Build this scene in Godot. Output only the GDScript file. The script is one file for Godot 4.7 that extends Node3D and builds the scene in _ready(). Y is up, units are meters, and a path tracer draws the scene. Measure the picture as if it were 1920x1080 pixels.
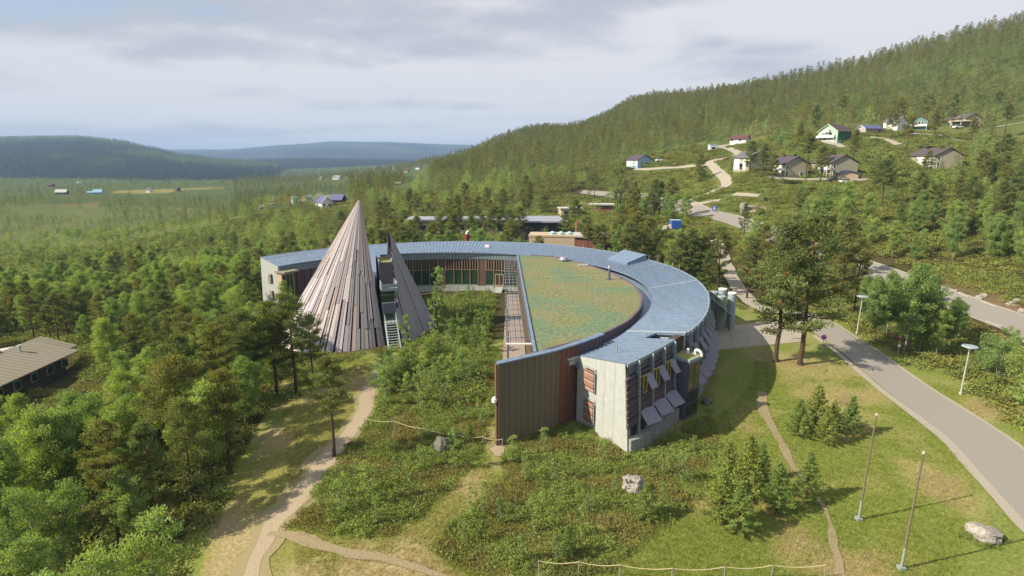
extends Node3D
# A drone's view of a ring-shaped timber and zinc building with a plank-clad cone, in a birch and pine forest under a hill.

const EYE := 25.0            # camera height over the lawn
const FOCAL := 1090.0        # focal length in pixels of the 1920 x 1080 photograph
const HORIZON := 303.0

var rng := RandomNumberGenerator.new()
var taken := {}
var M := {}
var tilt := 0.0

# ---------------------------------------------------------------- mesh building
class MB:
	var v := PackedVector3Array()
	var c := PackedColorArray()
	func tri(a: Vector3, b: Vector3, d: Vector3, k := Color.WHITE) -> void:
		v.append(a); v.append(b); v.append(d)
		c.append(k); c.append(k); c.append(k)
	func quad(a: Vector3, b: Vector3, d: Vector3, e: Vector3, k := Color.WHITE) -> void:
		tri(a, b, d, k); tri(a, d, e, k)
	# eight corners: bottom 0..3 and top 4..7, both counter-clockwise seen from above
	func hexa(p: Array, k := Color.WHITE) -> void:
		quad(p[4], p[7], p[6], p[5], k)
		quad(p[0], p[1], p[2], p[3], k)
		for i in 4:
			var j := (i + 1) % 4
			quad(p[i], p[i + 4], p[j + 4], p[j], k)
	func box(x: Transform3D, s: Vector3, k := Color.WHITE) -> void:
		var h := s * 0.5
		var p := []
		for y in [-1.0, 1.0]:
			for q in [Vector2(-1, 1), Vector2(1, 1), Vector2(1, -1), Vector2(-1, -1)]:
				p.append(x * Vector3(q.x * h.x, y * h.y, q.y * h.z))
		hexa(p, k)
	func at(p: Vector3, s: Vector3, k := Color.WHITE) -> void:
		box(Transform3D(Basis(), p), s, k)
	func tube(a: Vector3, b: Vector3, r0: float, r1: float, n := 6, k := Color.WHITE, caps := false) -> void:
		var d := (b - a).normalized()
		var s := d.cross(Vector3(0.31, 0.2, 0.93) if absf(d.y) > 0.9 else Vector3.UP).normalized()
		var t := d.cross(s)
		for i in n:
			var a0 := TAU * i / n
			var a1 := TAU * (i + 1) / n
			var e0 := s * cos(a0) + t * sin(a0)
			var e1 := s * cos(a1) + t * sin(a1)
			quad(a + e0 * r0, a + e1 * r0, b + e1 * r1, b + e0 * r1, k)
			if caps:
				tri(b, b + e0 * r1, b + e1 * r1, k)
				tri(a, a + e1 * r0, a + e0 * r0, k)
	func rod(pts: Array, r0: float, r1: float, n := 6, k := Color.WHITE) -> void:
		for i in pts.size() - 1:
			var f0 := float(i) / (pts.size() - 1)
			var f1 := float(i + 1) / (pts.size() - 1)
			tube(pts[i], pts[i + 1], lerpf(r0, r1, f0), lerpf(r0, r1, f1), n, k, i == pts.size() - 2)
	func mesh(m: Material = null) -> ArrayMesh:
		var n := PackedVector3Array()
		n.resize(v.size())
		for i in range(0, v.size(), 3):
			var w := (v[i + 2] - v[i]).cross(v[i + 1] - v[i]).normalized()
			n[i] = w; n[i + 1] = w; n[i + 2] = w
		var a := []
		a.resize(Mesh.ARRAY_MAX)
		a[Mesh.ARRAY_VERTEX] = v
		a[Mesh.ARRAY_NORMAL] = n
		a[Mesh.ARRAY_COLOR] = c
		var out := ArrayMesh.new()
		out.add_surface_from_arrays(Mesh.PRIMITIVE_TRIANGLES, a)
		if m:
			out.surface_set_material(0, m)
		return out

func grid_mesh(p: PackedVector3Array, col: PackedColorArray, nu: int, nv: int, m: Material) -> ArrayMesh:
	# rows of nu points, smooth normals facing up
	var n := PackedVector3Array()
	n.resize(p.size())
	for j in nv:
		for i in nu:
			var du := p[j * nu + mini(i + 1, nu - 1)] - p[j * nu + maxi(i - 1, 0)]
			var dv := p[mini(j + 1, nv - 1) * nu + i] - p[maxi(j - 1, 0) * nu + i]
			var w := dv.cross(du)
			if w.y < 0.0:
				w = -w
			n[j * nu + i] = w.normalized()
	var idx := PackedInt32Array()
	for j in nv - 1:
		for i in nu - 1:
			var a := j * nu + i
			for t in [[a, a + 1, a + nu + 1], [a, a + nu + 1, a + nu]]:
				var up := (p[t[2]] - p[t[0]]).cross(p[t[1]] - p[t[0]]).y
				idx.append(t[0])
				idx.append(t[1] if up >= 0.0 else t[2])
				idx.append(t[2] if up >= 0.0 else t[1])
	var arr := []
	arr.resize(Mesh.ARRAY_MAX)
	arr[Mesh.ARRAY_VERTEX] = p
	arr[Mesh.ARRAY_NORMAL] = n
	if col.size():
		arr[Mesh.ARRAY_COLOR] = col
	arr[Mesh.ARRAY_INDEX] = idx
	var out := ArrayMesh.new()
	out.add_surface_from_arrays(Mesh.PRIMITIVE_TRIANGLES, arr)
	out.surface_set_material(0, m)
	return out

# ---------------------------------------------------------------- nodes
func numbered(called: String) -> String:
	if not taken.has(called):
		taken[called] = 0
		return called
	taken[called] += 1
	return "%s_%03d" % [called, taken[called]]

func tag(o: Node, label := "", category := "", group := "", kind := "") -> Node:
	if label: o.set_meta("label", label)
	if category: o.set_meta("category", category)
	if group: o.set_meta("group", group)
	if kind: o.set_meta("kind", kind)
	return o

func thing(called: String, at := Vector3.ZERO, turn := 0.0) -> Node3D:
	var o := Node3D.new()
	o.name = numbered(called)
	add_child(o)
	o.position = at
	o.rotation.y = turn
	return o

func obj(called: String, mesh: Mesh, parent: Node = null, mat: Material = null) -> MeshInstance3D:
	var o := MeshInstance3D.new()
	o.mesh = mesh
	if mat:
		o.material_override = mat
	if parent == null:
		o.name = numbered(called)
		add_child(o)
	else:
		var n := called
		var key := "%d/%s" % [parent.get_instance_id(), called]
		if taken.has(key):
			taken[key] += 1
			n = "%s_%03d" % [called, taken[key]]
		else:
			taken[key] = 0
		o.name = n
		parent.add_child(o, true)
	return o

func part(called: String, b: MB, mat: Material, parent: Node = null) -> MeshInstance3D:
	return obj(called, b.mesh(mat), parent)

func struct(called: String, mesh: Mesh) -> MeshInstance3D:
	var o := obj(called, mesh)
	o.set_meta("kind", "structure")
	return o

func copies(called: String, mesh: Mesh, xf: Array, cols: Array, parent: Node = null) -> MultiMeshInstance3D:
	var mm := MultiMesh.new()
	mm.transform_format = MultiMesh.TRANSFORM_3D
	mm.use_colors = cols.size() > 0
	mm.mesh = mesh
	mm.instance_count = xf.size()
	for i in xf.size():
		mm.set_instance_transform(i, xf[i])
		if cols.size():
			mm.set_instance_color(i, cols[i])
	var o := MultiMeshInstance3D.new()
	o.multimesh = mm
	o.name = numbered(called)
	o.set_meta("kind", "stuff")
	(parent if parent else self).add_child(o)
	return o

# ---------------------------------------------------------------- materials (linear base colours)
func lin(r: float, g: float, b: float) -> Color:
	return Color(r, g, b).linear_to_srgb()

func mat(called: String, k: Color, rough := 0.8, spec := 0.4) -> StandardMaterial3D:
	var m := StandardMaterial3D.new()
	m.resource_name = called
	m.albedo_color = k.linear_to_srgb()
	m.roughness = rough
	m.metallic_specular = spec
	m.cull_mode = BaseMaterial3D.CULL_DISABLED
	M[called] = m
	return m

func noise_tex(seed_: int, freq: float, lo: float, hi: float, size := 512, octaves := 5, type := FastNoiseLite.TYPE_SIMPLEX_SMOOTH) -> NoiseTexture2D:
	var n := FastNoiseLite.new()
	n.seed = seed_
	n.noise_type = type
	n.frequency = freq
	n.fractal_octaves = octaves
	n.fractal_gain = 0.55
	var t := NoiseTexture2D.new()
	t.width = size
	t.height = size
	t.seamless = true
	t.noise = n
	var g := Gradient.new()
	g.set_color(0, Color(lo, lo, lo))
	g.set_color(1, Color(hi, hi, hi))
	t.color_ramp = g
	return t

func textured(m: StandardMaterial3D, t: Texture2D, scale: Vector3, world := false) -> StandardMaterial3D:
	m.albedo_texture = t
	m.uv1_triplanar = true
	m.uv1_world_triplanar = world
	m.uv1_scale = scale
	return m

func leafy(called: String, k: Color, through := 0.5) -> StandardMaterial3D:
	var m := mat(called, k, 0.75, 0.25)
	m.vertex_color_use_as_albedo = true
	m.backlight_enabled = true
	m.backlight = Color(through, through, through * 0.55)
	return m

# ---------------------------------------------------------------- survey: from the photograph's bearings to places on the ground
func bearing(px: float, py: float) -> Vector3:
	var a := (px - 960.0) / FOCAL
	var b := (540.0 - py) / FOCAL
	return Vector3(a, -sin(tilt) + b * cos(tilt), -cos(tilt) - b * sin(tilt))

func level(px: float, py: float, y: float) -> Vector3:      # where that bearing meets height y
	var d := bearing(px, py)
	return Vector3(0, EYE, 0) + d * ((y - EYE) / d.y)

func deep(px: float, py: float, z: float) -> Vector3:       # where it meets the upright plane at z
	var d := bearing(px, py)
	return Vector3(0, EYE, 0) + d * (z / d.z)

func land(px: float, py: float) -> Vector3:                 # where it meets the ground
	var d := bearing(px, py)
	var o := Vector3(0, EYE, 0)
	var t0 := 4.0
	var t := 4.0
	while t < 9000.0:
		var p := o + d * t
		if p.y < gy(p.x, p.z):
			break
		t0 = t
		t *= 1.02
	for i in 24:
		var m := (t0 + t) * 0.5
		var p := o + d * m
		if p.y < gy(p.x, p.z): t = m
		else: t0 = m
	var q := o + d * t
	return Vector3(q.x, gy(q.x, q.z), q.z)

func seen(p: Vector3) -> Vector3:                           # pixel and depth of a place
	var dy := p.y - EYE
	var depth := -dy * sin(tilt) - p.z * cos(tilt)
	var v := dy * cos(tilt) - p.z * sin(tilt)
	if depth < 0.5:
		return Vector3(-9999, -9999, depth)
	return Vector3(960.0 + FOCAL * p.x / depth, 540.0 - FOCAL * v / depth, depth)

func poly(s: Array) -> PackedVector2Array:
	var out := PackedVector2Array()
	for i in range(0, s.size(), 2):
		out.append(Vector2(s[i], s[i + 1]))
	return out

func ground_poly(s: Array) -> PackedVector2Array:
	var out := PackedVector2Array()
	for i in range(0, s.size(), 2):
		var p := land(s[i], s[i + 1])
		out.append(Vector2(p.x, p.z))
	return out

func within(x: float, z: float, g: PackedVector2Array) -> bool:
	return Geometry2D.is_point_in_polygon(Vector2(x, z), g)

# ---------------------------------------------------------------- terrain: a smooth sheet through surveyed heights
var ctrl: Array = []          # Vector3 (u, v, height)
var weight := PackedFloat64Array()
var azs := PackedFloat32Array()
var rads := PackedFloat32Array()
var heights := PackedFloat32Array()
var rough_noise := FastNoiseLite.new()
const R0 := 5.0
const RK := 1.03
const NR := 250

func warp(x: float, z: float) -> Vector2:
	return Vector2(atan2(x, -z) * 1.5, log(maxf(Vector2(x, z).length(), R0) / 40.0))

func fix(x: float, z: float, y: float) -> void:
	var w := warp(x, z)
	ctrl.append(Vector3(w.x, w.y, y))

func fix_level(px: float, py: float, y: float) -> void:
	var p := level(px, py, y)
	fix(p.x, p.z, y)

func fix_deep(px: float, py: float, z: float) -> Vector3:
	var p := deep(px, py, z)
	fix(p.x, p.z, p.y)
	return p

func kern(a: float) -> float:
	return a * log(a + 1e-9)

func solve() -> void:
	var n := ctrl.size()
	var s := n + 3
	var a := []
	for i in s:
		var row := PackedFloat64Array()
		row.resize(s + 1)
		a.append(row)
	for i in n:
		var p: Vector3 = ctrl[i]
		for j in n:
			var q: Vector3 = ctrl[j]
			a[i][j] = kern((p.x - q.x) ** 2 + (p.y - q.y) ** 2)
		a[i][i] += 0.0006
		a[i][n] = 1.0; a[i][n + 1] = p.x; a[i][n + 2] = p.y
		a[n][i] = 1.0; a[n + 1][i] = p.x; a[n + 2][i] = p.y
		a[i][s] = p.z
	for k in s:
		var best := k
		for i in range(k + 1, s):
			if absf(a[i][k]) > absf(a[best][k]): best = i
		var tmp = a[k]; a[k] = a[best]; a[best] = tmp
		for i in range(k + 1, s):
			var f: float = a[i][k] / a[k][k]
			if f != 0.0:
				for j in range(k, s + 1):
					a[i][j] -= f * a[k][j]
	weight.resize(s)
	for k in range(s - 1, -1, -1):
		var t: float = a[k][s]
		for j in range(k + 1, s):
			t -= a[k][j] * weight[j]
		weight[k] = t / a[k][k]

func sheet(u: float, v: float) -> float:
	var n := ctrl.size()
	var y := weight[n] + weight[n + 1] * u + weight[n + 2] * v
	for j in n:
		var q: Vector3 = ctrl[j]
		var a := (u - q.x) * (u - q.x) + (v - q.y) * (v - q.y)
		y += weight[j] * a * log(a + 1e-9)
	return y

func fill_heights() -> void:
	var a := -180.0
	while a < 180.01:
		azs.append(deg_to_rad(a))
		a += 0.45 if absf(a + 0.2) < 58.0 else 4.0
	for j in NR:
		rads.append(R0 * RK ** j)
	rough_noise.seed = 5
	rough_noise.frequency = 0.012
	rough_noise.fractal_octaves = 4
	heights.resize(azs.size() * NR)
	for j in NR:
		var r := rads[j]
		var v := log(r / 40.0)
		for i in azs.size():
			var az := azs[i]
			var y := sheet(az * 1.5, v)
			if az > 0.0:
				var far := smoothstep(150.0, 420.0, r) * smoothstep(0.0, 0.35, az)
				y += rough_noise.get_noise_2d(r * sin(az), -r * cos(az)) * 6.0 * far
			heights[j * azs.size() + i] = maxf(y, -14.0)
	true_crest()

func true_crest() -> void:
	# bring the hill's crest line to the surveyed bearings (tree tops about 10 m above the ground)
	var line := [780.0, 302.0, 840.0, 288.0, 877.0, 277.0, 932.0, 252.0, 970.0, 239.0, 1020.0, 231.0, 1064.0, 235.0, 1097.0, 228.0, 1136.0, 207.0, 1180.0, 182.0, 1219.0, 173.0, 1302.0, 165.0, 1379.0, 157.0, 1412.0, 149.0, 1467.0, 136.0, 1523.0, 124.0, 1633.0, 99.0, 1688.0, 83.0, 1743.0, 66.0, 1799.0, 48.0, 1854.0, 35.0, 1920.0, 22.0, 2500.0, -120.0]
	var n := azs.size()
	for pass_ in 2:
		for i in n:
			var az := azs[i]
			if az < -0.16 or az > 0.95:
				continue
			var best := 9999.0
			var want := 0.0
			var r_best := 0.0
			for j in NR:
				if rads[j] < 300.0 or rads[j] > 3000.0: continue
				var q := seen(Vector3(rads[j] * sin(az), heights[j * n + i] + 10.0, -rads[j] * cos(az)))
				if q.y < best:
					best = q.y
					r_best = rads[j]
					var k := 0
					while k < line.size() - 4 and line[k + 2] < q.x: k += 2
					want = lerpf(line[k + 1], line[k + 3], clampf((q.x - line[k]) / (line[k + 2] - line[k]), 0.0, 1.0))
			var ease := smoothstep(-0.16, -0.08, az)
			for j in NR:
				var r := rads[j]
				if r < 300.0: continue
				var s := smoothstep(300.0, maxf(r_best, 620.0), r)
				heights[j * n + i] = maxf(heights[j * n + i] + (best - want) / FOCAL * minf(r, r_best * 1.3) * cos(az) * s * ease, -14.0)

func gy(x: float, z: float) -> float:
	var r := clampf(sqrt(x * x + z * z), R0, rads[NR - 1] * 0.99)
	var az := atan2(x, -z)
	var fj := log(r / R0) / log(RK)
	var j := mini(int(fj), NR - 2)
	var i := clampi(azs.bsearch(az) - 1, 0, azs.size() - 2)
	var fi := clampf((az - azs[i]) / (azs[i + 1] - azs[i]), 0.0, 1.0)
	var fr := clampf((r - rads[j]) / (rads[j + 1] - rads[j]), 0.0, 1.0)
	var n := azs.size()
	return lerpf(lerpf(heights[j * n + i], heights[j * n + i + 1], fi), lerpf(heights[(j + 1) * n + i], heights[(j + 1) * n + i + 1], fi), fr)

func on(x: float, z: float, up := 0.0) -> Vector3:
	return Vector3(x, gy(x, z) + up, z)

func _ready() -> void:
	rng.seed = 77
	tilt = atan((540.0 - HORIZON) / FOCAL)
	# camera
	var cam := Camera3D.new()
	cam.name = "camera"
	add_child(cam)
	cam.position = Vector3(0, EYE, 0)
	cam.rotation = Vector3(-tilt, 0, 0)
	cam.fov = rad_to_deg(2.0 * atan(540.0 / FOCAL))
	cam.near = 0.5
	cam.far = 20000.0
	cam.current = true
	# sky and air
	var env := Environment.new()
	env.background_mode = Environment.BG_SKY
	var sky := Sky.new()
	sky.sky_material = cloudy_sky()
	env.sky = sky
	env.background_energy_multiplier = 0.70
	env.ambient_light_source = Environment.AMBIENT_SOURCE_SKY
	env.tonemap_mode = Environment.TONE_MAPPER_LINEAR
	env.tonemap_exposure = 1.65
	env.fog_enabled = true
	env.fog_density = 0.00015
	env.fog_light_color = Color(0.58, 0.70, 0.87)
	env.sdfgi_enabled = true
	env.ssao_enabled = true
	env.ssil_enabled = true
	var we := WorldEnvironment.new()
	we.name = "world_environment"
	we.environment = env
	add_child(we)
	# sun: low from the left, a little behind the camera
	var sun := DirectionalLight3D.new()
	sun.name = "sun"
	sun.light_color = Color(1.0, 0.945, 0.85)
	sun.light_energy = 1.6
	sun.light_angular_distance = 0.5
	sun.shadow_enabled = true
	sun.directional_shadow_max_distance = 600.0
	add_child(sun)
	var el := deg_to_rad(37.0)
	sun.look_at_from_position(Vector3.ZERO, Vector3(cos(el) * 0.957, -sin(el), -cos(el) * 0.29), Vector3.UP)

	make_materials()
	survey_land()
	make_ground()
	make_hills()
	make_roads()
	make_ring()
	make_cone()
	make_houses()
	make_street()
	make_forest()
	make_heath()

func cloudy_sky() -> PanoramaSkyMaterial:
	var w := 2048
	var h := 1024
	var im := Image.create(w, h, false, Image.FORMAT_RGB8)
	im.fill(Color(0.68, 0.71, 0.73))
	var n := FastNoiseLite.new()
	n.seed = 21
	n.frequency = 0.30
	n.fractal_octaves = 7
	n.fractal_gain = 0.56
	var n2 := FastNoiseLite.new()
	n2.seed = 8
	n2.frequency = 0.11
	n2.fractal_octaves = 3
	for j in h / 2 + 1:
		var e := (0.5 - (j + 0.5) / h) * PI
		var up := maxf(sin(e), 0.0)
		var k := 1.0 / (up + 0.11)
		var ce := cos(e)
		var low := exp(-up * 9.0)
		for i in w:
			var a := ((i + 0.5) / w - 0.5) * TAU
			var x := ce * sin(a) * k
			var z := -ce * cos(a) * k
			var d := n.get_noise_2d(x * 0.8, z * 1.25) + 0.6 * (1.0 - low * 0.6) * n.get_noise_2d(x * 2.6 + 50.0 + 0.8 * n2.get_noise_2d(x * 6.0, z * 6.0), z * 3.0)
			var big := n2.get_noise_2d(x + 40.0, z * 1.3)
			var cover := smoothstep(-0.46, -0.02, d + big * 0.75 + 0.17)
			var shade := smoothstep(-0.05, 1.05, 0.5 + d * 1.9 + big * 1.0)
			var cloud := Color(0.705, 0.72, 0.765).lerp(Color(0.855, 0.855, 0.865), shade)
			var blue := Color(0.63, 0.71, 0.81).lerp(Color(0.78, 0.825, 0.86), low)
			var out := blue.lerp(cloud, cover)
			im.set_pixel(i, j, out.lerp(Color(0.835, 0.85, 0.87), low * 0.7))
	var m := PanoramaSkyMaterial.new()
	m.panorama = ImageTexture.create_from_image(im)
	return m

func make_materials() -> void:
	var g := mat("ground", Color(1, 1, 1), 0.95, 0.1)
	g.vertex_color_use_as_albedo = true
	textured(g, noise_tex(3, 0.03, 0.66, 1.0, 1024, 7), Vector3.ONE * 0.11, true)
	g.detail_enabled = true
	g.detail_blend_mode = BaseMaterial3D.BLEND_MODE_MUL
	g.detail_albedo = noise_tex(9, 0.03, 0.86, 1.0, 512, 4)
	g.detail_uv_layer = BaseMaterial3D.DETAIL_UV_1
	var f := mat("far_hill", Color(1, 1, 1), 0.95, 0.1)
	f.vertex_color_use_as_albedo = true
	textured(f, noise_tex(14, 0.03, 0.7, 1.0, 512, 5), Vector3.ONE * 0.01, true)
	textured(mat("gravel", Color(0.42, 0.35, 0.25), 0.95, 0.15), noise_tex(4, 0.03, 0.76, 1.0, 512, 6), Vector3.ONE * 0.4, true)
	textured(mat("asphalt", Color(0.262, 0.248, 0.222), 0.85, 0.3), noise_tex(5, 0.03, 0.93, 1.0, 512, 6), Vector3.ONE * 0.35, true)
	textured(mat("verge_stone", Color(0.42, 0.385, 0.32), 0.9, 0.2), noise_tex(6, 0.04, 0.75, 1.0, 512, 5), Vector3.ONE * 0.3, true)
	textured(mat("road_paint", Color(0.78, 0.77, 0.72), 0.7, 0.3), noise_tex(7, 0.06, 0.7, 1.0, 256, 4), Vector3.ONE * 0.5, true)
	textured(mat("sand", Color(0.52, 0.42, 0.30), 0.95, 0.1), noise_tex(8, 0.01, 0.8, 1.0, 256, 4), Vector3.ONE * 0.02, true)
	textured(mat("zinc", Color(0.218, 0.30, 0.425), 0.45, 0.5), noise_tex(10, 0.012, 0.76, 1.0, 512, 6), Vector3.ONE * 0.16)
	M.zinc.metallic = 0.2
	textured(mat("zinc_b", Color(0.228, 0.310, 0.432), 0.45, 0.5), M.zinc.albedo_texture, Vector3.ONE * 0.16)
	M.zinc_b.metallic = 0.2
	textured(mat("zinc_light", Color(0.32, 0.40, 0.46), 0.45, 0.5), noise_tex(10, 0.015, 0.84, 1.0, 256, 4), Vector3.ONE * 0.3)
	textured(mat("zinc_dark", Color(0.14, 0.155, 0.205), 0.4, 0.5), noise_tex(11, 0.02, 0.8, 1.0, 256, 4), Vector3.ONE * 0.3)
	textured(mat("concrete", Color(0.425, 0.455, 0.44), 0.85, 0.25), noise_tex(12, 0.012, 0.89, 1.0, 512, 6), Vector3(0.35, 0.16, 0.35))
	textured(mat("concrete_dark", Color(0.33, 0.345, 0.33), 0.88, 0.25), noise_tex(12, 0.012, 0.75, 1.0, 512, 6), Vector3(0.35, 0.16, 0.35))
	var grain := noise_tex(13, 0.02, 0.78, 1.0, 512, 5)
	for w in [["wood_grey", 0.36, 0.345, 0.36], ["wood_pale", 0.61, 0.565, 0.56], ["wood_warm", 0.52, 0.43, 0.40], ["wood_brown", 0.165, 0.105, 0.085], ["wood_purple", 0.165, 0.135, 0.165],
			["wood_red", 0.235, 0.115, 0.08], ["wood_dark", 0.085, 0.072, 0.062], ["wood_olive", 0.215, 0.18, 0.125], ["wood_olive_pale", 0.24, 0.20, 0.14], ["wood_frame", 0.36, 0.27, 0.165], ["wood_yellow", 0.50, 0.43, 0.14], ["wood_mauve", 0.10, 0.075, 0.11], ["wood_terracotta", 0.40, 0.235, 0.17], ["wood_lilac", 0.40, 0.36, 0.43], ["wood_rose", 0.50, 0.405, 0.385]]:
		textured(mat(w[0], Color(w[1], w[2], w[3]), 0.82, 0.25), grain, Vector3(2.2, 0.22, 2.2))
	var moss := mat("green_roof", Color(1, 1, 1), 0.95, 0.15)
	moss.vertex_color_use_as_albedo = true
	textured(moss, noise_tex(15, 0.02, 0.72, 1.0, 512, 6), Vector3.ONE * 0.16, true)
	mat("glass_dark", Color(0.025, 0.035, 0.035), 0.08, 0.6)
	mat("glass_green", Color(0.02, 0.045, 0.03), 0.07, 0.7)
	mat("glass_brown", Color(0.06, 0.04, 0.03), 0.12, 0.6)
	mat("glass_rust_reflection", Color(0.05, 0.042, 0.032), 0.15, 0.5)  # rusty reflection put into the glass colour
	mat("white", Color(0.75, 0.75, 0.72), 0.6, 0.4)
	mat("white_metal", Color(0.72, 0.73, 0.73), 0.35, 0.5)
	mat("steel", Color(0.40, 0.42, 0.41), 0.4, 0.5)
	mat("teal_steel", Color(0.25, 0.29, 0.265), 0.6, 0.3)
	mat("black", Color(0.02, 0.02, 0.022), 0.6, 0.4)
	mat("rope", Color(0.55, 0.48, 0.30), 0.9, 0.2)
	mat("sign_blue", Color(0.02, 0.06, 0.32), 0.5, 0.4)
	mat("sign_red", Color(0.45, 0.03, 0.03), 0.5, 0.4)
	mat("container_blue", Color(0.04, 0.12, 0.46), 0.5, 0.4)
	textured(mat("rock", Color(0.46, 0.43, 0.385), 0.9, 0.2), noise_tex(16, 0.015, 0.62, 1.0, 512, 6), Vector3.ONE * 0.45)
	textured(mat("rock_dark", Color(0.22, 0.215, 0.18), 0.9, 0.2), noise_tex(16, 0.015, 0.62, 1.0, 512, 6), Vector3.ONE * 0.45)
	var bk := mat("bark", Color(1, 1, 1), 0.92, 0.2)
	bk.vertex_color_use_as_albedo = true
	textured(bk, noise_tex(17, 0.04, 0.6, 1.0, 256, 5), Vector3(1.5, 0.6, 1.5))
	leafy("pine_a", Color(2.2, 2.2, 2.0), 0.9)
	leafy("pine_b", Color(2.45, 2.2, 1.85), 0.9)
	leafy("pine_c", Color(1.85, 2.0, 1.85), 0.9)
	leafy("birch_a", Color(2.75, 2.62, 2.7), 1.0)
	leafy("birch_b", Color(3.1, 2.8, 2.6), 1.0)
	leafy("birch_c", Color(2.3, 2.32, 2.4), 1.0)
	leafy("shrub", Color(2.35, 2.2, 1.9), 0.75)
	for h in [["paint_white", 0.70, 0.70, 0.66], ["paint_beige", 0.42, 0.40, 0.30], ["paint_mint", 0.40, 0.60, 0.45], ["paint_green", 0.05, 0.19, 0.10], ["paint_blue", 0.33, 0.52, 0.66], ["paint_teal", 0.20, 0.32, 0.30],
			["paint_grey", 0.46, 0.45, 0.42], ["paint_red", 0.26, 0.045, 0.045], ["paint_dark", 0.06, 0.052, 0.06], ["paint_sand", 0.52, 0.42, 0.31], ["paint_navy", 0.05, 0.08, 0.2], ["paint_brick", 0.26, 0.11, 0.09], ["paint_sky", 0.36, 0.58, 0.66]]:
		textured(mat(h[0], Color(h[1], h[2], h[3]), 0.75, 0.3), noise_tex(18, 0.03, 0.85, 1.0, 256, 4), Vector3(1.0, 0.3, 1.0)) if h[0] != "paint_white" else mat(h[0], Color(h[1], h[2], h[3]), 0.75, 0.3)
	for h in [["roof_brown", 0.085, 0.068, 0.07], ["roof_purple", 0.08, 0.06, 0.088], ["roof_blue", 0.10, 0.115, 0.22], ["roof_grey", 0.12, 0.115, 0.125], ["roof_olive", 0.235, 0.215, 0.165], ["roof_red", 0.11, 0.05, 0.058], ["roof_pale", 0.44, 0.44, 0.42], ["roof_zinc", 0.27, 0.29, 0.35]]:
		mat(h[0], Color(h[1], h[2], h[3]), 0.75, 0.3)

# ---------------------------------------------------------------- the land
var ridge_ground := []

func survey_land() -> void:
	# lawn and building plot, metres
	for p in ["0 -8 0", "0 -20 0", "20 -20 0", "-12 -25 0", "10 -47 0", "0 -48 0", "24 -37 0", "25 -60 0", "45 -63 0", "49 -60 0.2", "51 -83 .6", "35 -85 .3", "30 -110 .5", "-5 -60 -.2", "-5 -80 -.6",
			"-10 -100 -1.2", "-15 -120 -1.6", "10 -130 -.2", "-24 -77 -.9", "-40 -95 -1.9", "-46 -106 -2.3", "-17 -37 -.2", "-22 -55 -.6", "-30 -65 -1.6", "-38 -50 -3", "-32 -30 -3", "-60 -75 -6.2", "-75 -80 -7.2",
			"-62 -40 -6.5", "-100 -130 -8.5", "-60 -130 -4.8", "-150 -250 -9.8", "-60 -250 -5", "0 -165 .3", "60 -40 1", "90 -40 4", "70 20 3", "-60 20 -6", "0 30 0", "-400 -500 -13", "-200 -700 -13", "-600 -300 -13", "-150 -400 -11",
			"-800 -1500 -14", "-300 -1600 -14", "-1500 -800 -14", "100 -3000 -14", "-3000 -3000 -14", "-1000 -6000 -14", "0 -9000 -14"]:
		var n: PackedStringArray = p.split(" ")
		fix(float(n[0]), float(n[1]), float(n[2]))
	# along the roads and the houses: pixel and height
	for p in ["1905 600 1.5", "1650 515 2.6", "1500 462 5", "1390 420 8", "1235 377 9.5", "1268 424 7.4"]:
		var n: PackedStringArray = p.split(" ")
		fix_level(float(n[0]), float(n[1]), float(n[2]))
	# pixel and distance ahead
	for p in ["1581 334 200", "1490 334 202", "1420 322 210", "1750 322 205", "1550 264 255", "1625 257 262", "1690 252 265", "1810 245 270", "1915 232 285", "1385 265 300", "1197 316 290", "1335 278 290", "1345 345 215", "1560 412 150", "1750 400 150",
			"1900 400 140", "1080 386 250", "1000 440 190", "880 440 185", "553 379 320", "612 390 300", "700 392 280", "740 350 480", "780 318 900", "640 335 800"]:
		var n: PackedStringArray = p.split(" ")
		fix_deep(float(n[0]), float(n[1]), -float(n[2]))
	# the hill's crest, trees taken off, and the far side of it
	for p in ["2500 -120 420", "2150 -30 470", "1920 50 520", "1800 82 560", "1700 112 600", "1600 136 650", "1500 156 700", "1420 172 750", "1350 181 800", "1290 183 840", "1220 189 900", "1180 195 940", "1140 214 1000", "1110 230 1080", "1080 242 1150", "1030 245 1230", "980 250 1300", "940 267 1400", "890 284 1520", "830 299 1800"]:
		var n: PackedStringArray = p.split(" ")
		var q := fix_deep(float(n[0]), float(n[1]), -float(n[2]))
		fix(q.x * 1.45, q.z * 1.45, q.y - 14.0)
		fix(q.x * 3.5, q.z * 3.5, -10.0)
	solve()
	fill_heights()

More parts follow.
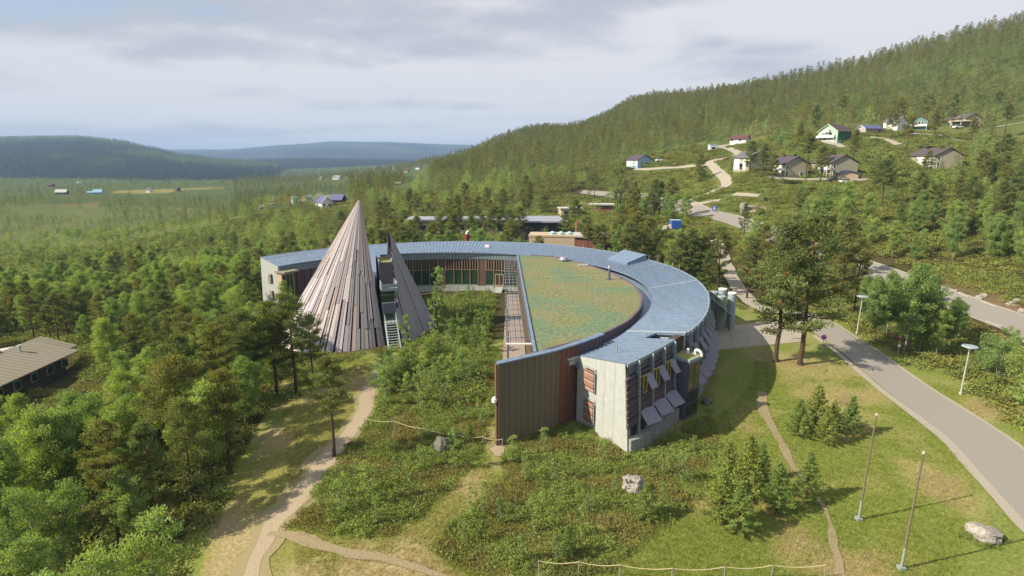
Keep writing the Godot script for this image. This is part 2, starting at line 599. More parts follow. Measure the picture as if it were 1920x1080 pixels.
func make_ground() -> void:
	var lawn := ground_poly([-100, 1900, 300, 1080, 400, 930, 470, 830, 540, 700, 620, 665, 735, 660, 950, 640, 1340, 580, 1500, 560, 1600, 560, 1920, 740, 2300, 900, 3000, 1300, 3000, 1900])
	var worn := ground_poly([330, 1400, 385, 1010, 430, 905, 500, 820, 560, 760, 640, 690, 700, 676, 730, 700, 690, 760, 660, 810, 560, 945, 535, 990, 640, 1010, 730, 1010, 800, 970, 860, 900, 930, 850, 940, 870, 870, 960, 800, 1030, 900, 1100, 1050, 1400])
	var fen := ground_poly([-900, 590, 150, 532, 330, 502, 450, 478, 475, 440, 430, 400, 300, 385, -900, 385])
	var park := ground_poly([1330, 590, 1480, 590, 1600, 560, 1700, 560, 1920, 680, 2000, 800, 1920, 1500, 1700, 1500, 1330, 760])
	var scrub := ground_poly([1180, 330, 1300, 270, 1400, 235, 1520, 230, 1700, 205, 2000, 200, 2000, 380, 1500, 400, 1380, 440, 1180, 400])
	var field := ground_poly([40, 400, 0, 402, 0, 392, 100, 384, 190, 378, 185, 390])
	var yellow := ground_poly([215, 362, 215, 358, 275, 355, 320, 354, 415, 351, 418, 353, 330, 358, 300, 363])
	var camp := ground_poly([485, 380, 490, 370, 540, 368, 600, 364, 640, 366, 640, 392, 600, 390])
	var bank := ground_poly([1020, 395, 1030, 378, 1100, 372, 1125, 378, 1125, 398, 1060, 402])
	var cut := ground_poly([1755, 520, 1790, 505, 1925, 540, 1925, 600, 1830, 572])
	var blob := FastNoiseLite.new()
	blob.seed = 31
	blob.frequency = 0.05
	blob.fractal_octaves = 5
	var n := azs.size()
	var p := PackedVector3Array()
	var c := PackedColorArray()
	for j in NR:
		for i in n:
			var r := rads[j]
			var x := r * sin(azs[i])
			var z := -r * cos(azs[i])
			p.append(Vector3(x, heights[j * n + i], z))
			var k := blob.get_noise_2d(x * 2.0, z * 2.0)
			var k2 := blob.get_noise_2d(x * 0.5 + 300.0, z * 0.5)
			var col := Color(0.085, 0.095, 0.035).lerp(Color(0.13, 0.10, 0.05), clampf(0.5 + k, 0.0, 1.0))
			if r > 300.0:
				col = Color(0.11, 0.16, 0.046).lerp(Color(0.15, 0.19, 0.055), clampf(0.5 + k2, 0.0, 1.0))
			if r < 120.0 and within(x, z, worn):
				col = Color(0.32, 0.32, 0.095).lerp(Color(0.50, 0.41, 0.22), smoothstep(-0.30, 0.25, k * 0.8 + k2 * 0.5))
			elif r < 330.0 and (within(x, z, lawn) or within(x, z, park)):
				col = Color(0.265, 0.325, 0.078).lerp(Color(0.44, 0.40, 0.175), smoothstep(-0.12, 0.42, k * 0.9 + k2 * 0.45))
				if k > 0.32:
					col = col.lerp(Color(0.30, 0.22, 0.12), 0.4)
			elif within(x, z, fen):
				col = Color(0.16, 0.215, 0.068).lerp(Color(0.21, 0.235, 0.085), clampf(0.5 + k2 * 1.5, 0.0, 1.0))
			elif within(x, z, scrub):
				col = Color(0.15, 0.22, 0.055).lerp(Color(0.24, 0.24, 0.09), clampf(0.4 + k, 0.0, 1.0))
			elif within(x, z, cut):
				col = Color(0.20, 0.17, 0.08).lerp(Color(0.30, 0.20, 0.13), clampf(0.5 + k * 1.5, 0.0, 1.0))
			elif within(x, z, bank):
				col = Color(0.50, 0.38, 0.25).lerp(Color(0.28, 0.20, 0.12), clampf(0.4 + k, 0.0, 1.0))
			elif within(x, z, field):
				col = Color(0.26, 0.19, 0.10).lerp(Color(0.20, 0.19, 0.08), clampf(0.4 + k, 0.0, 1.0))
			elif within(x, z, yellow):
				col = Color(0.36, 0.33, 0.10)
			elif within(x, z, camp):
				col = Color(0.30, 0.30, 0.09).lerp(Color(0.42, 0.32, 0.18), clampf(0.4 + k, 0.0, 1.0))
			c.append(col)
	struct("ground", grid_mesh(p, c, n, NR, M.ground))

# a far hill: its skyline as bearings, how far its foot, its crest and its back lie
func far_hill(called: String, line: Array, foot: float, crest: float, back: float, low: Color, high: Color, trees: int) -> void:
	var p := PackedVector3Array()
	var c := PackedColorArray()
	var steps := 220
	var rows := 44
	var nz := FastNoiseLite.new()
	nz.seed = 40 + line.size()
	nz.frequency = 0.0016
	nz.fractal_octaves = 5
	for j in rows + 1:
		var t := float(j) / rows
		for i in steps + 1:
			var px := lerpf(line[0], line[line.size() - 2], float(i) / steps)
			var k := 0
			while k < line.size() - 4 and line[k + 2] < px:
				k += 2
			var f := clampf((px - line[k]) / maxf(line[k + 2] - line[k], 1.0), 0.0, 1.0)
			f = f * f * (3.0 - 2.0 * f) * 0.5 + f * 0.5
			var py: float = lerpf(line[k + 1], line[k + 3], f)
			var top := deep(px, py, -crest)
			var d := lerpf(foot, crest, t / 0.7) if t < 0.7 else lerpf(crest, back, (t - 0.7) / 0.3)
			var y: float
			var s := t / 0.7
			if t < 0.7:
				y = lerpf(-16.0, top.y, 0.45 * sin(s * PI * 0.5) + 0.55 * smoothstep(0.0, 1.0, s))
			else:
				y = lerpf(top.y, -20.0, smoothstep(0.0, 1.0, (t - 0.7) / 0.3))
			var q := Vector3(top.x / crest * d, y, -d)
			y = nz.get_noise_2d(q.x, q.z)
			q.y += y * 14.0 * sin(clampf(s, 0.0, 1.0) * PI)
			p.append(q)
			c.append(low.lerp(high, smoothstep(0.45, 0.75, s + y * 0.7)))  # cloud shade below and sunlit top are put into the slope colour
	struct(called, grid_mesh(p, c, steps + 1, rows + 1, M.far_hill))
	for i in trees:
		var fi := rng.randf() * (steps - 1.0)
		var fj := rng.randf() * rows * 0.71
		var a := int(fj) * (steps + 1) + int(fi)
		var q := p[a].lerp(p[a + 1], fi - int(fi)).lerp(p[a + steps + 1].lerp(p[a + steps + 2], fi - int(fi)), fj - int(fj))
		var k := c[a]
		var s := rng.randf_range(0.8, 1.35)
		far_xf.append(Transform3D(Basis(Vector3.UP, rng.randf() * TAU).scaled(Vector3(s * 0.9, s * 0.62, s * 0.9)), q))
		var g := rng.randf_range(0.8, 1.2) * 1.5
		far_col.append(Color(k.r * g / 0.17, k.g * g / 0.19, k.b * g / 0.06))  # trees carry the slope's painted cloud shade in their tint

var far_xf := []
var far_col := []

func make_hills() -> void:
	far_hill("hill", [-600, 300, -300, 272, -80, 262, 60, 259, 150, 259, 220, 266, 280, 277, 340, 290, 420, 300, 520, 308], 1250, 2700, 3800, Color(0.030, 0.042, 0.030), Color(0.075, 0.115, 0.035), 14000)  # dark low colour stands for cloud shade, high colour for the sunlit top
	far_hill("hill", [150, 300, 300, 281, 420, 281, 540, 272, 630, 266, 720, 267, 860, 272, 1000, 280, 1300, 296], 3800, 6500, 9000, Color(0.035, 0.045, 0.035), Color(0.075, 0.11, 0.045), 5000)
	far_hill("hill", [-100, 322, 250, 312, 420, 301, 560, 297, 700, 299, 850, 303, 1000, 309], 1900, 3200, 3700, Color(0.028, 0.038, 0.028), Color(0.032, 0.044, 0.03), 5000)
	# river and its sandbank
	var b := MB.new()
	var w := []
	for q in [[250, 331.5], [400, 333.5], [520, 331], [560, 326], [430, 323.5], [330, 324.5]]:
		var g := level(q[0], q[1], -13.6)
		w.append(g)
	for i in range(1, w.size() - 1):
		b.tri(w[0], w[i], w[i + 1])
	var wm := mat("water", Color(0.05, 0.07, 0.10), 0.12, 0.6)
	struct("river", b.mesh(wm))
	b = MB.new()
	w = []
	for q in [[357, 329.5], [372, 327], [402, 325], [410, 327], [414, 330.5], [440, 331], [436, 332.4], [392, 333], [370, 331.6]]:
		var g := level(q[0], q[1], -13.2)
		w.append(g)
	for i in range(1, w.size() - 1):
		b.tri(w[0], w[i], w[i + 1])
	struct("sandbank", b.mesh(M.sand))

# ---------------------------------------------------------------- roads and paths
func ribbon(pts: Array, widths: Array, lift: float, m: Material, ragged := 0.0, across := 4, shift := 0.0) -> ArrayMesh:
	# pts: ground places; a strip draped over the ground
	var line: Array = []
	for i in pts.size() - 1:
		var a: Vector3 = pts[maxi(i - 1, 0)]
		var b: Vector3 = pts[i]
		var d: Vector3 = pts[i + 1]
		var e: Vector3 = pts[mini(i + 2, pts.size() - 1)]
		var steps := clampi(int(b.distance_to(d) / 0.8), 2, 60)
		for k in steps:
			var t := float(k) / steps
			line.append([b.cubic_interpolate(d, a, e, t), lerpf(widths[i], widths[i + 1], t)])
	line.append([pts[pts.size() - 1], widths[widths.size() - 1]])
	var nz := FastNoiseLite.new()
	nz.seed = 5
	nz.frequency = 0.45
	var p := PackedVector3Array()
	for i in line.size():
		var q: Vector3 = line[i][0]
		var dir: Vector3 = line[mini(i + 1, line.size() - 1)][0] - line[maxi(i - 1, 0)][0]
		dir.y = 0.0
		dir = dir.normalized()
		var side := Vector3(-dir.z, 0, dir.x)
		for k in across + 1:
			var s := float(k) / across * 2.0 - 1.0
			var off: float = s * line[i][1] * 0.5 + shift
			off += (nz.get_noise_2d(q.x * 0.5 + s * 17.0, q.z * 0.5) * ragged * 0.8) * absf(s)
			var x := q.x + side.x * off
			var z := q.z + side.z * off
			p.append(on(x, z, lift + Vector2(x, z).length() * 0.0006))
	return grid_mesh(p, PackedColorArray(), across + 1, line.size(), m)

func lands(s: Array) -> Array:
	var out := []
	for i in range(0, s.size(), 2):
		out.append(land(s[i], s[i + 1]))
	return out

var road_lines := []     # [places, half width] kept clear of plants

func make_roads() -> void:
	# gravel path down from the cone and its two branches
	var a := lands([742, 664, 712, 690, 694, 730, 683, 770, 655, 815, 622, 850, 590, 895, 552, 945, 512, 990, 480, 1050, 455, 1130])
	struct("path", ribbon(a, [1.1, 1.2, 1.3, 1.4, 1.6, 1.8, 1.8, 1.8, 1.6, 1.3, 1.0], 0.035, M.gravel, 0.7))
	var fringe := textured(mat("dry_earth", Color(0.41, 0.355, 0.20), 0.95, 0.1), noise_tex(19, 0.05, 0.6, 1.0, 512, 6), Vector3.ONE * 0.5, true)
	struct("path", ribbon(a, [1.8, 1.9, 2.1, 2.3, 2.8, 3.2, 3.3, 3.3, 3.2, 2.9, 2.6], 0.02, fringe, 1.5, 6))
	road_lines.append([a, 1.1])
	var b := lands([505, 1000, 560, 1010, 640, 1032, 730, 1052, 830, 1082, 930, 1130])
	var dirt := textured(mat("trodden_earth", Color(0.36, 0.30, 0.19), 0.95, 0.1), noise_tex(4, 0.03, 0.7, 1.0, 512, 6), Vector3.ONE * 0.4, true)
	struct("path", ribbon(b, [0.8, 0.85, 0.8, 0.7, 0.65, 0.6], 0.045, dirt, 0.6))
	road_lines.append([b, 0.6])
	var t := lands([1428, 735, 1432, 770, 1450, 805, 1470, 840, 1490, 880, 1530, 930, 1552, 965, 1560, 1000, 1568, 1040, 1580, 1100])
	struct("path", ribbon(t, [1.0, 1.0, 0.8, 0.65, 0.5, 0.4, 0.35, 0.4, 0.5, 0.6], 0.03, dirt, 0.35))
	road_lines.append([t, 0.4])
	# the access road with its pale stone verges
	var e := lands([2900, 1700, 2300, 1220, 2050, 1030, 1920, 905, 1830, 820, 1700, 730, 1620, 668, 1565, 630, 1530, 605, 1490, 585])
	struct("road", ribbon(e, [5.2, 5.2, 5.2, 5.2, 5.1, 4.9, 4.7, 4.6, 4.6, 4.6], 0.03, M.asphalt, 0.0))
	struct("kerb", ribbon(e.slice(0, 8), [0.9, 0.9, 0.9, 0.9, 0.9, 0.8, 0.7, 0.6], 0.022, M.verge_stone, 0.12, 2, -2.95))
	struct("kerb", ribbon(e.slice(0, 9), [0.5, 0.5, 0.5, 0.5, 0.45, 0.4, 0.4, 0.4, 0.4], 0.022, M.verge_stone, 0.08, 2, 2.65))
	road_lines.append([e, 3.4])
	# paved yard beside the outer wall, in slabs
	var yard := thing("paved_yard")
	tag(yard, "", "", "", "structure")
	var c00 := land(1338, 614)
	var c10 := land(1512, 598)
	var c01 := land(1345, 657)
	var c11 := land(1512, 640)
	for i in 6:
		for j in 3:
			var q := []
			for uv in [Vector2(i, j), Vector2(i + 1, j), Vector2(i + 1, j + 1), Vector2(i, j + 1)]:
				var f := Vector2(uv.x / 6.0, uv.y / 3.0)
				var w: Vector3 = c00.lerp(c10, f.x).lerp(c01.lerp(c11, f.x), f.y)
				q.append(w)
			var mid: Vector3 = (q[0] + q[1] + q[2] + q[3]) / 4.0
			var p := []
			for k in [3, 2, 1, 0]:
				var w: Vector3 = mid.lerp(q[k], 0.985)
				p.append(on(w.x, w.z, -0.15))
			for k in 4:
				var w: Vector3 = p[k]
				p.append(Vector3(w.x, w.y + 0.195 + 0.003 * ((i + j) % 2), w.z))
			var s := MB.new()
			s.hexa(p)
			part("slab", s, M.verge_stone, yard)
	# the main road
	var r := lands([2600, 960, 2080, 700, 1985, 645, 1920, 612, 1830, 580, 1740, 546, 1650, 512, 1570, 486, 1480, 455, 1390, 418, 1310, 398, 1262, 386, 1215, 374, 1150, 366, 1090, 360])
	var rm := struct("main_road", ribbon(r, [6.4, 6.4, 6.4, 6.4, 6.4, 6.4, 6.4, 6.4, 6.4, 6.6, 7.5, 9.0, 7.0, 5.0, 4.0], 0.06, M.asphalt))
	struct("verge", ribbon(r, [7.3, 7.3, 7.3, 7.3, 7.3, 7.3, 7.3, 7.3, 7.3, 7.4, 8.4, 9.8, 7.7, 5.6, 4.6], 0.035, M.verge_stone, 0.3))
	road_lines.append([r, 5.0])
	for side: float in [-1.0, 1.0]:
		var run := 0.0
		for i in range(0, 8):
			var p0: Vector3 = r[i]
			var p1: Vector3 = r[i + 1]
			var len := p0.distance_to(p1)
			var dir := (p1 - p0).normalized()
			var sd := Vector3(-dir.z, 0, dir.x) * side * 2.95
			while run < len - 3.0:
				var mb := MB.new()
				var s0 := p0 + dir * run + sd
				var s1 := p0 + dir * (run + 3.0) + sd
				var w := Vector3(-dir.z, 0, dir.x) * 0.09
				var rise := 0.082 + s0.length() * 0.0008
				mb.quad(on((s0 - w).x, (s0 - w).z, rise), on((s1 - w).x, (s1 - w).z, rise), on((s1 + w).x, (s1 + w).z, rise), on((s0 + w).x, (s0 + w).z, rise))
				part("marking", mb, M.road_paint, rm)
				run += 6.0
			run -= len
			run = maxf(run, 0.0)
	# side roads up to the houses
	for s in [[1262, 386, 1300, 374, 1340, 358, 1362, 346, 1352, 328, 1336, 312, 1330, 305, 1352, 299, 1376, 293, 1384, 288, 1368, 280, 1352, 275, 1372, 272], [1330, 310, 1280, 314, 1230, 317, 1190, 318],
			[1575, 272, 1560, 270, 1545, 266], [1580, 277, 1570, 272, 1552, 268], [1685, 272, 1668, 265, 1650, 260, 1632, 258], [1805, 265, 1780, 260, 1755, 254, 1722, 252], [1700, 252, 1725, 251], [1870, 238, 1900, 234, 1940, 228, 2000, 215],
			[1440, 333, 1480, 336, 1540, 337, 1600, 338, 1625, 336], [1262, 386, 1300, 384, 1350, 376], [1375, 365, 1400, 366, 1425, 368], [1340, 448, 1352, 470, 1362, 500, 1400, 560, 1450, 590]]:
		var pts := lands(s)
		var ws := []
		for i in pts.size():
			ws.append(3.6 if s.size() > 20 else 2.9)
		struct("side_road", ribbon(pts, ws, 0.07, M.verge_stone, 0.4))
		road_lines.append([pts, 2.6])
	# bare gravel in front of the campsite and the sandy yard by the boulders
	for s in [[490, 378, 545, 377, 600, 376, 650, 384], [1395, 396, 1420, 392, 1445, 388], [1040, 390, 1075, 384, 1120, 382]]:
		struct("gravel_yard", ribbon(lands(s), [5.0, 6.0, 6.0, 5.0].slice(0, s.size() / 2), 0.08, M.sand, 1.0))

func near_line(x: float, z: float, margin: float) -> bool:
	for r in road_lines:
		var pts: Array = r[0]
		var h: float = r[1] + margin
		for i in pts.size() - 1:
			var a := Vector2(pts[i].x, pts[i].z)
			var b := Vector2(pts[i + 1].x, pts[i + 1].z)
			var q := Geometry2D.get_closest_point_to_segment(Vector2(x, z), a, b)
			if q.distance_squared_to(Vector2(x, z)) < h * h:
				return true
	return false

# ---------------------------------------------------------------- the ring-shaped building
const CX := -12.0
const CZ := -86.0
var outer_tab := [-66.0, 46.0, -60.5, 44.5, -55.0, 43.2, -48.6, 42.1, -44.0, 41.6, -38.7, 41.0, -34.0, 40.5, -28.0, 39.9, -22.0, 39.5, -10.0, 39.1, 0.0, 39.0, 20.0, 39.1, 40.0, 39.6, 60.0, 40.4, 77.0, 40.0, 97.0, 39.5, 111.0, 38.8, 131.0, 38.2, 152.0, 38.2]
var inner_tab := [-66.0, 38.6, -62.0, 37.8, -44.7, 34.8, -37.0, 33.7, -21.0, 32.6, -9.0, 32.3, 4.0, 32.3, 18.0, 32.4, 36.0, 32.6, 54.0, 33.3, 68.0, 33.0, 98.0, 32.7, 112.0, 32.8, 137.0, 33.8, 152.0, 34.0]
const EAVE := 8.05
const VALLEY := 6.75

func tab(t: Array, x: float) -> float:
	var i := 0
	while i < t.size() - 4 and t[i + 2] < x:
		i += 2
	var f := clampf((x - t[i]) / (t[i + 2] - t[i]), 0.0, 1.0)
	return lerpf(t[i + 1], t[i + 3], f)

func ro(a: float) -> float: return (tab(outer_tab, a - 2.0) + tab(outer_tab, a) + tab(outer_tab, a + 2.0)) / 3.0
func ri(a: float) -> float: return (tab(inner_tab, a - 3.0) + tab(inner_tab, a) + tab(inner_tab, a + 3.0)) / 3.0

func ring(a: float, r: float, y: float) -> Vector3:
	return Vector3(CX + r * cos(deg_to_rad(a)), y, CZ - r * sin(deg_to_rad(a)))

func radial(a: float) -> Vector3:
	return Vector3(cos(deg_to_rad(a)), 0, -sin(deg_to_rad(a)))

func tangent(a: float) -> Vector3:
	return Vector3(-sin(deg_to_rad(a)), 0, -cos(deg_to_rad(a)))

# a piece with its own axes: x along the wall (tangent), y up, z outwards
func frame_at(a: float, p: Vector3, lean := 0.0) -> Transform3D:
	var z := radial(a)
	var x := tangent(a)
	var b := Basis(x, Vector3.UP, z)
	if lean != 0.0:
		b = b.rotated(x, lean)
	return Transform3D(b, p)

func arc_block(a0: float, a1: float, ra: float, rb: float, ya0: float, ya1: float, yb0: float, yb1: float, k := Color.WHITE, b: MB = null) -> MB:
	# a curved slab: inner radius ra (heights ya0..ya1), outer rb (heights yb0..yb1)
	if b == null:
		b = MB.new()
	var p := [ring(a0, ra, ya0), ring(a0, rb, yb0), ring(a1, rb, yb0), ring(a1, ra, ya0), ring(a0, ra, ya1), ring(a0, rb, yb1), ring(a1, rb, yb1), ring(a1, ra, ya1)]
	b.hexa(p, k)
	return b

func skin(a: float, y: float, out := 0.0) -> Vector3:      # a place on the outer wall, which leans in towards its top
	return ring(a, lerpf(ro(a) + 0.55, ro(a) - 0.2, clampf(y / EAVE, 0.0, 1.0)) + out, y)

func make_ring() -> void:
	var t := thing("ring_building", Vector3.ZERO)
	tag(t, "ring-shaped timber and concrete building with pale blue zinc roof around a courtyard", "building")
	var a0 := -60.5
	var a1 := 151.5
	# roof: panels between standing seams
	var roof := Node3D.new()
	roof.name = "roof"
	t.add_child(roof)
	var n := 196
	for i in n:
		var p := lerpf(a0, a1, float(i) / n)
		var q := lerpf(a0, a1, float(i + 1) / n)
		var m := (p + q) * 0.5
		var b := MB.new()
		var lap := 0.12 if m > -44.9 else 0.02
		var rb0 := ro(p) + lap
		var rb1 := ro(q) + lap
		if m > -48.6 and m < -44.9:
			rb0 = 38.6
			rb1 = 38.6
		var ia := ri(p) - 0.15
		var ib := ri(q) - 0.15
		var h0 := lerpf(VALLEY, EAVE, (rb0 - ia) / (ro(p) + lap - ia))
		var h1 := lerpf(VALLEY, EAVE, (rb1 - ib) / (ro(q) + lap - ib))
		b.hexa([ring(p, ia, VALLEY - 0.2), ring(p, rb0, h0 - 0.2), ring(q, rb1, h1 - 0.2), ring(q, ib, VALLEY - 0.2), ring(p, ia, VALLEY), ring(p, rb0, h0), ring(q, rb1, h1), ring(q, ib, VALLEY)])
		var e := p + 0.055
		var s := p - 0.055
		b.hexa([ring(s, ia, VALLEY - 0.02), ring(s, rb0 - 0.14, h0 - 0.02), ring(e, rb0 - 0.14, h0 - 0.02), ring(e, ia, VALLEY - 0.02), ring(s, ia, VALLEY + 0.065), ring(s, rb0 - 0.14, h0 + 0.045), ring(e, rb0 - 0.14, h0 + 0.045), ring(e, ia, VALLEY + 0.065)])
		part("roof_panel", b, M.zinc_b if (i * 7 + i / 5) % 3 == 0 else M.zinc, roof)
	# pale ridge flashings where roof lengths meet
	for e in [-44.8, -4.5]:
		var b := MB.new()
		var ia := ri(e) - 0.1
		var oa := ro(e) + 0.14
		b.hexa([ring(e - 0.16, ia, VALLEY), ring(e - 0.16, oa, EAVE), ring(e + 0.16, oa, EAVE), ring(e + 0.16, ia, VALLEY), ring(e - 0.16, ia, VALLEY + 0.12), ring(e - 0.16, oa, EAVE + 0.12), ring(e + 0.16, oa, EAVE + 0.12), ring(e + 0.16, ia, VALLEY + 0.12)])
		part("flashing", b, M.zinc_light, roof)
	# eaves trim all round the outside
	var trim := MB.new()
	for i in 106:
		var p := -60.6 + 2.0 * i
		var q := p + 2.0
		if p > -49.0 and q < -44.5:
			continue
		if q < -44.0:
			trim.hexa([ring(p, ro(p) - 0.04, EAVE - 0.26), ring(p, ro(p) + 0.06, EAVE - 0.26), ring(q, ro(q) + 0.06, EAVE - 0.26), ring(q, ro(q) - 0.04, EAVE - 0.26), ring(p, ro(p) - 0.04, EAVE + 0.03), ring(p, ro(p) + 0.06, EAVE + 0.03), ring(q, ro(q) + 0.06, EAVE + 0.03), ring(q, ro(q) - 0.04, EAVE + 0.03)])
		else:
			trim.hexa([ring(p, ro(p) + 0.08, EAVE - 0.34), ring(p, ro(p) + 0.2, EAVE - 0.34), ring(q, ro(q) + 0.2, EAVE - 0.34), ring(q, ro(q) + 0.08, EAVE - 0.34), ring(p, ro(p) + 0.08, EAVE + 0.04), ring(p, ro(p) + 0.2, EAVE + 0.04), ring(q, ro(q) + 0.2, EAVE + 0.04), ring(q, ro(q) + 0.08, EAVE + 0.04)])
	part("eaves_trim", trim, M.zinc_light, roof)
	# raised hatch, small vents and rods
	var hb := MB.new()
	hb.hexa([ring(23.6, 35.0, 7.0), ring(23.2, 41.4 - 2.6, 7.7), ring(33.0, 39.2, 7.7), ring(33.0, 35.3, 7.0), ring(23.6, 35.0, 7.75), ring(23.2, 38.8, 9.0), ring(33.0, 39.2, 9.0), ring(33.0, 35.3, 7.75)])
	part("roof_hatch", hb, M.zinc, roof)
	for q in [[79.2, 36.2, 0.55], [26.5, 38.2, 1.1], [15.5, 37.4, 0.9], [-57.0, 40.2, 0.9]]:
		var b := MB.new()
		var y := lerpf(VALLEY, EAVE, (q[1] - ri(q[0])) / (ro(q[0]) - ri(q[0])))
		if q[2] < 0.6:
			b.box(frame_at(q[0], ring(q[0], q[1], y + 0.25)), Vector3(0.9, 0.5, 0.6))
		else:
			b.tube(ring(q[0], q[1], y - 0.1), ring(q[0], q[1], y + q[2]), 0.06, 0.06, 8, Color.WHITE, true)
		part("roof_vent", b, M.white_metal if q[2] < 0.6 else M.teal_steel, roof)
	var a := 8.0
	while a < 150.0:
		var b := MB.new()
		b.tube(ring(a, ro(a) + 0.05, EAVE), ring(a, ro(a) + 0.05, EAVE + 0.85), 0.03, 0.022, 5, Color.WHITE, true)
		part("roof_rod", b, M.steel, roof)
		a += 3.7
	# outer wall backing, and the inner wall
	var w := MB.new()
	for i in 106:
		var p := a0 + 2.0 * i
		var q := p + 2.0
		w.hexa([ring(p, ro(p) - 1.0, -4), ring(p, ro(p) + 0.55, -4), ring(q, ro(q) + 0.55, -4), ring(q, ro(q) - 1.0, -4), ring(p, ro(p) - 1.0, EAVE - 0.3), ring(p, ro(p) - 0.2, EAVE - 0.22), ring(q, ro(q) - 0.2, EAVE - 0.22), ring(q, ro(q) - 1.0, EAVE - 0.3)])
	part("outer_wall", w, M.wood_dark, t)
	w = MB.new()
	for i in 106:
		var p := a0 + 2.0 * i
		arc_block(p, p + 2.0, ri(p) + 0.75, ri(p) + 1.0, -4, VALLEY - 0.22, -4, VALLEY - 0.22, Color.WHITE, w)
	part("inner_wall", w, M.wood_dark, t)
	near_facade(t)
	far_facade(t)
	concrete_end(t)
	stair_tower(t)
	court_facade(t)
	west_end(t)
	library(t)
	timber_wall(t)

func slat_piece(b: MB, pts: Array, h: float, d: float) -> void:
	# a board following points on the wall: h high, d deep
	for i in pts.size() - 1:
		var p: Vector3 = pts[i]
		var q: Vector3 = pts[i + 1]
		var o := (q - p).cross(Vector3.UP).normalized()
		if o.dot(p - Vector3(CX, p.y, CZ)) < 0.0: o = -o
		var u := Vector3.UP * h * 0.5
		var list := [p - u, p - u + o * d, q - u + o * d, q - u, p + u, p + u + o * d, q + u + o * d, q + u]
		b.hexa(list)

func fin(t: Node3D, a: float) -> void:
	# pale blade that stands out furthest at the eaves
	var x := tangent(a) * 0.045
	var p := []
	for y in [0.9, 8.02]:
		var s := 0.30 if y < 2.0 else 0.55
		for q in [[-1, 0.0], [-1, s], [1, s], [1, 0.0]]:
			p.append(skin(a, y, q[1]) + x * q[0])
	var b := MB.new()
	b.hexa(p)
	part("fin", b, M.zinc_light, t)

func shade_flap(t: Node3D, called: String, a: float, w: float, y: float, h: float, lean: float, out: float, ribs: int) -> void:
	# a ribbed sun-shade hung off the wall, foot outwards
	var f := frame_at(a, skin(a, y, out), lean)
	var b := MB.new()
	b.box(f, Vector3(w, h, 0.05))
	for i in ribs:
		b.box(f * Transform3D(Basis(), Vector3(lerpf(-w * 0.5 + 0.06, w * 0.5 - 0.06, float(i) / (ribs - 1)), 0, 0.045)), Vector3(w / ribs * 0.5, h, 0.05))
	for s in [-1.0, 1.0]:
		b.box(f * Transform3D(Basis(), Vector3(s * w * 0.42, h * 0.1, -out * 0.45)), Vector3(0.05, 0.05, out * 0.9))
	part(called, b, M.zinc_violet, t)

func near_facade(t: Node3D) -> void:
	var zv := mat("zinc_violet", Color(0.27, 0.265, 0.34), 0.5, 0.5)
	var front := Node3D.new()
	front.name = "slatted_front"
	t.add_child(front)
	var woods := ["wood_purple", "wood_brown", "wood_purple", "wood_red", "wood_purple", "wood_dark"]
	for i in 24:
		var y := 2.35 + i * 0.19
		var pts := []
		for k in 6:
			pts.append(skin(lerpf(-60.85, -49.2, k / 5.0), y + 0.015 * sin(i * 5.1 + k), 0.02))
		var b := MB.new()
		slat_piece(b, pts, 0.125, 0.13 + 0.05 * (i % 3))
		part("slat", b, M[woods[(i * 7 + i / 3) % 6]], front)
	# clerestory under the eaves, one pane to a bay
	var bays := [-60.4, -58.5, -55.35, -52.2, -49.1]
	for i in 4:
		var b := MB.new()
		var p := []
		for y in [6.98, 7.9]:
			for q in [[bays[i] + 0.1, 0.0], [bays[i] + 0.1, 0.09], [bays[i + 1] - 0.1, 0.09], [bays[i + 1] - 0.1, 0.0]]:
				p.append(skin(q[0], y, q[1]))
		b.hexa(p)
		part("clerestory", b, M.zinc_dark, front)
		if i > 0:
			var g := MB.new()
			var am: float = (bays[i] + bays[i + 1]) * 0.5
			for k in 3:
				g.box(frame_at(am, skin(am + (k - 1) * 0.55, 7.25, 0.1)), Vector3(0.28, 0.2, 0.04))
			part("clerestory_pane", g, M.glass_dark, front)  # three small dark glass panes to a bay
	for x in [-58.5, -55.35, -52.2, -49.1]:
		fin(front, x)
	for i in 3:
		var am: float = bays[i + 1] + 1.15
		var wdw := Node3D.new()
		wdw.name = "window" if i == 0 else "window_%03d" % i
		front.add_child(wdw)
		var b := MB.new()
		var g := MB.new()
		var f := frame_at(am, skin(am, 5.55, 0.22))
		for s in [-0.42, 0.0, 0.42]:
			b.box(f * Transform3D(Basis(), Vector3(s, 0, 0)), Vector3(0.11, 1.65, 0.12))
		for s in [-0.8, 0.8]:
			b.box(f * Transform3D(Basis(), Vector3(0, s, 0)), Vector3(0.95, 0.1, 0.11))
		g.box(f * Transform3D(Basis(), Vector3(0, 0, -0.03)), Vector3(0.84, 1.55, 0.02))
		part("frame", b, M.wood_yellow, wdw)
		part("pane", g, M.glass_brown, wdw)
		shade_flap(front, "shade_flap", am + 1.15, 0.85, 5.75, 1.45, deg_to_rad(-38), 0.6, 5)
		shade_flap(front, "awning", bays[i + 1] + 1.6, 1.8, 2.75, 1.55, deg_to_rad(-50), 0.8, 12)
	# plinth, which steps out below the slats
	var b := MB.new()
	for i in 6:
		var p := lerpf(-60.5, -49.0, i / 6.0)
		var q := lerpf(-60.5, -49.0, (i + 1) / 6.0)
		arc_block(p, q, ro(p) + 0.2, ro(p) + 0.86, -2, 1.35, -2, 1.3, Color.WHITE, b)
	part("plinth", b, M.concrete_dark, t)

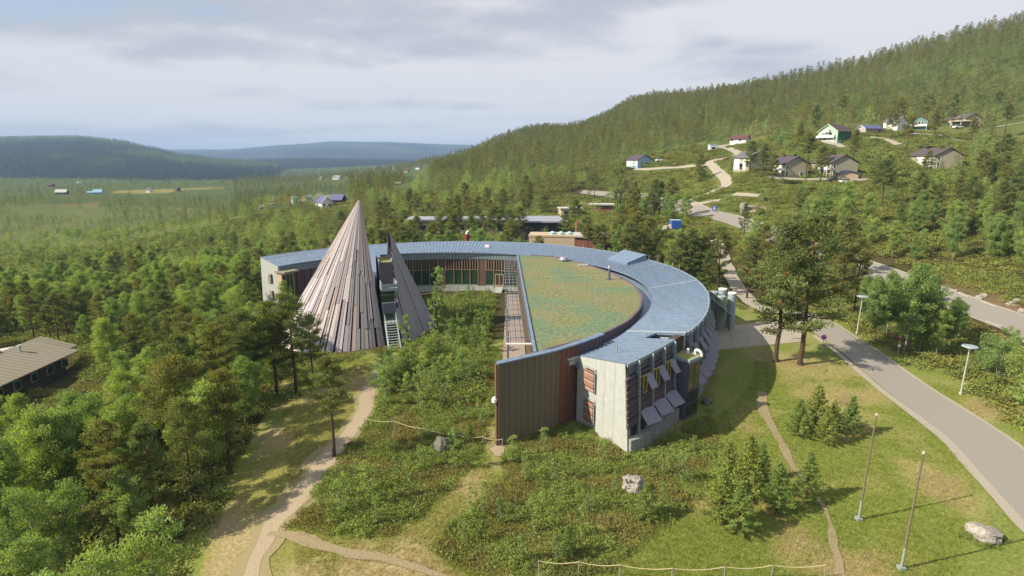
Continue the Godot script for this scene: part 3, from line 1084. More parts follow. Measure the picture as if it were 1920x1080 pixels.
func far_facade(t: Node3D) -> void:
	var front := Node3D.new()
	front.name = "curved_front"
	t.add_child(front)
	var woods := ["wood_brown", "wood_purple", "wood_dark", "wood_purple"]
	for i in 14:
		var pts := []
		for k in 48:
			pts.append(skin(lerpf(-44.5, 62.0, k / 47.0), 2.3 + i * 0.34, 0.02))
		var b := MB.new()
		slat_piece(b, pts, 0.2, 0.12)
		part("slat", b, M[woods[i % 4]], front)
	var b := MB.new()
	for i in 48:
		var p := lerpf(-44.5, 62.0, i / 48.0)
		var q := lerpf(-44.5, 62.0, (i + 1) / 48.0)
		b.hexa([skin(p, 6.95, 0.0), skin(p, 6.95, 0.09), skin(q, 6.95, 0.09), skin(q, 6.95, 0.0), skin(p, 7.9, 0.0), skin(p, 7.9, 0.09), skin(q, 7.9, 0.09), skin(q, 7.9, 0.0)])
	part("clerestory", b, M.zinc_dark, front)
	b = MB.new()
	for i in 48:
		var p := lerpf(-44.5, 62.0, i / 48.0)
		arc_block(p, p + 2.3, ro(p) + 0.2, ro(p) + 0.72, -2.5, 1.25, -2.5, 1.2, Color.WHITE, b)
	part("plinth", b, M.concrete_dark, front)
	for i in 22:
		var a := -43.2 + i * 3.18
		fin(front, a)
		if i < 18:
			shade_flap(front, "shade_flap", a + 2.0, 0.9, 5.7, 1.5, deg_to_rad(-38), 0.6, 5)
			shade_flap(front, "awning", a + 1.6, 1.7, 2.75, 1.5, deg_to_rad(-50), 0.8, 12)

func concrete_end(t: Node3D) -> void:
	# the sunlit concrete gable, cast in panels with recessed joints
	var a := -60.62
	var ia := ri(-60.5) - 0.1
	var oa := ro(-60.5)
	var gable := Node3D.new()
	gable.name = "concrete_gable"
	t.add_child(gable)
	var dir := radial(a)
	var nrm := -tangent(a)
	var base := ring(a, 0, 0)
	var cols := [ia, ia + 2.75, ia + 4.15, ia + 5.6, oa + 0.72]
	var back := MB.new()
	var top_at := func(r: float) -> float: return lerpf(VALLEY, EAVE, (r - ia) / (oa - ia)) - 0.05
	back.hexa([base + dir * ia + Vector3(0, -3, 0), base + dir * (oa + 0.85) + Vector3(0, -3, 0), base + dir * (oa + 0.85) - nrm * 0.4 + Vector3(0, -3, 0), base + dir * ia - nrm * 0.4 + Vector3(0, -3, 0),
		base + dir * ia + Vector3(0, VALLEY - 0.1, 0), base + dir * (oa - 0.25) + Vector3(0, EAVE - 0.1, 0), base + dir * (oa - 0.25) - nrm * 0.4 + Vector3(0, EAVE - 0.1, 0), base + dir * ia - nrm * 0.4 + Vector3(0, VALLEY - 0.1, 0)])
	part("gable_core", back, M.concrete_dark, gable)
	for i in 4:
		for k in 2:
			var b := MB.new()
			var r0: float = cols[i] + (0.0 if i == 0 else 0.012)
			var r1: float = cols[i + 1] - (0.0 if i == 3 else 0.012)
			var y0 := -1.5 if k == 0 else 3.36
			var y1 := 3.34
			var p := []
			for s in 2:
				for q in [[r0, 0.0], [r0, 0.05], [r1, 0.05], [r1, 0.0]]:
					var r: float = q[0]
					var y: float
					if s == 0: y = y0
					elif k == 0: y = y1
					else: y = top_at.call(minf(r, oa))
					if i == 3 and q[0] == r1:
						r = oa + lerpf(0.72, -0.2, clampf(y / EAVE, 0.0, 1.0))
						if k == 1 and s == 1: y = EAVE - 0.05
					p.append(base + dir * r + nrm * q[1] + Vector3(0, y, 0))
			b.hexa([p[0], p[1], p[2], p[3], p[4], p[5], p[6], p[7]])
			part("concrete_panel", b, M.concrete, gable)
	# two window screens of timber slats in steel frames
	for k in 2:
		var s := Node3D.new()
		s.name = "shutter" if k == 0 else "shutter_001"
		gable.add_child(s)
		var y0 := 3.95 if k == 0 else 0.85
		var c := base + dir * (ia + 2.2)
		var f := Transform3D(Basis(dir, Vector3.UP, nrm), c + nrm * 0.32)
		for i in 14:
			var b := MB.new()
			b.box(f * Transform3D(Basis(), Vector3(0, y0 + 0.12 + i * 0.145, 0)), Vector3(1.5, 0.11, 0.05))
			part("slat", b, M[["wood_terracotta", "wood_red", "wood_terracotta", "wood_warm", "wood_terracotta"][(i * 3 + k) % 5]], s)
		var fr := MB.new()
		for q in [-0.8, 0.8]:
			fr.box(f * Transform3D(Basis(), Vector3(q, y0 + 1.15, -0.08)), Vector3(0.05, 2.4, 0.05))
			fr.box(f * Transform3D(Basis(), Vector3(q, y0 + 0.3, -0.2)), Vector3(0.05, 0.05, 0.24))
			fr.box(f * Transform3D(Basis(), Vector3(q, y0 + 2.3, -0.2)), Vector3(0.05, 0.05, 0.24))
		for q in [2.2, 2.36]:
			fr.box(f * Transform3D(Basis(), Vector3(0, y0 + q, -0.08)), Vector3(1.6, 0.04, 0.04))
		part("screen_frame", fr, M.steel, s)
		var g := MB.new()
		g.box(f * Transform3D(Basis(), Vector3(0, y0 + 1.1, -0.25)), Vector3(1.3, 2.0, 0.04))
		part("pane", g, M.glass_green, s)
	# spout box at the mouth of the roof gutter
	var sb := MB.new()
	sb.box(frame_at(-61.6, ring(-61.6, ia - 0.55, 6.15)), Vector3(1.3, 0.55, 1.0))
	sb.box(frame_at(-61.2, ring(-61.2, ia - 0.5, 6.55)), Vector3(1.9, 0.12, 1.3))
	part("gutter_box", sb, M.concrete, t)

func stair_tower(t: Node3D) -> void:
	var a := -46.7
	var tower := Node3D.new()
	tower.name = "stair_tower"
	t.add_child(tower)
	var f := frame_at(a, ring(a, 42.2, 0))
	var b := MB.new()
	b.box(f * Transform3D(Basis(), Vector3(0, 1.9, 0)), Vector3(2.2, 8.2, 2.9))
	part("wall", b, M.zinc_dark, tower)
	b = MB.new()
	b.box(f * Transform3D(Basis(), Vector3(0, 6.1, 0.05)), Vector3(2.5, 0.3, 3.1))
	part("parapet", b, M.zinc_light, tower)
	b = MB.new()
	b.box(f * Transform3D(Basis(), Vector3(0, 6.22, 0.05)), Vector3(2.2, 0.1, 2.8))
	part("flat_roof", b, M.moss_yellow if M.has("moss_yellow") else mat("moss_yellow", Color(0.27, 0.27, 0.10), 0.95, 0.1), tower)
	for k in 4:
		for s in 2:
			b = MB.new()
			b.box(f * Transform3D(Basis(), Vector3(-0.55 + s * 1.1, 0.9 + k * 1.35, 1.48)), Vector3(0.98, 1.22, 0.06))
			part("pane", b, M.glass_rust_reflection if k > 2 else M.glass_dark, tower)
			b = MB.new()
			b.box(f * Transform3D(Basis(), Vector3(-1.13, 0.9 + k * 1.35, -0.7 + s * 1.4)), Vector3(0.06, 1.22, 1.28))
			part("pane", b, M.zinc_dark, tower)
	b = MB.new()
	b.tube(f * Vector3(0.6, 6.25, 0.3), f * Vector3(0.6, 6.75, 0.3), 0.16, 0.16, 10, Color.WHITE, true)
	b.rod([f * Vector3(0.8, 6.25, 1.0), f * Vector3(0.8, 6.7, 1.0), f * Vector3(0.8, 6.8, 1.3), f * Vector3(0.8, 6.6, 1.65), f * Vector3(0.8, 6.25, 1.75)], 0.13, 0.13, 8)
	part("exhaust_pipe", b, M.white_metal, tower)
	# the end of the higher roof behind it, clad in upright panels
	for i in 6:
		b = MB.new()
		var r0 := 38.2 + i * 0.58
		b.hexa([ring(-44.9, r0, 5.8), ring(-44.9, r0 + 0.55, 5.8), ring(-44.6, r0 + 0.55, 5.8), ring(-44.6, r0, 5.8), ring(-44.9, r0, 7.45 + i * 0.09), ring(-44.9, r0 + 0.55, 7.5 + i * 0.09), ring(-44.6, r0 + 0.55, 7.5 + i * 0.09), ring(-44.6, r0, 7.45 + i * 0.09)])
		part("cladding_panel", b, M.zinc_light, tower)

func court_facade(t: Node3D) -> void:
	var wing := Node3D.new()
	wing.name = "court_front"
	t.add_child(wing)
	# sloping fascia of zinc panels under the roof edge
	var a := 64.0
	while a < 150.0:
		var b := MB.new()
		var q := a + 1.02
		b.hexa([ring(a, ri(a) - 0.02, 6.42), ring(a, ri(a) + 0.1, 6.44), ring(q, ri(q) + 0.1, 6.44), ring(q, ri(q) - 0.02, 6.42), ring(a, ri(a) - 0.1, 6.53), ring(a, ri(a) + 0.1, 6.53), ring(q, ri(q) + 0.1, 6.53), ring(q, ri(q) - 0.1, 6.53)])
		b.hexa([ring(a + 0.04, ri(a) + 0.42, 5.25), ring(a + 0.04, ri(a) + 0.7, 5.25), ring(q, ri(q) + 0.7, 5.25), ring(q, ri(q) + 0.42, 5.25), ring(a + 0.04, ri(a) + 0.08, 6.42), ring(a + 0.04, ri(a) + 0.7, 6.42), ring(q, ri(q) + 0.7, 6.42), ring(q, ri(q) + 0.08, 6.42)])
		part("fascia_panel", b, M.zinc_light, wing)
		a += 1.06
	# bays: tall windows above, glass below; brown boarded panels between groups
	var step := 2.9
	a = 67.0
	var i := 0
	while a < 130.0:
		var k := i % 5
		var rr := ri(a) + 0.6
		var m := a + step * 0.5
		if k == 4:
			for s in 6:
				var b := MB.new()
				b.box(frame_at(m, ring(a + step * (s + 0.5) / 6.0, rr, 2.35)), Vector3(0.27, 5.8, 0.1 + 0.03 * (s % 2)))
				part("plank", b, M.wood_brown, wing)
		else:
			var fr := MB.new()
			for s in 4:
				fr.box(frame_at(m, ring(a + step * s / 3.0, rr - 0.05, 4.1)), Vector3(0.17 if s % 3 == 0 else 0.1, 2.3, 0.16))
			fr.box(frame_at(m, ring(a, rr - 0.06, 1.4)), Vector3(0.13, 3.3, 0.14))
			for y in [2.98, 5.22]:
				fr.box(frame_at(m, ring(m, rr - 0.04, y)), Vector3(1.66, 0.12, 0.14))
			var w := part("window", fr, M.wood_frame, wing)
			for s in 3:
				var g := MB.new()
				g.box(frame_at(m, ring(a + step * (s + 0.5) / 3.0, rr, 4.1)), Vector3(0.5, 2.2, 0.04))
				part("pane", g, [M.glass_dark, M.glass_brown, M.glass_dark, M.glass_rust_reflection][(i * 3 + s * 2) % 4] if i > 12 or s != 1 else M.glass_brown, w)
			var g := MB.new()
			g.box(frame_at(m, ring(m, rr, 1.3)), Vector3(1.6, 3.1, 0.05))
			part("pane", g, M.glass_green, w)
			g = MB.new()
			g.box(frame_at(m, ring(m, rr - 0.08, -0.28)), Vector3(1.62, 0.22, 0.2))
			part("sill", g, M.teal_steel, w)
		a += step
		i += 1
	# double door with a landing
	var da := 73.6
	var d := MB.new()
	var f := frame_at(da, ring(da, ri(da) + 0.42, 0))
	for s in [-0.85, 0.0, 0.85]:
		d.box(f * Transform3D(Basis(), Vector3(s, 0.9, 0)), Vector3(0.2, 2.6, 0.14))
	d.box(f * Transform3D(Basis(), Vector3(0, 2.2, 0)), Vector3(1.9, 0.2, 0.13))
	d.box(f * Transform3D(Basis(), Vector3(0, -0.2, 0)), Vector3(1.9, 0.4, 0.13))
	var door := part("door", d, M.wood_frame, wing)
	var g := MB.new()
	g.box(f * Transform3D(Basis(), Vector3(0, 1.0, 0.04)), Vector3(1.5, 2.2, 0.03))
	part("pane", g, M.glass_brown, door)
	var st := MB.new()
	for s in 5:
		st.box(f * Transform3D(Basis(), Vector3(0, -0.45 - s * 0.2, -0.6 - s * 0.3)), Vector3(2.0, 0.2, 0.5))
	for s in [-1.0, 1.0]:
		st.rod([f * Vector3(s, 0.5, -0.3), f * Vector3(s, 0.5, -0.9), f * Vector3(s, -0.6, -2.2)], 0.03, 0.03, 5)
	part("steps", st, M.steel, wing)
	# concrete plinth
	var b := MB.new()
	for k in 32:
		var p := 64.0 + k * 2.75
		arc_block(p, p + 2.75, ri(p) + 0.35, ri(p) + 0.8, -4, -0.42, -4, -0.42, Color.WHITE, b)
	part("plinth", b, M.concrete, wing)

func west_end(t: Node3D) -> void:
	# pale gable at the left end of the ring
	var a := 151.6
	var ia := ri(a) - 0.1
	var oa := ro(a)
	var e := Node3D.new()
	e.name = "west_gable"
	t.add_child(e)
	var nrm := tangent(a)
	var dir := radial(a)
	var base := ring(a, 0, 0)
	var b := MB.new()
	b.hexa([base + dir * (oa + 0.6) + Vector3(0, -6, 0), base + dir * ia + Vector3(0, -6, 0), base + dir * ia - nrm * 0.4 + Vector3(0, -6, 0), base + dir * (oa + 0.6) - nrm * 0.4 + Vector3(0, -6, 0),
		base + dir * (oa + 0.05) + Vector3(0, EAVE - 0.05, 0), base + dir * ia + Vector3(0, VALLEY - 0.05, 0), base + dir * ia - nrm * 0.4 + Vector3(0, VALLEY - 0.05, 0), base + dir * (oa + 0.05) - nrm * 0.4 + Vector3(0, EAVE - 0.05, 0)])
	part("wall", b, M.concrete, e)
	for y in [4.4, 1.3, -1.8]:
		var f := Transform3D(Basis(-dir, Vector3.UP, nrm), base + dir * (oa - 2.2) + nrm * 0.12 + Vector3(0, y, 0))
		var w := MB.new()
		w.box(f, Vector3(0.9, 1.6, 0.1))
		var win := part("window", w, M.glass_brown, e)
		for k in 7:
			var s := MB.new()
			s.box(f * Transform3D(Basis(), Vector3(-0.25, -0.7 + k * 0.24, 0.16)), Vector3(1.3, 0.09, 0.05))
			part("slat", s, M.wood_pale, win)
	# porch with a flat canopy on the courtyard side
	var c := MB.new()
	c.box(frame_at(149.6, ring(149.6, ia - 0.9, 5.75)), Vector3(3.2, 0.3, 2.6))
	part("canopy", c, M.roof_olive, e)
	var k := MB.new()
	k.box(frame_at(149.6, ring(149.6, ia - 0.3, 2.0)), Vector3(2.6, 7.2, 1.4))
	part("porch_wall", k, M.paint_sand, e)
	for i in 3:
		var g := MB.new()
		g.box(frame_at(149.6, ring(149.6 + (i - 1) * 1.35, ia - 1.03, 3.0)), Vector3(0.6, 4.2, 0.06))
		part("pane", g, M.glass_green, e)
	# dark boarded stretch between porch and cone
	for i in 30:
		var q := 146.6 - i * 0.52
		var s := MB.new()
		s.box(frame_at(q, ring(q, ri(q) + 0.55, 2.0)), Vector3(0.27, 7.2, 0.1 + 0.05 * (i % 3)))
		part("plank", s, M[["wood_purple", "wood_brown", "wood_dark", "wood_purple", "wood_red"][(i * 3) % 5]], e)

func library(t: Node3D) -> void:
	# the segment inside the ring: planted roof, glass wall and slatted sun-screen on the courtyard side
	var lib := Node3D.new()
	lib.name = "library_wing"
	t.add_child(lib)
	var zs := [-113.6, -112.5, -104.8, -94.5, -85.1, -77.7, -70.7, -64.7, -59.3, -53.6]
	var xs := [2.0, 7.7, 12.7, 16.8, 18.4, 18.0, 16.2, 13.5, 9.6, 2.4]
	var edge := func(z: float) -> float:
		var i := 0
		while i < zs.size() - 2 and zs[i + 1] < z: i += 1
		return lerpf(xs[i], xs[i + 1], clampf((z - zs[i]) / (zs[i + 1] - zs[i]), 0.0, 1.0))
	var ex := func(z: float) -> float: return 1.1 + 1.1 * (z + 113.5) / 56.7
	var p := PackedVector3Array()
	var c := PackedColorArray()
	var nz := FastNoiseLite.new()
	nz.seed = 12
	nz.frequency = 0.16
	nz.fractal_octaves = 4
	var cells := FastNoiseLite.new()
	cells.seed = 4
	cells.noise_type = FastNoiseLite.TYPE_CELLULAR
	cells.cellular_return_type = FastNoiseLite.RETURN_CELL_VALUE
	cells.frequency = 0.55
	var rows := 180
	var cols := 70
	for j in rows + 1:
		var z := lerpf(-113.6, -53.6, float(j) / rows)
		for i in cols + 1:
			var x := lerpf(ex.call(z), (edge.call(z) + edge.call(z - 1.0) + edge.call(z + 1.0)) / 3.0, float(i) / cols)
			var k := nz.get_noise_2d(x * 1.6, z)
			var k2 := nz.get_noise_2d(x * 0.5 + 90.0, z * 0.5)
			var pc := cells.get_noise_2d(x, z)
			var col := Color(0.235, 0.262, 0.125).lerp(Color(0.272, 0.262, 0.148), clampf(0.45 + k * 1.4, 0.0, 1.0))
			col = col.lerp(Color(0.175, 0.265, 0.17), 0.85 * smoothstep(-0.12, 0.38, k2 + k * 0.5 + 0.004 * (z + 85.0)))
			if pc > 0.86:
				col = col.lerp(Color(0.20, 0.20, 0.20), 0.45)
			elif pc < -0.88:
				col = col.lerp(Color(0.16, 0.27, 0.19), 0.5)
			if fmod(absf(z) + 0.2 * k, 3.0) < 0.22:
				col = col.lerp(Color(0.33, 0.31, 0.20), 0.5)
			if z < -84.0 and z > -104.0 and i > cols * 0.72:
				col = col.lerp(Color(0.32, 0.27, 0.18), clampf(0.3 + k, 0.0, 0.8))
			p.append(Vector3(x, 6.93 + k * 0.05, z))
			c.append(col)
	obj("planted_roof", grid_mesh(p, c, cols + 1, rows + 1, M.green_roof), lib)
	# a pale seam across the planting
	var sm := MB.new()
	sm.quad(Vector3(4.5, 7.0, -91.4), Vector3(17.0, 7.0, -93.0), Vector3(17.0, 7.0, -92.85), Vector3(4.5, 7.0, -91.2))
	part("seam", sm, M.paint_sand, lib)
	# edge wall round the curve and the gutter at its foot
	var w := MB.new()
	var g := MB.new()
	var prev := Vector3.ZERO
	for j in 91:
		var z := lerpf(-113.6, -53.8, j / 90.0)
		var x: float = (edge.call(z) + edge.call(z - 1.0) + edge.call(z + 1.0)) / 3.0
		var q := Vector3(x, 0, z)
		if j > 0:
			var o := (q - prev).cross(Vector3.UP).normalized() * -0.28
			w.hexa([prev + Vector3(0, 5.4, 0), prev + Vector3(0, 5.4, 0) - o, q + Vector3(0, 5.4, 0) - o, q + Vector3(0, 5.4, 0), prev + Vector3(0, 7.06, 0), prev + Vector3(0, 7.06, 0) - o, q + Vector3(0, 7.06, 0) - o, q + Vector3(0, 7.06, 0)])
		prev = q
	part("edge_wall", w, M.wood_purple, lib)
	for j in 64:
		var a := -61.0 + j * 1.95
		arc_block(a, a + 1.95, 28.5, ri(a) + 0.2, 5.6, 5.75, 5.6, 6.1, Color.WHITE, g)
	part("gutter", g, M.zinc, lib)
	var cp := MB.new()
	var turn := Basis(Vector3.UP, atan(1.1 / 56.7))
	cp.box(Transform3D(turn, Vector3(1.64, 6.95, -83.5)), Vector3(0.3, 0.3, 60.0))
	part("roof_edge", cp, M.zinc, lib)
	# glass wall under the edge
	for j in 24:
		var gl := MB.new()
		gl.at(Vector3(ex.call(-112.2 + j * 2.45) + 0.25, 3.2, -112.2 + j * 2.45), Vector3(0.06, 6.6, 2.3))
		part("pane", gl, M.glass_green, lib)
	var mu := MB.new()
	for j in 25:
		mu.at(Vector3(ex.call(-113.4 + j * 2.45) + 0.15, 3.0, -113.4 + j * 2.45), Vector3(0.14, 7.4, 0.14))
	part("mullions", mu, M.wood_frame, lib)
	var en := MB.new()
	en.at(Vector3(3.2, 2.8, -54.0), Vector3(3.4, 8.0, 0.4))
	part("end_wall", en, M.wood_red, lib)
	# slatted screen reaching out over the terrace
	var sc := Node3D.new()
	sc.name = "sun_screen"
	t.add_child(sc)
	for i in 9:
		var b := MB.new()
		b.box(Transform3D(turn, Vector3(1.62 - 0.25 - i * 0.29, 6.72 - i * 0.02, -85.2)), Vector3(0.055, 0.16, 55.6))
		part("slat", b, M.wood_dark if i % 2 else M.zinc_dark, sc)
	for j in 24:
		var b := MB.new()
		var z := -112.6 + j * 2.4
		b.box(Transform3D(Basis(), Vector3(ex.call(z) - 1.4, 6.6, z)), Vector3(2.7, 0.07, 0.1))
		part("cross_bar", b, M.zinc_light, sc)
		if j % 4 == 1:
			b = MB.new()
			b.tube(Vector3(ex.call(z) - 2.5, -1.5, z), Vector3(ex.call(z) - 2.5, 6.55, z), 0.06, 0.06, 6)
			part("post", b, M.zinc_dark, sc)
	var eb := MB.new()
	eb.box(Transform3D(Basis(), Vector3(ex.call(-57.3) - 1.35, 6.65, -57.3)), Vector3(2.9, 0.14, 0.2))
	part("end_bar", eb, M.white, sc)
	# terrace below it
	for j in 13:
		var b := MB.new()
		b.at(Vector3(0.3, gy(0.3, -112.0 + j * 4.3) + 0.05, -111.0 + j * 4.3), Vector3(3.0, 0.3, 4.26))
		part("terrace_slab", b, M.terrace if M.has("terrace") else mat("terrace", Color(0.30, 0.245, 0.225), 0.9, 0.2), lib)
	# things on the planted roof
	var v := thing("roof_pipe", Vector3(15.2, 6.95, -89.3))
	tag(v, "dark upright vent pipe standing on the planted roof", "vent pipe")
	var b := MB.new()
	b.at(Vector3(0, 0.06, 0), Vector3(0.7, 0.14, 0.7))
	part("base", b, M.zinc_dark, v)
	b = MB.new()
	b.tube(Vector3(0, 0.1, 0), Vector3(0, 1.75, 0), 0.2, 0.17, 10, Color.WHITE, true)
	part("pipe", b, M.zinc_dark, v)
	b = MB.new()
	b.tube(Vector3(0, 1.8, 0), Vector3(0, 2.15, 0), 0.26, 0.2, 10, Color.WHITE, true)
	part("cowl", b, M.steel, v)
	var rv := thing("roof_fan", Vector3(9.6, 6.93, -106.6))
	tag(rv, "squat pale round fan housing at the back of the planted roof", "roof fan")
	b = MB.new()
	b.tube(Vector3(0, 0, 0), Vector3(0, 0.3, 0), 0.5, 0.5, 12, Color.WHITE, true)
	part("base", b, M.zinc_light, rv)
	b = MB.new()
	b.tube(Vector3(0, 0.3, 0), Vector3(0, 0.75, 0), 0.85, 0.6, 14, Color.WHITE, true)
	part("cowl", b, M.zinc_violet, rv)
	var rw := thing("roof_walkway", Vector3(12.6, 6.93, -101.6))
	tag(rw, "short grey grille lying on the planted roof near the curved edge", "grille")
	for j in 6:
		b = MB.new()
		b.at(Vector3(-0.75 + j * 0.3, 0.14, 0), Vector3(0.22, 0.2, 0.7))
		part("slat", b, M.steel, rw)

func timber_wall(t: Node3D) -> void:
	# tall boarded wall that carries the library's curve out past the gable
	var tabw := [-74.4, 39.5, -70.0, 38.6, -65.1, 37.9, -60.3, 37.1, -53.4, 36.0]
	var n := 64
	var wall := Node3D.new()
	wall.name = "timber_wall"
	t.add_child(wall)
	var core := MB.new()
	var cope := MB.new()
	for i in n:
		var p := lerpf(-74.2, -53.6, float(i) / n)
		var q := lerpf(-74.2, -53.6, float(i + 1) / n)
		var rp := tab(tabw, p)
		var rq := tab(tabw, q)
		core.hexa([ring(p, rp - 0.5, -3), ring(p, rp - 0.07, -3), ring(q, rq - 0.07, -3), ring(q, rq - 0.5, -3), ring(p, rp - 0.5, 7.7), ring(p, rp - 0.07, 7.7), ring(q, rq - 0.07, 7.7), ring(q, rq - 0.5, 7.7)])
		cope.hexa([ring(p, rp - 0.58, 7.7), ring(p, rp + 0.09, 7.7), ring(q, rq + 0.09, 7.7), ring(q, rq - 0.58, 7.7), ring(p, rp - 0.58, 7.84), ring(p, rp + 0.09, 7.84), ring(q, rq + 0.09, 7.84), ring(q, rq - 0.58, 7.84)])
		var b := MB.new()
		var d := 0.0 if (i * 7) % 3 else 0.03
		var e := (q - p) * 0.06
		b.hexa([ring(p + e, rp - 0.07, -2), ring(p + e, rp + d, -2), ring(q - e, rq + d, -2), ring(q - e, rq - 0.07, -2), ring(p + e, rp - 0.07, 7.69), ring(p + e, rp + d, 7.69), ring(q - e, rq + d, 7.69), ring(q - e, rq - 0.07, 7.69)])
		var k := "wood_olive" if (i * 5) % 3 else "wood_olive_pale"
		if p > -64.4 and p < -60.2: k = "wood_red"
		elif p >= -60.2: k = "wood_purple"
		part("plank", b, M[k], wall)
	part("core", core, M.wood_brown, wall)
	part("coping", cope, M.zinc, wall)
	# reddish end boards and a small white dome lamp
	for i in 2:
		var b := MB.new()
		b.box(frame_at(-74.3, ring(-74.35, 39.05 + i * 0.26, 2.85)), Vector3(0.06, 9.7, 0.24))
		part("end_plank", b, M.wood_red, wall)
	var l := MB.new()
	var lp := ring(-74.6, 39.3, 4.4)
	l.tube(lp + Vector3(0, -0.18, 0), lp + Vector3(0, 0.12, 0), 0.24, 0.24, 12, Color.WHITE, true)
	l.tube(lp + Vector3(0, 0.12, 0), lp + Vector3(0, 0.3, 0), 0.24, 0.1, 12, Color.WHITE, true)
	l.tube(lp, lp + tangent(-74.6) * 0.4, 0.05, 0.05, 6)
	part("dome_camera", l, M.white, wall)

# ---------------------------------------------------------------- the plank-clad cone beside the courtyard
func make_cone() -> void:
	var base := Vector3(-25.0, -1.2, -88.2)
	var rad := 11.2
	var apex := Vector3(-22.75, 19.65, -87.8)
	var u := Vector3(0.95, 0, -0.30).normalized()        # across the slot
	var d := Vector3(0.30, 0, 0.95).normalized()         # along the slot, towards the stairs
	var t := thing("cone_hall")
	tag(t, "tall pointed cone clad in weathered boards, split by a glazed slot", "cone building")
	var foot := func(deg: float) -> Vector3: return base + Vector3(cos(deg_to_rad(deg)), 0, sin(deg_to_rad(deg))) * rad
	var r := RandomNumberGenerator.new()
	r.seed = 5
	var mid_cut := (apex - base).dot(u)
	var halves := [[52.0, 274.0, Vector3.ZERO, "great_shell"], [-80.0, 47.0, u * 1.75, "lesser_shell"]]
	for h in halves.size():
		var off: Vector3 = halves[h][2]
		var shell := Node3D.new()
		shell.name = halves[h][3]
		t.add_child(shell)
		var ap := apex + off
		var top_of := func(deg: float) -> float:
			if h == 0:
				return 0.985
			var s := (foot.call(deg) - apex).dot(u) as float
			return clampf(1.0 - 2.3 / maxf(s, 0.01), 0.0, 0.9)
		var lo: float = halves[h][0]
		var hi: float = halves[h][1]
		# dark backing
		var b := MB.new()
		var n := 60
		for i in n:
			var p := lerpf(lo, hi, float(i) / n)
			var q := lerpf(lo, hi, float(i + 1) / n)
			var fp: Vector3 = foot.call(p) + off
			var fq: Vector3 = foot.call(q) + off
			var tp: Vector3 = fp.lerp(ap, top_of.call(p))
			var tq: Vector3 = fq.lerp(ap, top_of.call(q))
			b.quad(fp + Vector3(0, -2.5, 0), tp, tq, fq + Vector3(0, -2.5, 0))
			fp = fp.lerp(base + off, 0.05)
			fq = fq.lerp(base + off, 0.05)
			b.quad(fq, tq + Vector3(0, -0.4, 0), tp + Vector3(0, -0.4, 0), fp)
		part("backing", b, M.wood_mauve, shell)
		# boards: radiating strips, each of a few lengths that overlap a little
		var strips := 72 if h == 0 else 40
		for i in strips:
			var p := lerpf(lo, hi, float(i) / strips)
			var q := lerpf(lo, hi, float(i + 1) / strips)
			var m := (p + q) * 0.5
			if h == 0 and m > 232.0:
				continue
			if h == 1 and m < -88.0:
				continue
			var top: float = top_of.call(m)
			if top < 0.06:
				continue
			var seam := i % 6 == 2
			var cuts := [0.0]
			if h == 0 and m < 226.0:
				var c := r.randf_range(0.10, 0.34)
				while c < top - 0.1 and cuts.size() < 3:
					cuts.append(c)
					c += r.randf_range(0.18, 0.36)
			elif r.randf() < 0.5:
				cuts.append(top * r.randf_range(0.3, 0.6))
			cuts.append(top)
			for k in cuts.size() - 1:
				var t0: float = cuts[k]
				var t1: float = cuts[k + 1]
				var wide := 0.97
				if seam: wide = 0.52
				elif h == 0 and r.randf() < 0.45: wide = r.randf_range(0.48, 0.72)
				var proud := 0.09 + 0.03 * k + r.randf_range(0.0, 0.03)
				var e := (q - p) * (1.0 - wide)
				var f0: Vector3 = foot.call(p + e * (0.2 if i % 2 else 0.8)) + off
				var f1: Vector3 = foot.call(q - e * (0.8 if i % 2 else 0.2)) + off
				var fm: Vector3 = (f0 + f1) * 0.5 - base - off
				fm.y = 5.0
				var o := fm.normalized() * proud
				var pb := MB.new()
				var a0 := f0.lerp(ap, t0)
				var a1 := f1.lerp(ap, t0)
				var b0 := f0.lerp(ap, t1)
				var b1 := f1.lerp(ap, t1)
				pb.hexa([a0, a0 + o, a1 + o, a1, b0, b0 + o * 0.7, b1 + o * 0.7, b1])
				var pick := r.randf()
				var w := "wood_pale"
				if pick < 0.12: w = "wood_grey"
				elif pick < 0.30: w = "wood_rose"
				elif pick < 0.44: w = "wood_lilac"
				if m < 84.0 and h == 0 and pick > 0.5: w = "wood_grey"  # shade of the right side put into the board colour
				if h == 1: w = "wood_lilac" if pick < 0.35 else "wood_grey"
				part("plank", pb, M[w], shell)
	# slot: two glazed cheeks, steps of flat roofs, a balcony and glass below it
	var slot := Node3D.new()
	slot.name = "glazed_slot"
	t.add_child(slot)
	var s0: Vector3 = foot.call(52.0)                      # front corner of the slot on the great shell
	var along := -d
	# cheek of the great shell
	var c := MB.new()
	var rear: Vector3 = foot.call(272.0)
	c.tri(s0 + u * 0.02, apex + u * 0.02, rear + u * 0.02)
	part("cheek", c, M.wood_purple, slot)
	c = MB.new()
	c.tri(s0 + u * 1.8, s0.lerp(rear, 0.5) + u * 2.6 + Vector3(0, 14.0, 0), rear + u * 1.8)
	part("cheek", c, M.zinc_dark, slot)
	var f := Transform3D(Basis(u, Vector3.UP, d), s0 + u * 1.0)
	# lower glass front under the balcony
	for i in 2:
		for k in 4:
			c = MB.new()
			c.box(f * Transform3D(Basis(), Vector3(-0.45 + i * 0.9, 4.1 + k * 1.25, -2.0 - k * 0.35)), Vector3(0.86, 1.2, 0.06))
			part("pane", c, M.glass_green, slot)
	c = MB.new()
	for k in 5:
		c.box(f * Transform3D(Basis(), Vector3(0, 3.48 + k * 1.25, -1.98 - k * 0.35)), Vector3(1.9, 0.08, 0.1))
	part("mullions", c, M.teal_steel, slot)
	c = MB.new()
	c.box(f * Transform3D(Basis(), Vector3(0, 2.0, -3.6)), Vector3(1.9, 8.4, 3.0))
	part("core", c, M.zinc_dark, slot)
	# balcony
	c = MB.new()
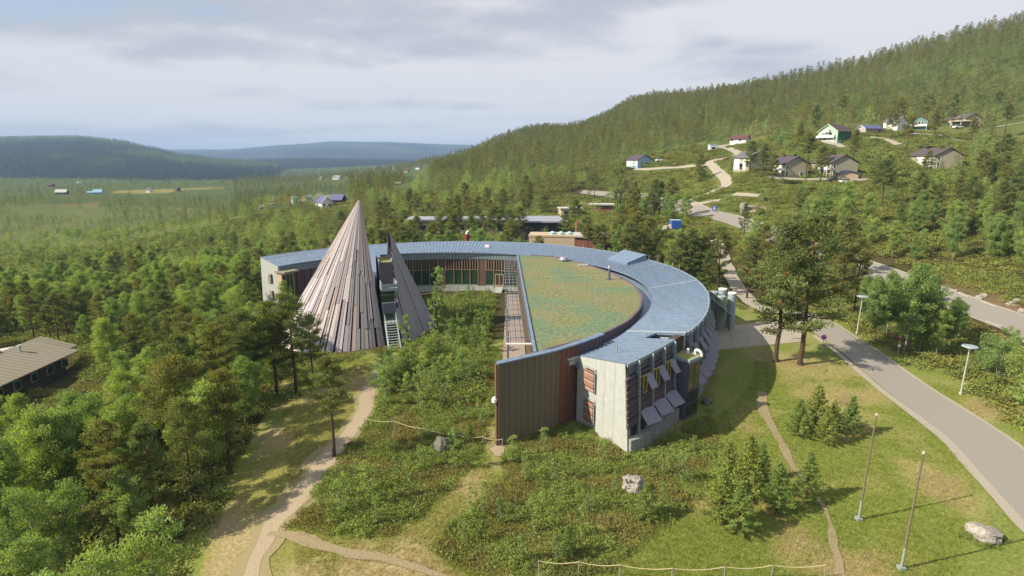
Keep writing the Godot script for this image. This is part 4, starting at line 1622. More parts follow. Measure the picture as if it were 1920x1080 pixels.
	c.box(f * Transform3D(Basis(), Vector3(0.1, 8.35, -2.6)), Vector3(2.3, 0.4, 2.4))
	part("balcony", c, M.zinc_light, slot)
	c = MB.new()
	c.box(f * Transform3D(Basis(), Vector3(0.1, 8.6, -2.7)), Vector3(1.7, 0.06, 1.9))
	part("balcony_floor", c, M.moss_yellow, slot)
	for q in [[-1.0, 8.95, -2.6, 0.08, 0.75, 2.4], [1.2, 8.95, -2.6, 0.08, 0.75, 2.4], [0.1, 8.9, -1.42, 2.3, 0.5, 0.06]]:
		c = MB.new()
		c.box(f * Transform3D(Basis(), Vector3(q[0], q[1], q[2])), Vector3(q[3], q[4], q[5]))
		part("balustrade", c, M.zinc_light, slot)
	# upper block with planted top, and its sloping front
	c = MB.new()
	c.box(f * Transform3D(Basis(), Vector3(0, 6.2, -7.2)), Vector3(2.0, 11.0, 5.2))
	part("upper_block", c, M.wood_purple, slot)
	c = MB.new()
	c.box(f * Transform3D(Basis(), Vector3(0, 11.75, -7.2)), Vector3(1.6, 0.12, 4.9))
	part("upper_roof", c, M.moss_yellow, slot)
	for s in [-0.92, 0.92]:
		c = MB.new()
		c.box(f * Transform3D(Basis(), Vector3(s, 11.85, -7.2)), Vector3(0.16, 0.4, 5.2))
		part("upper_parapet", c, M.zinc_light, slot)
	# bridge to the ring
	c = MB.new()
	c.box(f * Transform3D(Basis(), Vector3(0.3, 6.4, -22.0)), Vector3(2.2, 3.4, 26.0))
	part("bridge", c, M.zinc_dark, slot)
	c = MB.new()
	c.box(f * Transform3D(Basis(), Vector3(0.3, 8.18, -22.0)), Vector3(2.5, 0.16, 26.2))
	part("bridge_roof", c, M.zinc, slot)
	# pale battens that edge the slot
	c = MB.new()
	c.tube(s0 + u * 1.95 + along * 0.2, s0 + u * 2.0 + along * 4.0 + Vector3(0, 9.5, 0), 0.07, 0.06, 5)
	part("edge_batten", c, M.teal_steel, slot)
	# stairs
	var st := thing("staircase", f * Vector3(0, 0, 0))
	tag(st, "blue-grey steel stairs with railings at the slot of the cone", "staircase")
	st.transform = Transform3D(f.basis.rotated(Vector3.UP, 0.0), f * Vector3(0.0, 0, -1.0))
	for i in 12:
		c = MB.new()
		c.at(Vector3(0, 3.5 - i * 0.27, 0.6 + i * 0.36), Vector3(1.5, 0.06, 0.34))
		part("step", c, M.teal_steel, st)
	c = MB.new()
	c.at(Vector3(0, 3.6, -0.3), Vector3(1.7, 0.12, 1.6))
	part("landing", c, M.teal_steel, st)
	for s in [-0.8, 0.8]:
		c = MB.new()
		c.rod([Vector3(s, 3.55, 0.4), Vector3(s, 0.3, 4.8)], 0.09, 0.09, 5)
		part("stringer", c, M.zinc_light, st)
		c = MB.new()
		for k in 3:
			c.rod([Vector3(s, 4.7 - k * 0.35, -0.9), Vector3(s, 4.7 - k * 0.35, 0.4), Vector3(s, 1.45 - k * 0.35, 4.8)], 0.03, 0.03, 5)
		for k in 6:
			var y := 3.55 - k * 0.65
			c.tube(Vector3(s, y, 0.4 + k * 0.88), Vector3(s, y + 1.15, 0.4 + k * 0.88), 0.03, 0.03, 5)
		part("railing", c, M.zinc_light, st)

# ---------------------------------------------------------------- houses
# a gabled house: origin under the middle of the front gable, +z out of that gable, the house runs back along -z
# openings: [face, across, sill height, width, height, what]; face 0 front gable, 1 left wall, 2 right wall
func house(label: String, cat: String, at: Vector3, yaw: float, w: float, l: float, hw: float, hr: float, wall: String, roof: String, openings: Array, opt := {}) -> Node3D:
	var t := thing(opt.get("name", "house"), at, yaw)
	tag(t, label, cat, opt.get("group", ""))
	var b := MB.new()
	var h := w * 0.5
	var lowb: float = opt.get("base", -3.0)
	var p := [Vector3(-h, lowb, 0), Vector3(h, lowb, 0), Vector3(h, lowb, -l), Vector3(-h, lowb, -l), Vector3(-h, hw, 0), Vector3(h, hw, 0), Vector3(h, hw, -l), Vector3(-h, hw, -l)]
	b.hexa(p)
	b.tri(Vector3(-h, hw, 0), Vector3(0, hw + hr, 0), Vector3(h, hw, 0))
	b.tri(Vector3(h, hw, -l), Vector3(0, hw + hr, -l), Vector3(-h, hw, -l))
	b.quad(Vector3(-h, hw, 0), Vector3(-h, hw, -l), Vector3(0, hw + hr, -l), Vector3(0, hw + hr, 0))
	b.quad(Vector3(h, hw, -l), Vector3(h, hw, 0), Vector3(0, hw + hr, 0), Vector3(0, hw + hr, -l))
	part("wall", b, M[wall], t)
	if opt.has("foot"):
		b = MB.new()
		b.at(Vector3(0, opt.foot * 0.5 - 1.0, -l * 0.5), Vector3(w + 0.16, opt.foot + 2.0, l + 0.16))
		part("foundation", b, M.concrete, t)
	# roof slabs with eaves
	b = MB.new()
	var ov := 0.55
	var k := hr / h
	for s in [-1.0, 1.0]:
		var e := Vector3(s * (h + ov), hw - ov * k + 0.12, ov)
		var r := Vector3(0, hw + hr + 0.12, ov)
		var th := Vector3(0, 0.2, 0)
		var back := Vector3(0, 0, -l - ov * 2.0)
		var q := [e, r, r + back, e + back, e + th, r + th, r + back + th, e + back + th]
		if s > 0.0:
			q = [r, e, e + back, r + back, r + th, e + th, e + back + th, r + back + th]
		b.hexa(q)
	var rf := part("roof", b, M[roof], t)
	if opt.get("barge", "") != "":
		b = MB.new()
		for s in [-1.0, 1.0]:
			b.tube(Vector3(s * (h + ov), hw - ov * k + 0.12, ov + 0.06), Vector3(0, hw + hr + 0.12, ov + 0.06), 0.16, 0.16, 4, Color.WHITE, true)
		part("bargeboard", b, M[opt.barge], t)
	for c in opt.get("chimneys", []):
		b = MB.new()
		b.at(Vector3(c[0], hw + hr - absf(c[0]) * k + 0.5, -c[1]), Vector3(0.8, 1.8, 0.8))
		part("chimney", b, M.black, rf)
	for o in openings:
		var f: Transform3D
		if o[0] == 0: f = Transform3D(Basis(), Vector3(o[1], o[2] + o[4] * 0.5, 0))
		elif o[0] == 1: f = Transform3D(Basis(Vector3(0, 0, 1), Vector3.UP, Vector3(-1, 0, 0)), Vector3(-h, o[2] + o[4] * 0.5, -o[1]))
		else: f = Transform3D(Basis(Vector3(0, 0, -1), Vector3.UP, Vector3(1, 0, 0)), Vector3(h, o[2] + o[4] * 0.5, -o[1]))
		var what: String = o[5] if o.size() > 5 else "window"
		b = MB.new()
		var ww: float = o[3]
		var hh: float = o[4]
		if what == "window":
			for s in [-1.0, 1.0]:
				b.box(f * Transform3D(Basis(), Vector3(s * ww * 0.5, 0, 0.04)), Vector3(0.12, hh + 0.12, 0.12))
				b.box(f * Transform3D(Basis(), Vector3(0, s * hh * 0.5, 0.04)), Vector3(ww, 0.12, 0.12))
			var wn := part("window", b, M.white, t)
			b = MB.new()
			b.box(f * Transform3D(Basis(), Vector3(0, 0, 0.025)), Vector3(ww, hh, 0.05))
			part("pane", b, M.glass_dark, wn)
		elif what == "balcony":
			b.box(f * Transform3D(Basis(), Vector3(0, -hh * 0.5, 0.8)), Vector3(ww, 0.16, 1.6))
			b.box(f * Transform3D(Basis(), Vector3(0, 0, 1.6)), Vector3(ww, hh, 0.08))
			for s in [-0.5, 0.5]:
				b.box(f * Transform3D(Basis(), Vector3(s * ww, 0, 0.8)), Vector3(0.08, hh, 1.6))
				b.box(f * Transform3D(Basis(), Vector3(s * ww * 0.96, -hh - 0.9, 1.5)), Vector3(0.14, 2.4, 0.14))
			part("balcony", b, M[o[6]] if o.size() > 6 else M.white, t)
		elif what == "panel":
			b.box(f * Transform3D(Basis(), Vector3(0, 0, 0.06)), Vector3(ww, hh, 0.12))
			part("front_panel", b, M[o[6]], t)
		elif what == "door":
			b.box(f * Transform3D(Basis(), Vector3(0, 0, 0.03)), Vector3(ww, hh, 0.08))
			part("door", b, M[o[6]], t)
	return t

func flat_house(called: String, label: String, cat: String, c: Vector3, yaw: float, s: Vector3, wall: String, roof: String, wins := 0, eave := 0.4) -> Node3D:
	var t := thing(called, c, yaw)
	tag(t, label, cat)
	var b := MB.new()
	b.at(Vector3(0, s.y * 0.5 - 1.5, 0), Vector3(s.x, s.y + 3.0, s.z))
	part("wall", b, M[wall], t)
	b = MB.new()
	b.at(Vector3(0, s.y + 0.2, 0), Vector3(s.x + eave * 2.0, 0.45, s.z + eave * 2.0))
	part("roof", b, M[roof], t)
	for i in wins:
		b = MB.new()
		var x := lerpf(-s.x * 0.5, s.x * 0.5, (i + 0.5) / wins)
		b.at(Vector3(x, s.y * 0.55, s.z * 0.5 + 0.04), Vector3(s.x / wins * 0.6, s.y * 0.4, 0.1))
		var w := part("window", b, M.white, t)
		b = MB.new()
		b.at(Vector3(x, s.y * 0.55, s.z * 0.5 + 0.07), Vector3(s.x / wins * 0.52, s.y * 0.33, 0.1))
		part("pane", b, M.glass_dark, w)
	return t

func smaller(t: Node3D, k: float) -> void:
	t.scale = Vector3(k, k, k)

func facing(p: Vector3, turn_deg: float) -> float:        # yaw that faces the lawn where the camera hangs, turned by so many degrees to the right
	return atan2(-p.x, -p.z) + deg_to_rad(turn_deg)

func car(label: String, at: Vector3, yaw: float, paint: String) -> void:
	var t := thing("parked_car", at, yaw)
	tag(t, label, "car")
	var b := MB.new()
	var prof := [[-2.1, 0.3, 0.78], [-1.9, 0.3, 0.95], [-1.2, 0.3, 1.0], [1.2, 0.3, 0.98], [1.95, 0.3, 0.85], [2.15, 0.3, 0.7]]
	for i in prof.size() - 1:
		var p: Array = prof[i]
		var q: Array = prof[i + 1]
		b.hexa([Vector3(p[0], p[1], 0.85), Vector3(q[0], q[1], 0.85), Vector3(q[0], q[1], -0.85), Vector3(p[0], p[1], -0.85), Vector3(p[0], p[2], 0.82), Vector3(q[0], q[2], 0.82), Vector3(q[0], q[2], -0.82), Vector3(p[0], p[2], -0.82)])
	b.hexa([Vector3(-1.2, 1.42, 0.62), Vector3(0.45, 1.42, 0.62), Vector3(0.45, 1.42, -0.62), Vector3(-1.2, 1.42, -0.62), Vector3(-1.15, 1.48, 0.6), Vector3(0.4, 1.48, 0.6), Vector3(0.4, 1.48, -0.6), Vector3(-1.15, 1.48, -0.6)])
	part("body", b, M[paint], t)
	b = MB.new()
	b.hexa([Vector3(-1.85, 0.98, 0.78), Vector3(1.15, 0.98, 0.78), Vector3(1.15, 0.98, -0.78), Vector3(-1.85, 0.98, -0.78), Vector3(-1.2, 1.43, 0.62), Vector3(0.45, 1.43, 0.62), Vector3(0.45, 1.43, -0.62), Vector3(-1.2, 1.43, -0.62)])
	part("windows", b, M.glass_dark, t)
	for x in [-1.35, 1.35]:
		for z in [-0.8, 0.8]:
			b = MB.new()
			b.tube(Vector3(x, 0.32, z - 0.1), Vector3(x, 0.32, z + 0.1), 0.32, 0.32, 12, Color.WHITE, true)
			part("wheel", b, M.black, t)

func at_ground(px: float, py: float, z: float) -> Vector3:
	var p := deep(px, py, -z)
	p.y = gy(p.x, p.z)
	return p

func make_houses() -> void:
	var bal := "balcony"
	# row houses on the slope
	var q := at_ground(1581, 334, 200)
	var row_open := [[1, 3.2, 0.2, 2.4, 5.0, "panel", "paint_white"], [1, 9.2, 0.2, 4.2, 5.0, "panel", "paint_white"], [1, 8.2, 0.6, 1.3, 1.3], [1, 10.3, 3.2, 1.3, 1.3], [1, 3.2, 3.2, 1.2, 1.3], [1, 1.1, 2.7, 2.0, 1.0, bal], [1, 6.0, 2.7, 2.6, 1.0, bal], [0, -3.9, 0.5, 0.9, 2.0], [0, -3.9, 3.2, 0.9, 1.4], [1, 5.9, 0.3, 1.8, 2.1, "door", "paint_dark"]]
	house("two-storey pale green house with brown roof, white front panels and a carport at its side", "house", q, facing(q, 30), 10.5, 15, 5.4, 2.9, "paint_beige", "roof_brown", row_open, {"chimneys": [[0.6, 9]]})
	q = at_ground(1492, 334, 202)
	house("pale green row house with purple roof half hidden by pines, left of the carport house", "house", q, facing(q, 30), 9.5, 13, 5.2, 2.7, "paint_beige", "roof_purple", row_open + [[0, 2.2, 0.6, 1.4, 1.5]], {"chimneys": [[0.6, 3], [0.6, 11]]})
	q = at_ground(1422, 320, 212)
	house("grey roofed pale house with white balcony behind the lone pine by the gravel road", "house", q, facing(q, 32), 9, 12, 5, 2.6, "paint_beige", "roof_grey", row_open, {})
	q = at_ground(1775, 326, 206)
	house("brown roofed house with two black chimneys behind the pines on the right slope", "house", q, facing(q, 33), 11, 18, 5.0, 3.0, "paint_beige", "roof_brown", row_open, {"chimneys": [[-0.6, 4], [-0.6, 13]]})
	q = at_ground(1592, 334, 196)
	var cp := house("low shed with rounded dark blue roof against the gable of the pale green house", "shed", q, facing(q, 20), 6.5, 4, 2.3, 1.0, "paint_sand", "roof_blue", [], {"name": "shed"})
	car("dark car parked at the foot of the pale green gable", at_ground(1563, 333, 194), 0.2, "paint_dark")
	car("white car parked before the blue roofed shed", at_ground(1587, 333, 192), 0.1, "paint_white")
	# upper row
	q = at_ground(1551, 263, 252)
	house("mint green house with white balcony and dark green side wall on the upper road", "house", q, facing(q, -38), 11.5, 10, 5.2, 3.6, "paint_mint", "roof_brown",
		[[2, 5.0, 0.8, 9.9, 4.2, "panel", "paint_green"], [0, 0, 5.0, 3.0, 1.2, bal], [0, -0.5, 2.2, 10.5, 1.1, bal], [0, -2.5, 3.4, 1.3, 1.3], [0, 1.5, 3.4, 2.2, 1.4], [0, -1.5, 0.4, 2.2, 1.6], [0, 3.0, 0.3, 1.2, 2.0], [2, 4.2, 3.6, 1.0, 1.0]], {"barge": "paint_white", "foot": 0.9})
	q = at_ground(1613, 256, 262)
	house("small beige garage with dark blue roof beside the mint green house", "garage", q, facing(q, -48), 6.5, 10.5, 2.8, 1.8, "paint_grey", "roof_blue", [[0, -1.2, 1.3, 0.8, 0.8], [0, 1.3, 1.3, 0.8, 0.8], [2, 4.2, 0.1, 5.0, 2.4, "door", "paint_sand"], [2, 8.8, 0.1, 1.2, 2.1, "door", "paint_red"]], {"name": "garage", "barge": "paint_white"})
	q = at_ground(1690, 252, 266)
	house("tall white grey house with dark roof behind the pine on the upper road", "house", q, facing(q, 50), 7, 9, 5.8, 2.0, "paint_white", "roof_grey", [[1, 2.5, 3.6, 1.0, 1.0], [1, 6.2, 3.6, 1.0, 1.0], [1, 4.0, 0.5, 1.0, 1.6]], {})
	q = at_ground(1721, 246, 272)
	house("teal gabled house with pale balcony beside the tall white grey house", "house", q, facing(q, 4), 8.2, 9, 5.2, 2.2, "paint_teal", "roof_grey", [[0, 0.2, 3.2, 1.0, 1.5], [0, 1.5, 3.2, 0.8, 1.5], [0, 0, 2.0, 7.5, 1.0, bal]], {})
	q = at_ground(1822, 244, 274)
	house("dark roofed beige house behind two pines at the top of the drive", "house", q, facing(q, 40), 9, 14, 4.6, 2.6, "paint_sand", "roof_grey", [[1, 3, 1.2, 1.6, 1.5], [1, 8, 1.2, 1.6, 1.5], [0, 0, 1.2, 2.0, 1.6]], {"base": -4.0})
	q = at_ground(1800, 245, 271)
	var c := thing("carport", q, facing(q, -4))
	tag(c, "open carport with flat pale roof over a white car, uppermost drive", "carport")
	var b := MB.new()
	b.at(Vector3(0, 3.2, -1), Vector3(10, 0.35, 6))
	part("roof", b, M.roof_pale, c)
	for x in [-4.6, 0.0, 4.6]:
		for z in [1.6, -3.6]:
			b = MB.new()
			b.at(Vector3(x, 1.0, z), Vector3(0.2, 4.4, 0.2))
			part("post", b, M.paint_white, c)
	b = MB.new()
	b.at(Vector3(0, 1.2, -3.9), Vector3(9.6, 4.2, 0.2))
	part("back_wall", b, M.paint_sand, c)
	car("white car under the flat carport on the uppermost drive", at_ground(1795, 245, 268), 0.15, "paint_white")
	for o in get_children():
		if o.has_meta("category") and o.get_meta("category") in ["house", "garage", "carport", "shed"] and o.position.x > 60.0:
			smaller(o, 0.80 if o.position.z < -240.0 else 0.86)
	# along the gravel road
	q = at_ground(1402, 266, 300)
	house("low white cabin with dark red roof at the edge of the pine slope", "cabin", q, facing(q, 72), 5.2, 8, 2.1, 1.6, "paint_white", "roof_red", [[1, 3, 1.0, 1.6, 1.1], [1, 7, 1.0, 1.6, 1.1]], {"name": "cabin"})
	q = at_ground(1336, 278, 288)
	flat_house("trailer", "small white trailer among the shrubs beside the gravel road", "trailer", q, facing(q, 20), Vector3(3.6, 2.6, 2.4), "paint_white", "paint_sky", 1, 0.1)
	q = at_ground(1209, 315.5, 290)
	house("light blue cabin with dark purple roof standing alone left of the gravel road", "cabin", q, facing(q, 32), 8.2, 10.5, 2.9, 2.2, "paint_blue", "roof_purple", [[0, -1.8, 0.9, 1.0, 1.1], [0, 0.7, 0.9, 1.0, 1.1], [1, 5.2, 0.1, 10.2, 2.7, "panel", "paint_white"]], {"name": "cabin"})
	car("white car on the drive beside the light blue cabin", at_ground(1237, 314, 290), 0.1, "paint_white")
	# school-like low blocks behind the ring
	q = at_ground(910, 442, 186)
	flat_house("school_block", "long low building with flat grey blue roof among trees behind the ring", "building", q, 0.05, Vector3(47, 5.0, 9), "paint_beige", "roof_zinc", 16, 0.8)
	q = at_ground(1010, 452, 180)
	flat_house("school_block", "dark fronted block with overhanging blue roof left of the vented building", "building", q, 0.02, Vector3(15, 5.8, 10), "paint_dark", "roof_zinc", 0, 0.9)
	q = at_ground(1043, 481, 152)
	var v := flat_house("workshop", "low tan building with three round blue roof vents just behind the ring roof", "building", q, -0.12, Vector3(14, 5.4, 7), "paint_sand", "paint_sand", 0, 0.1)
	for i in 3:
		b = MB.new()
		b.tube(Vector3(-1.0 + i * 2.2, 5.5, 1.0), Vector3(-1.0 + i * 2.2, 6.2, 1.0), 0.8, 0.8, 12, Color.WHITE, true)
		b.tube(Vector3(-1.0 + i * 2.2, 6.2, 1.0), Vector3(-1.0 + i * 2.2, 6.6, 1.0), 0.85, 0.3, 12, Color.WHITE, true)
		part("roof_vent", b, M.paint_sky, v)
	q = at_ground(1106, 482, 150)
	flat_house("workshop", "red brick annex with white flat roof right of the tan vented building", "building", q, -0.14, Vector3(8, 4.3, 7), "paint_brick", "roof_pale", 0, 0.4)
	q = at_ground(1086, 462, 165)
	flat_house("stair_block", "narrow brick red tower rising behind the white roofed annex", "tower", q, 0.1, Vector3(2.2, 5.8, 2.2), "paint_brick", "paint_brick", 0, 0.0)
	q = at_ground(1163, 484, 145)
	flat_house("stair_block", "small brick red shed between the annex and the pines behind the ring", "shed", q, 0.1, Vector3(2.8, 2.6, 2.4), "paint_brick", "paint_brick", 0, 0.05)
	var fl := ring(87.4, 43.2, -2.0)
	var ch := thing("chimney_flue", fl)
	tag(ch, "rust red round chimney flue with pale cap behind the ring roof", "chimney")
	b = MB.new()
	b.tube(Vector3.ZERO, Vector3(0, 11.2, 0), 0.5, 0.46, 14, Color.WHITE, true)
	part("stack", b, M.paint_red, ch)
	b = MB.new()
	b.tube(Vector3(0, 11.2, 0), Vector3(0, 11.7, 0), 0.3, 0.3, 10, Color.WHITE, true)
	b.tube(Vector3(0.2, 11.7, 0), Vector3(0.2, 12.0, 0), 0.36, 0.2, 10, Color.WHITE, true)
	part("cap", b, M.white, ch)
	q = at_ground(1068, 410, 232)
	flat_house("hut", "flat roofed pinkish hut with dark openings below the sandy bank", "hut", q, 0.1, Vector3(8, 3.0, 6), "paint_sand", "roof_pale", 2, 0.5)
	q = at_ground(1128, 406, 236)
	flat_house("hut", "open pale roofed shelter right of the pinkish hut below the sandy bank", "hut", q, -0.1, Vector3(8.5, 2.8, 5), "paint_brick", "roof_pale", 0, 0.8)
	# dark timber house in the left forest
	q = deep(150, 668, -88)
	q.y = gy(q.x, q.z)
	left_house()
	# campsite
	q = at_ground(613, 388, 300)
	house("pale house with dark blue roof and white barge boards at the camp clearing", "house", q, facing(q, 28), 5.6, 7, 3.0, 2.6, "paint_white", "roof_blue", [[0, -1.5, 0.9, 1.1, 1.4], [0, 1.5, 0.9, 1.1, 1.4], [1, 4.5, 0.9, 1.4, 1.3]], {"barge": "paint_white"})
	q = at_ground(645, 386, 310)
	house("small house of which mostly the dark blue roof shows among the trees", "house", q, facing(q, 60), 5, 6.5, 1.8, 2.2, "paint_dark", "roof_blue", [], {})
	q = at_ground(553, 379, 318)
	flat_house("camp_cabin", "light blue camp cabin at the left of the clearing", "cabin", q, facing(q, 10), Vector3(2.6, 2.6, 4.5), "paint_sky", "paint_sky", 2, 0.2)
	q = at_ground(581, 377, 325)
	flat_house("camp_cabin", "light blue camp cabin next to the dark blue roofed house", "cabin", q, facing(q, -12), Vector3(2.6, 2.5, 4.5), "paint_sky", "paint_sky", 2, 0.2)
	for i in 3:
		q = at_ground(489 + i * 7, 377 - i * 0.6, 330)
		flat_house("caravan", ["white caravan at the far left end of the camp clearing", "white caravan in the middle of the three by the trees", "white caravan nearest the light blue cabin"][i], "caravan", q, 0.3 + i, Vector3(2.2, 2.3, 4.5), "paint_white", "paint_white", 1, 0.05)
	# across the valley floor
	for h in [["dark red barn with pale grey roof in the valley meadow", 127, 364, 690, 60, 9, 19, 4.5, 4.5, "paint_red", "roof_pale"], ["round topped pale blue hay barn in the valley, right of its low wing", 192, 361.5, 700, 75, 12, 14, 4.0, 5.0, "paint_blue", "paint_blue"],
			["low pale blue shed beside the round topped hay barn", 178, 362, 702, 70, 6, 12, 3.0, 1.6, "paint_blue", "paint_blue"], ["white farmhouse beside the yellow meadow strip", 284, 357.5, 740, 40, 9, 9, 5.0, 3.4, "paint_white", "roof_grey"],
			["small red outbuilding at the right end of the yellow meadow", 335, 356, 760, 30, 9, 9, 4.4, 3.0, "paint_red", "roof_purple"], ["red house farther off beyond the meadow barn", 100, 348, 900, 50, 10, 12, 4.6, 3.4, "paint_red", "roof_red"],
			["white shed roof among the far valley birches", 153, 341, 1050, 60, 8, 12, 3.0, 2.0, "paint_white", "roof_pale"], ["white boathouse by the river left of the sandbank", 292, 328.5, 1650, 60, 9, 12, 4.0, 3.0, "paint_white", "roof_pale"],
			["far white house in the riverside village", 190, 333, 1450, 50, 8, 14, 4.0, 3.0, "paint_white", "roof_pale"], ["far pale house at the village's middle", 210, 332.5, 1470, 60, 8, 10, 4.0, 3.0, "paint_white", "roof_grey"], ["far pale house at the village's right end", 231, 332.5, 1500, 40, 8, 12, 4.0, 3.0, "paint_white", "roof_pale"],
			["house with blue tinted roof above the central pine belt", 638, 335, 800, 60, 10, 16, 3.4, 3.6, "paint_white", "roof_zinc"], ["tan house gable at the left of the blue tinted roof", 605, 334, 820, 20, 8, 8, 3.4, 3.0, "paint_sand", "roof_olive"],
			["white and dark blue house high on the far side of the pine belt", 788, 316, 900, 60, 9, 11, 3.6, 3.2, "paint_white", "roof_purple"], ["dark red roofed house just below the white and dark blue one", 766, 322, 850, 60, 8, 14, 3.0, 3.0, "paint_sand", "roof_red"],
			["pale long roof showing in the middle of the pine belt", 751, 346, 470, 80, 6, 11, 2.0, 1.6, "paint_sand", "roof_olive"]]:
		q = at_ground(h[1], h[2], h[3])
		var k := 0.62
		house(h[0], "barn" if "barn" in h[0] else "house", q, facing(q, h[4]), h[5] * k, h[6] * k, h[7] * k, h[8] * k, h[9], h[10], [[1, h[6] * 0.2, 0.8, 1.1, 1.0], [1, h[6] * 0.42, 0.8, 1.1, 1.0]] if h[3] < 800 else [], {"base": -1.0})
	var st := thing("church_spire", at_ground(738, 325, 900))
	tag(st, "thin white mast showing above the pines of the central belt", "mast")
	b = MB.new()
	b.at(Vector3(0, 2, 0), Vector3(5, 4, 4))
	part("base", b, M.white, st)
	b = MB.new()
	b.tube(Vector3(0, 4, 0), Vector3(0, 10, 0), 0.8, 0.2, 6, Color.WHITE, true)
	part("mast", b, M.white, st)

func left_house() -> void:
	# long low house with an olive sheet roof; corners surveyed on the roof plane
	var e := -3.6                       # eave height
	var p0 := level(-60, 752, e)        # near eave, left (outside the frame)
	var p1 := level(152, 655, e)        # near eave, right end
	var dir := (p1 - p0).normalized()
	var back := Vector3(dir.z, 0, -dir.x)
	if back.x > 0.0: back = -back
	var t := thing("timber_house", p0)
	tag(t, "long low dark timber house with olive sheet metal roof in the left forest", "house")
	t.transform = Transform3D(Basis(dir, Vector3.UP, -back), p0)
	var l := p0.distance_to(p1)
	var dp := 7.5
	var b := MB.new()
	b.hexa([Vector3(-8, -5, -0.9), Vector3(l - 2.5, -5, -0.9), Vector3(l - 2.5, -5, -dp * 2.0), Vector3(-8, -5, -dp * 2.0), Vector3(-8, -0.05, -0.9), Vector3(l - 2.5, -0.05, -0.9), Vector3(l - 2.5, -0.05, -dp * 2.0), Vector3(-8, -0.05, -dp * 2.0)])
	part("wall", b, M.wood_dark, t)
	var roof := Node3D.new()
	roof.name = "roof"
	t.add_child(roof)
	var n := 34
	for i in n:
		var x0 := lerpf(-8.0, l + 2.2, float(i) / n)
		var x1 := lerpf(-8.0, l + 2.2, float(i + 1) / n)
		var z0 := 0.0 if x1 < l + 0.1 else -2.0
		var y0 := -0.02 - z0 * 0.0
		b = MB.new()
		b.hexa([Vector3(x0, y0 - 0.12, z0), Vector3(x1, y0 - 0.12, z0), Vector3(x1, 1.4, -dp), Vector3(x0, 1.4, -dp), Vector3(x0, y0 + 0.05, z0), Vector3(x1, y0 + 0.05, z0), Vector3(x1, 1.55, -dp), Vector3(x0, 1.55, -dp)])
		b.hexa([Vector3(x0 - 0.03, y0, z0), Vector3(x0 + 0.03, y0, z0), Vector3(x0 + 0.03, 1.5, -dp), Vector3(x0 - 0.03, 1.5, -dp), Vector3(x0 - 0.03, y0 + 0.11, z0), Vector3(x0 + 0.03, y0 + 0.11, z0), Vector3(x0 + 0.03, 1.61, -dp), Vector3(x0 - 0.03, 1.61, -dp)])
		part("roof_sheet", b, M.roof_olive, roof)
	b = MB.new()
	b.hexa([Vector3(-8, 1.4, -dp), Vector3(l - 3, 1.4, -dp), Vector3(l - 3, 0, -dp * 2.0 - 1.0), Vector3(-8, 0, -dp * 2.0 - 1.0), Vector3(-8, 1.55, -dp), Vector3(l - 3, 1.55, -dp), Vector3(l - 3, 0.1, -dp * 2.0 - 1.0), Vector3(-8, 0.1, -dp * 2.0 - 1.0)])
	b.at(Vector3(l * 0.3, 1.62, -dp - 0.2), Vector3(l * 0.85, 0.3, 0.7))
	part("far_slope", b, M.roof_pale, roof)
	for x in [l * 0.28, l * 0.78]:
		b = MB.new()
		b.tube(Vector3(x, 1.0, -dp * 0.75), Vector3(x, 1.95, -dp * 0.75), 0.16, 0.16, 8)
		b.tube(Vector3(x, 1.95, -dp * 0.75), Vector3(x, 2.15, -dp * 0.75), 0.34, 0.3, 8, Color.WHITE, true)
		part("flue", b, M.steel, roof)
	for i in 6:
		var x := l * 0.12 + i * l * 0.15
		b = MB.new()
		b.at(Vector3(x, -1.3, -0.86), Vector3(1.3, 1.3, 0.1))
		var w := part("window", b, M.paint_grey, t)
		b = MB.new()
		b.at(Vector3(x, -1.3, -0.81), Vector3(1.1, 1.1, 0.06))
		part("pane", b, M.glass_green, w)

# ---------------------------------------------------------------- poles, lamps, signs, ropes, stones
func boulder(label: String, at: Vector3, s: Vector3, sd: int, m: Material, turn: float) -> void:
	var nz := FastNoiseLite.new()
	nz.seed = sd
	nz.frequency = 0.55
	nz.fractal_octaves = 4
	var st := SurfaceTool.new()
	st.begin(Mesh.PRIMITIVE_TRIANGLES)
	st.set_smooth_group(-1)
	var nu := 36
	var nv := 22
	var pt := func(i: int, j: int) -> Vector3:
		var a := TAU * (i % nu) / nu
		var e := PI * j / nv - PI * 0.5
		var v := Vector3(cos(e) * cos(a), sin(e), cos(e) * sin(a))
		var k := 1.0 + nz.get_noise_3d(v.x * 1.3, v.y * 1.3, v.z * 1.3) * 0.55 + nz.get_noise_3d(v.x * 5.0, v.y * 5.0, v.z * 5.0) * 0.08
		# a few flat cleaved faces
		for c in [[Vector3(0.6, 0.7, 0.35), 0.78], [Vector3(-0.75, 0.5, 0.4), 0.8], [Vector3(0.1, 0.3, 0.95), 0.82], [Vector3(0.2, 0.95, -0.2), 0.74]]:
			var d: float = v.dot((c[0] as Vector3).normalized())
			if d * k > c[1]: k = c[1] / d
		return Vector3(v.x * s.x, v.y * s.y, v.z * s.z) * k
	for j in nv:
		for i in nu:
			var a: Vector3 = pt.call(i, j)
			var b: Vector3 = pt.call(i + 1, j)
			var c: Vector3 = pt.call(i + 1, j + 1)
			var d: Vector3 = pt.call(i, j + 1)
			for q in [a, c, b, a, d, c]:
				st.add_vertex(q)
	st.generate_normals()
	var mesh := st.commit()
	mesh.surface_set_material(0, m)
	var o := obj("boulder", mesh)
	o.position = at
	o.rotation.y = turn
	tag(o, label, "boulder")

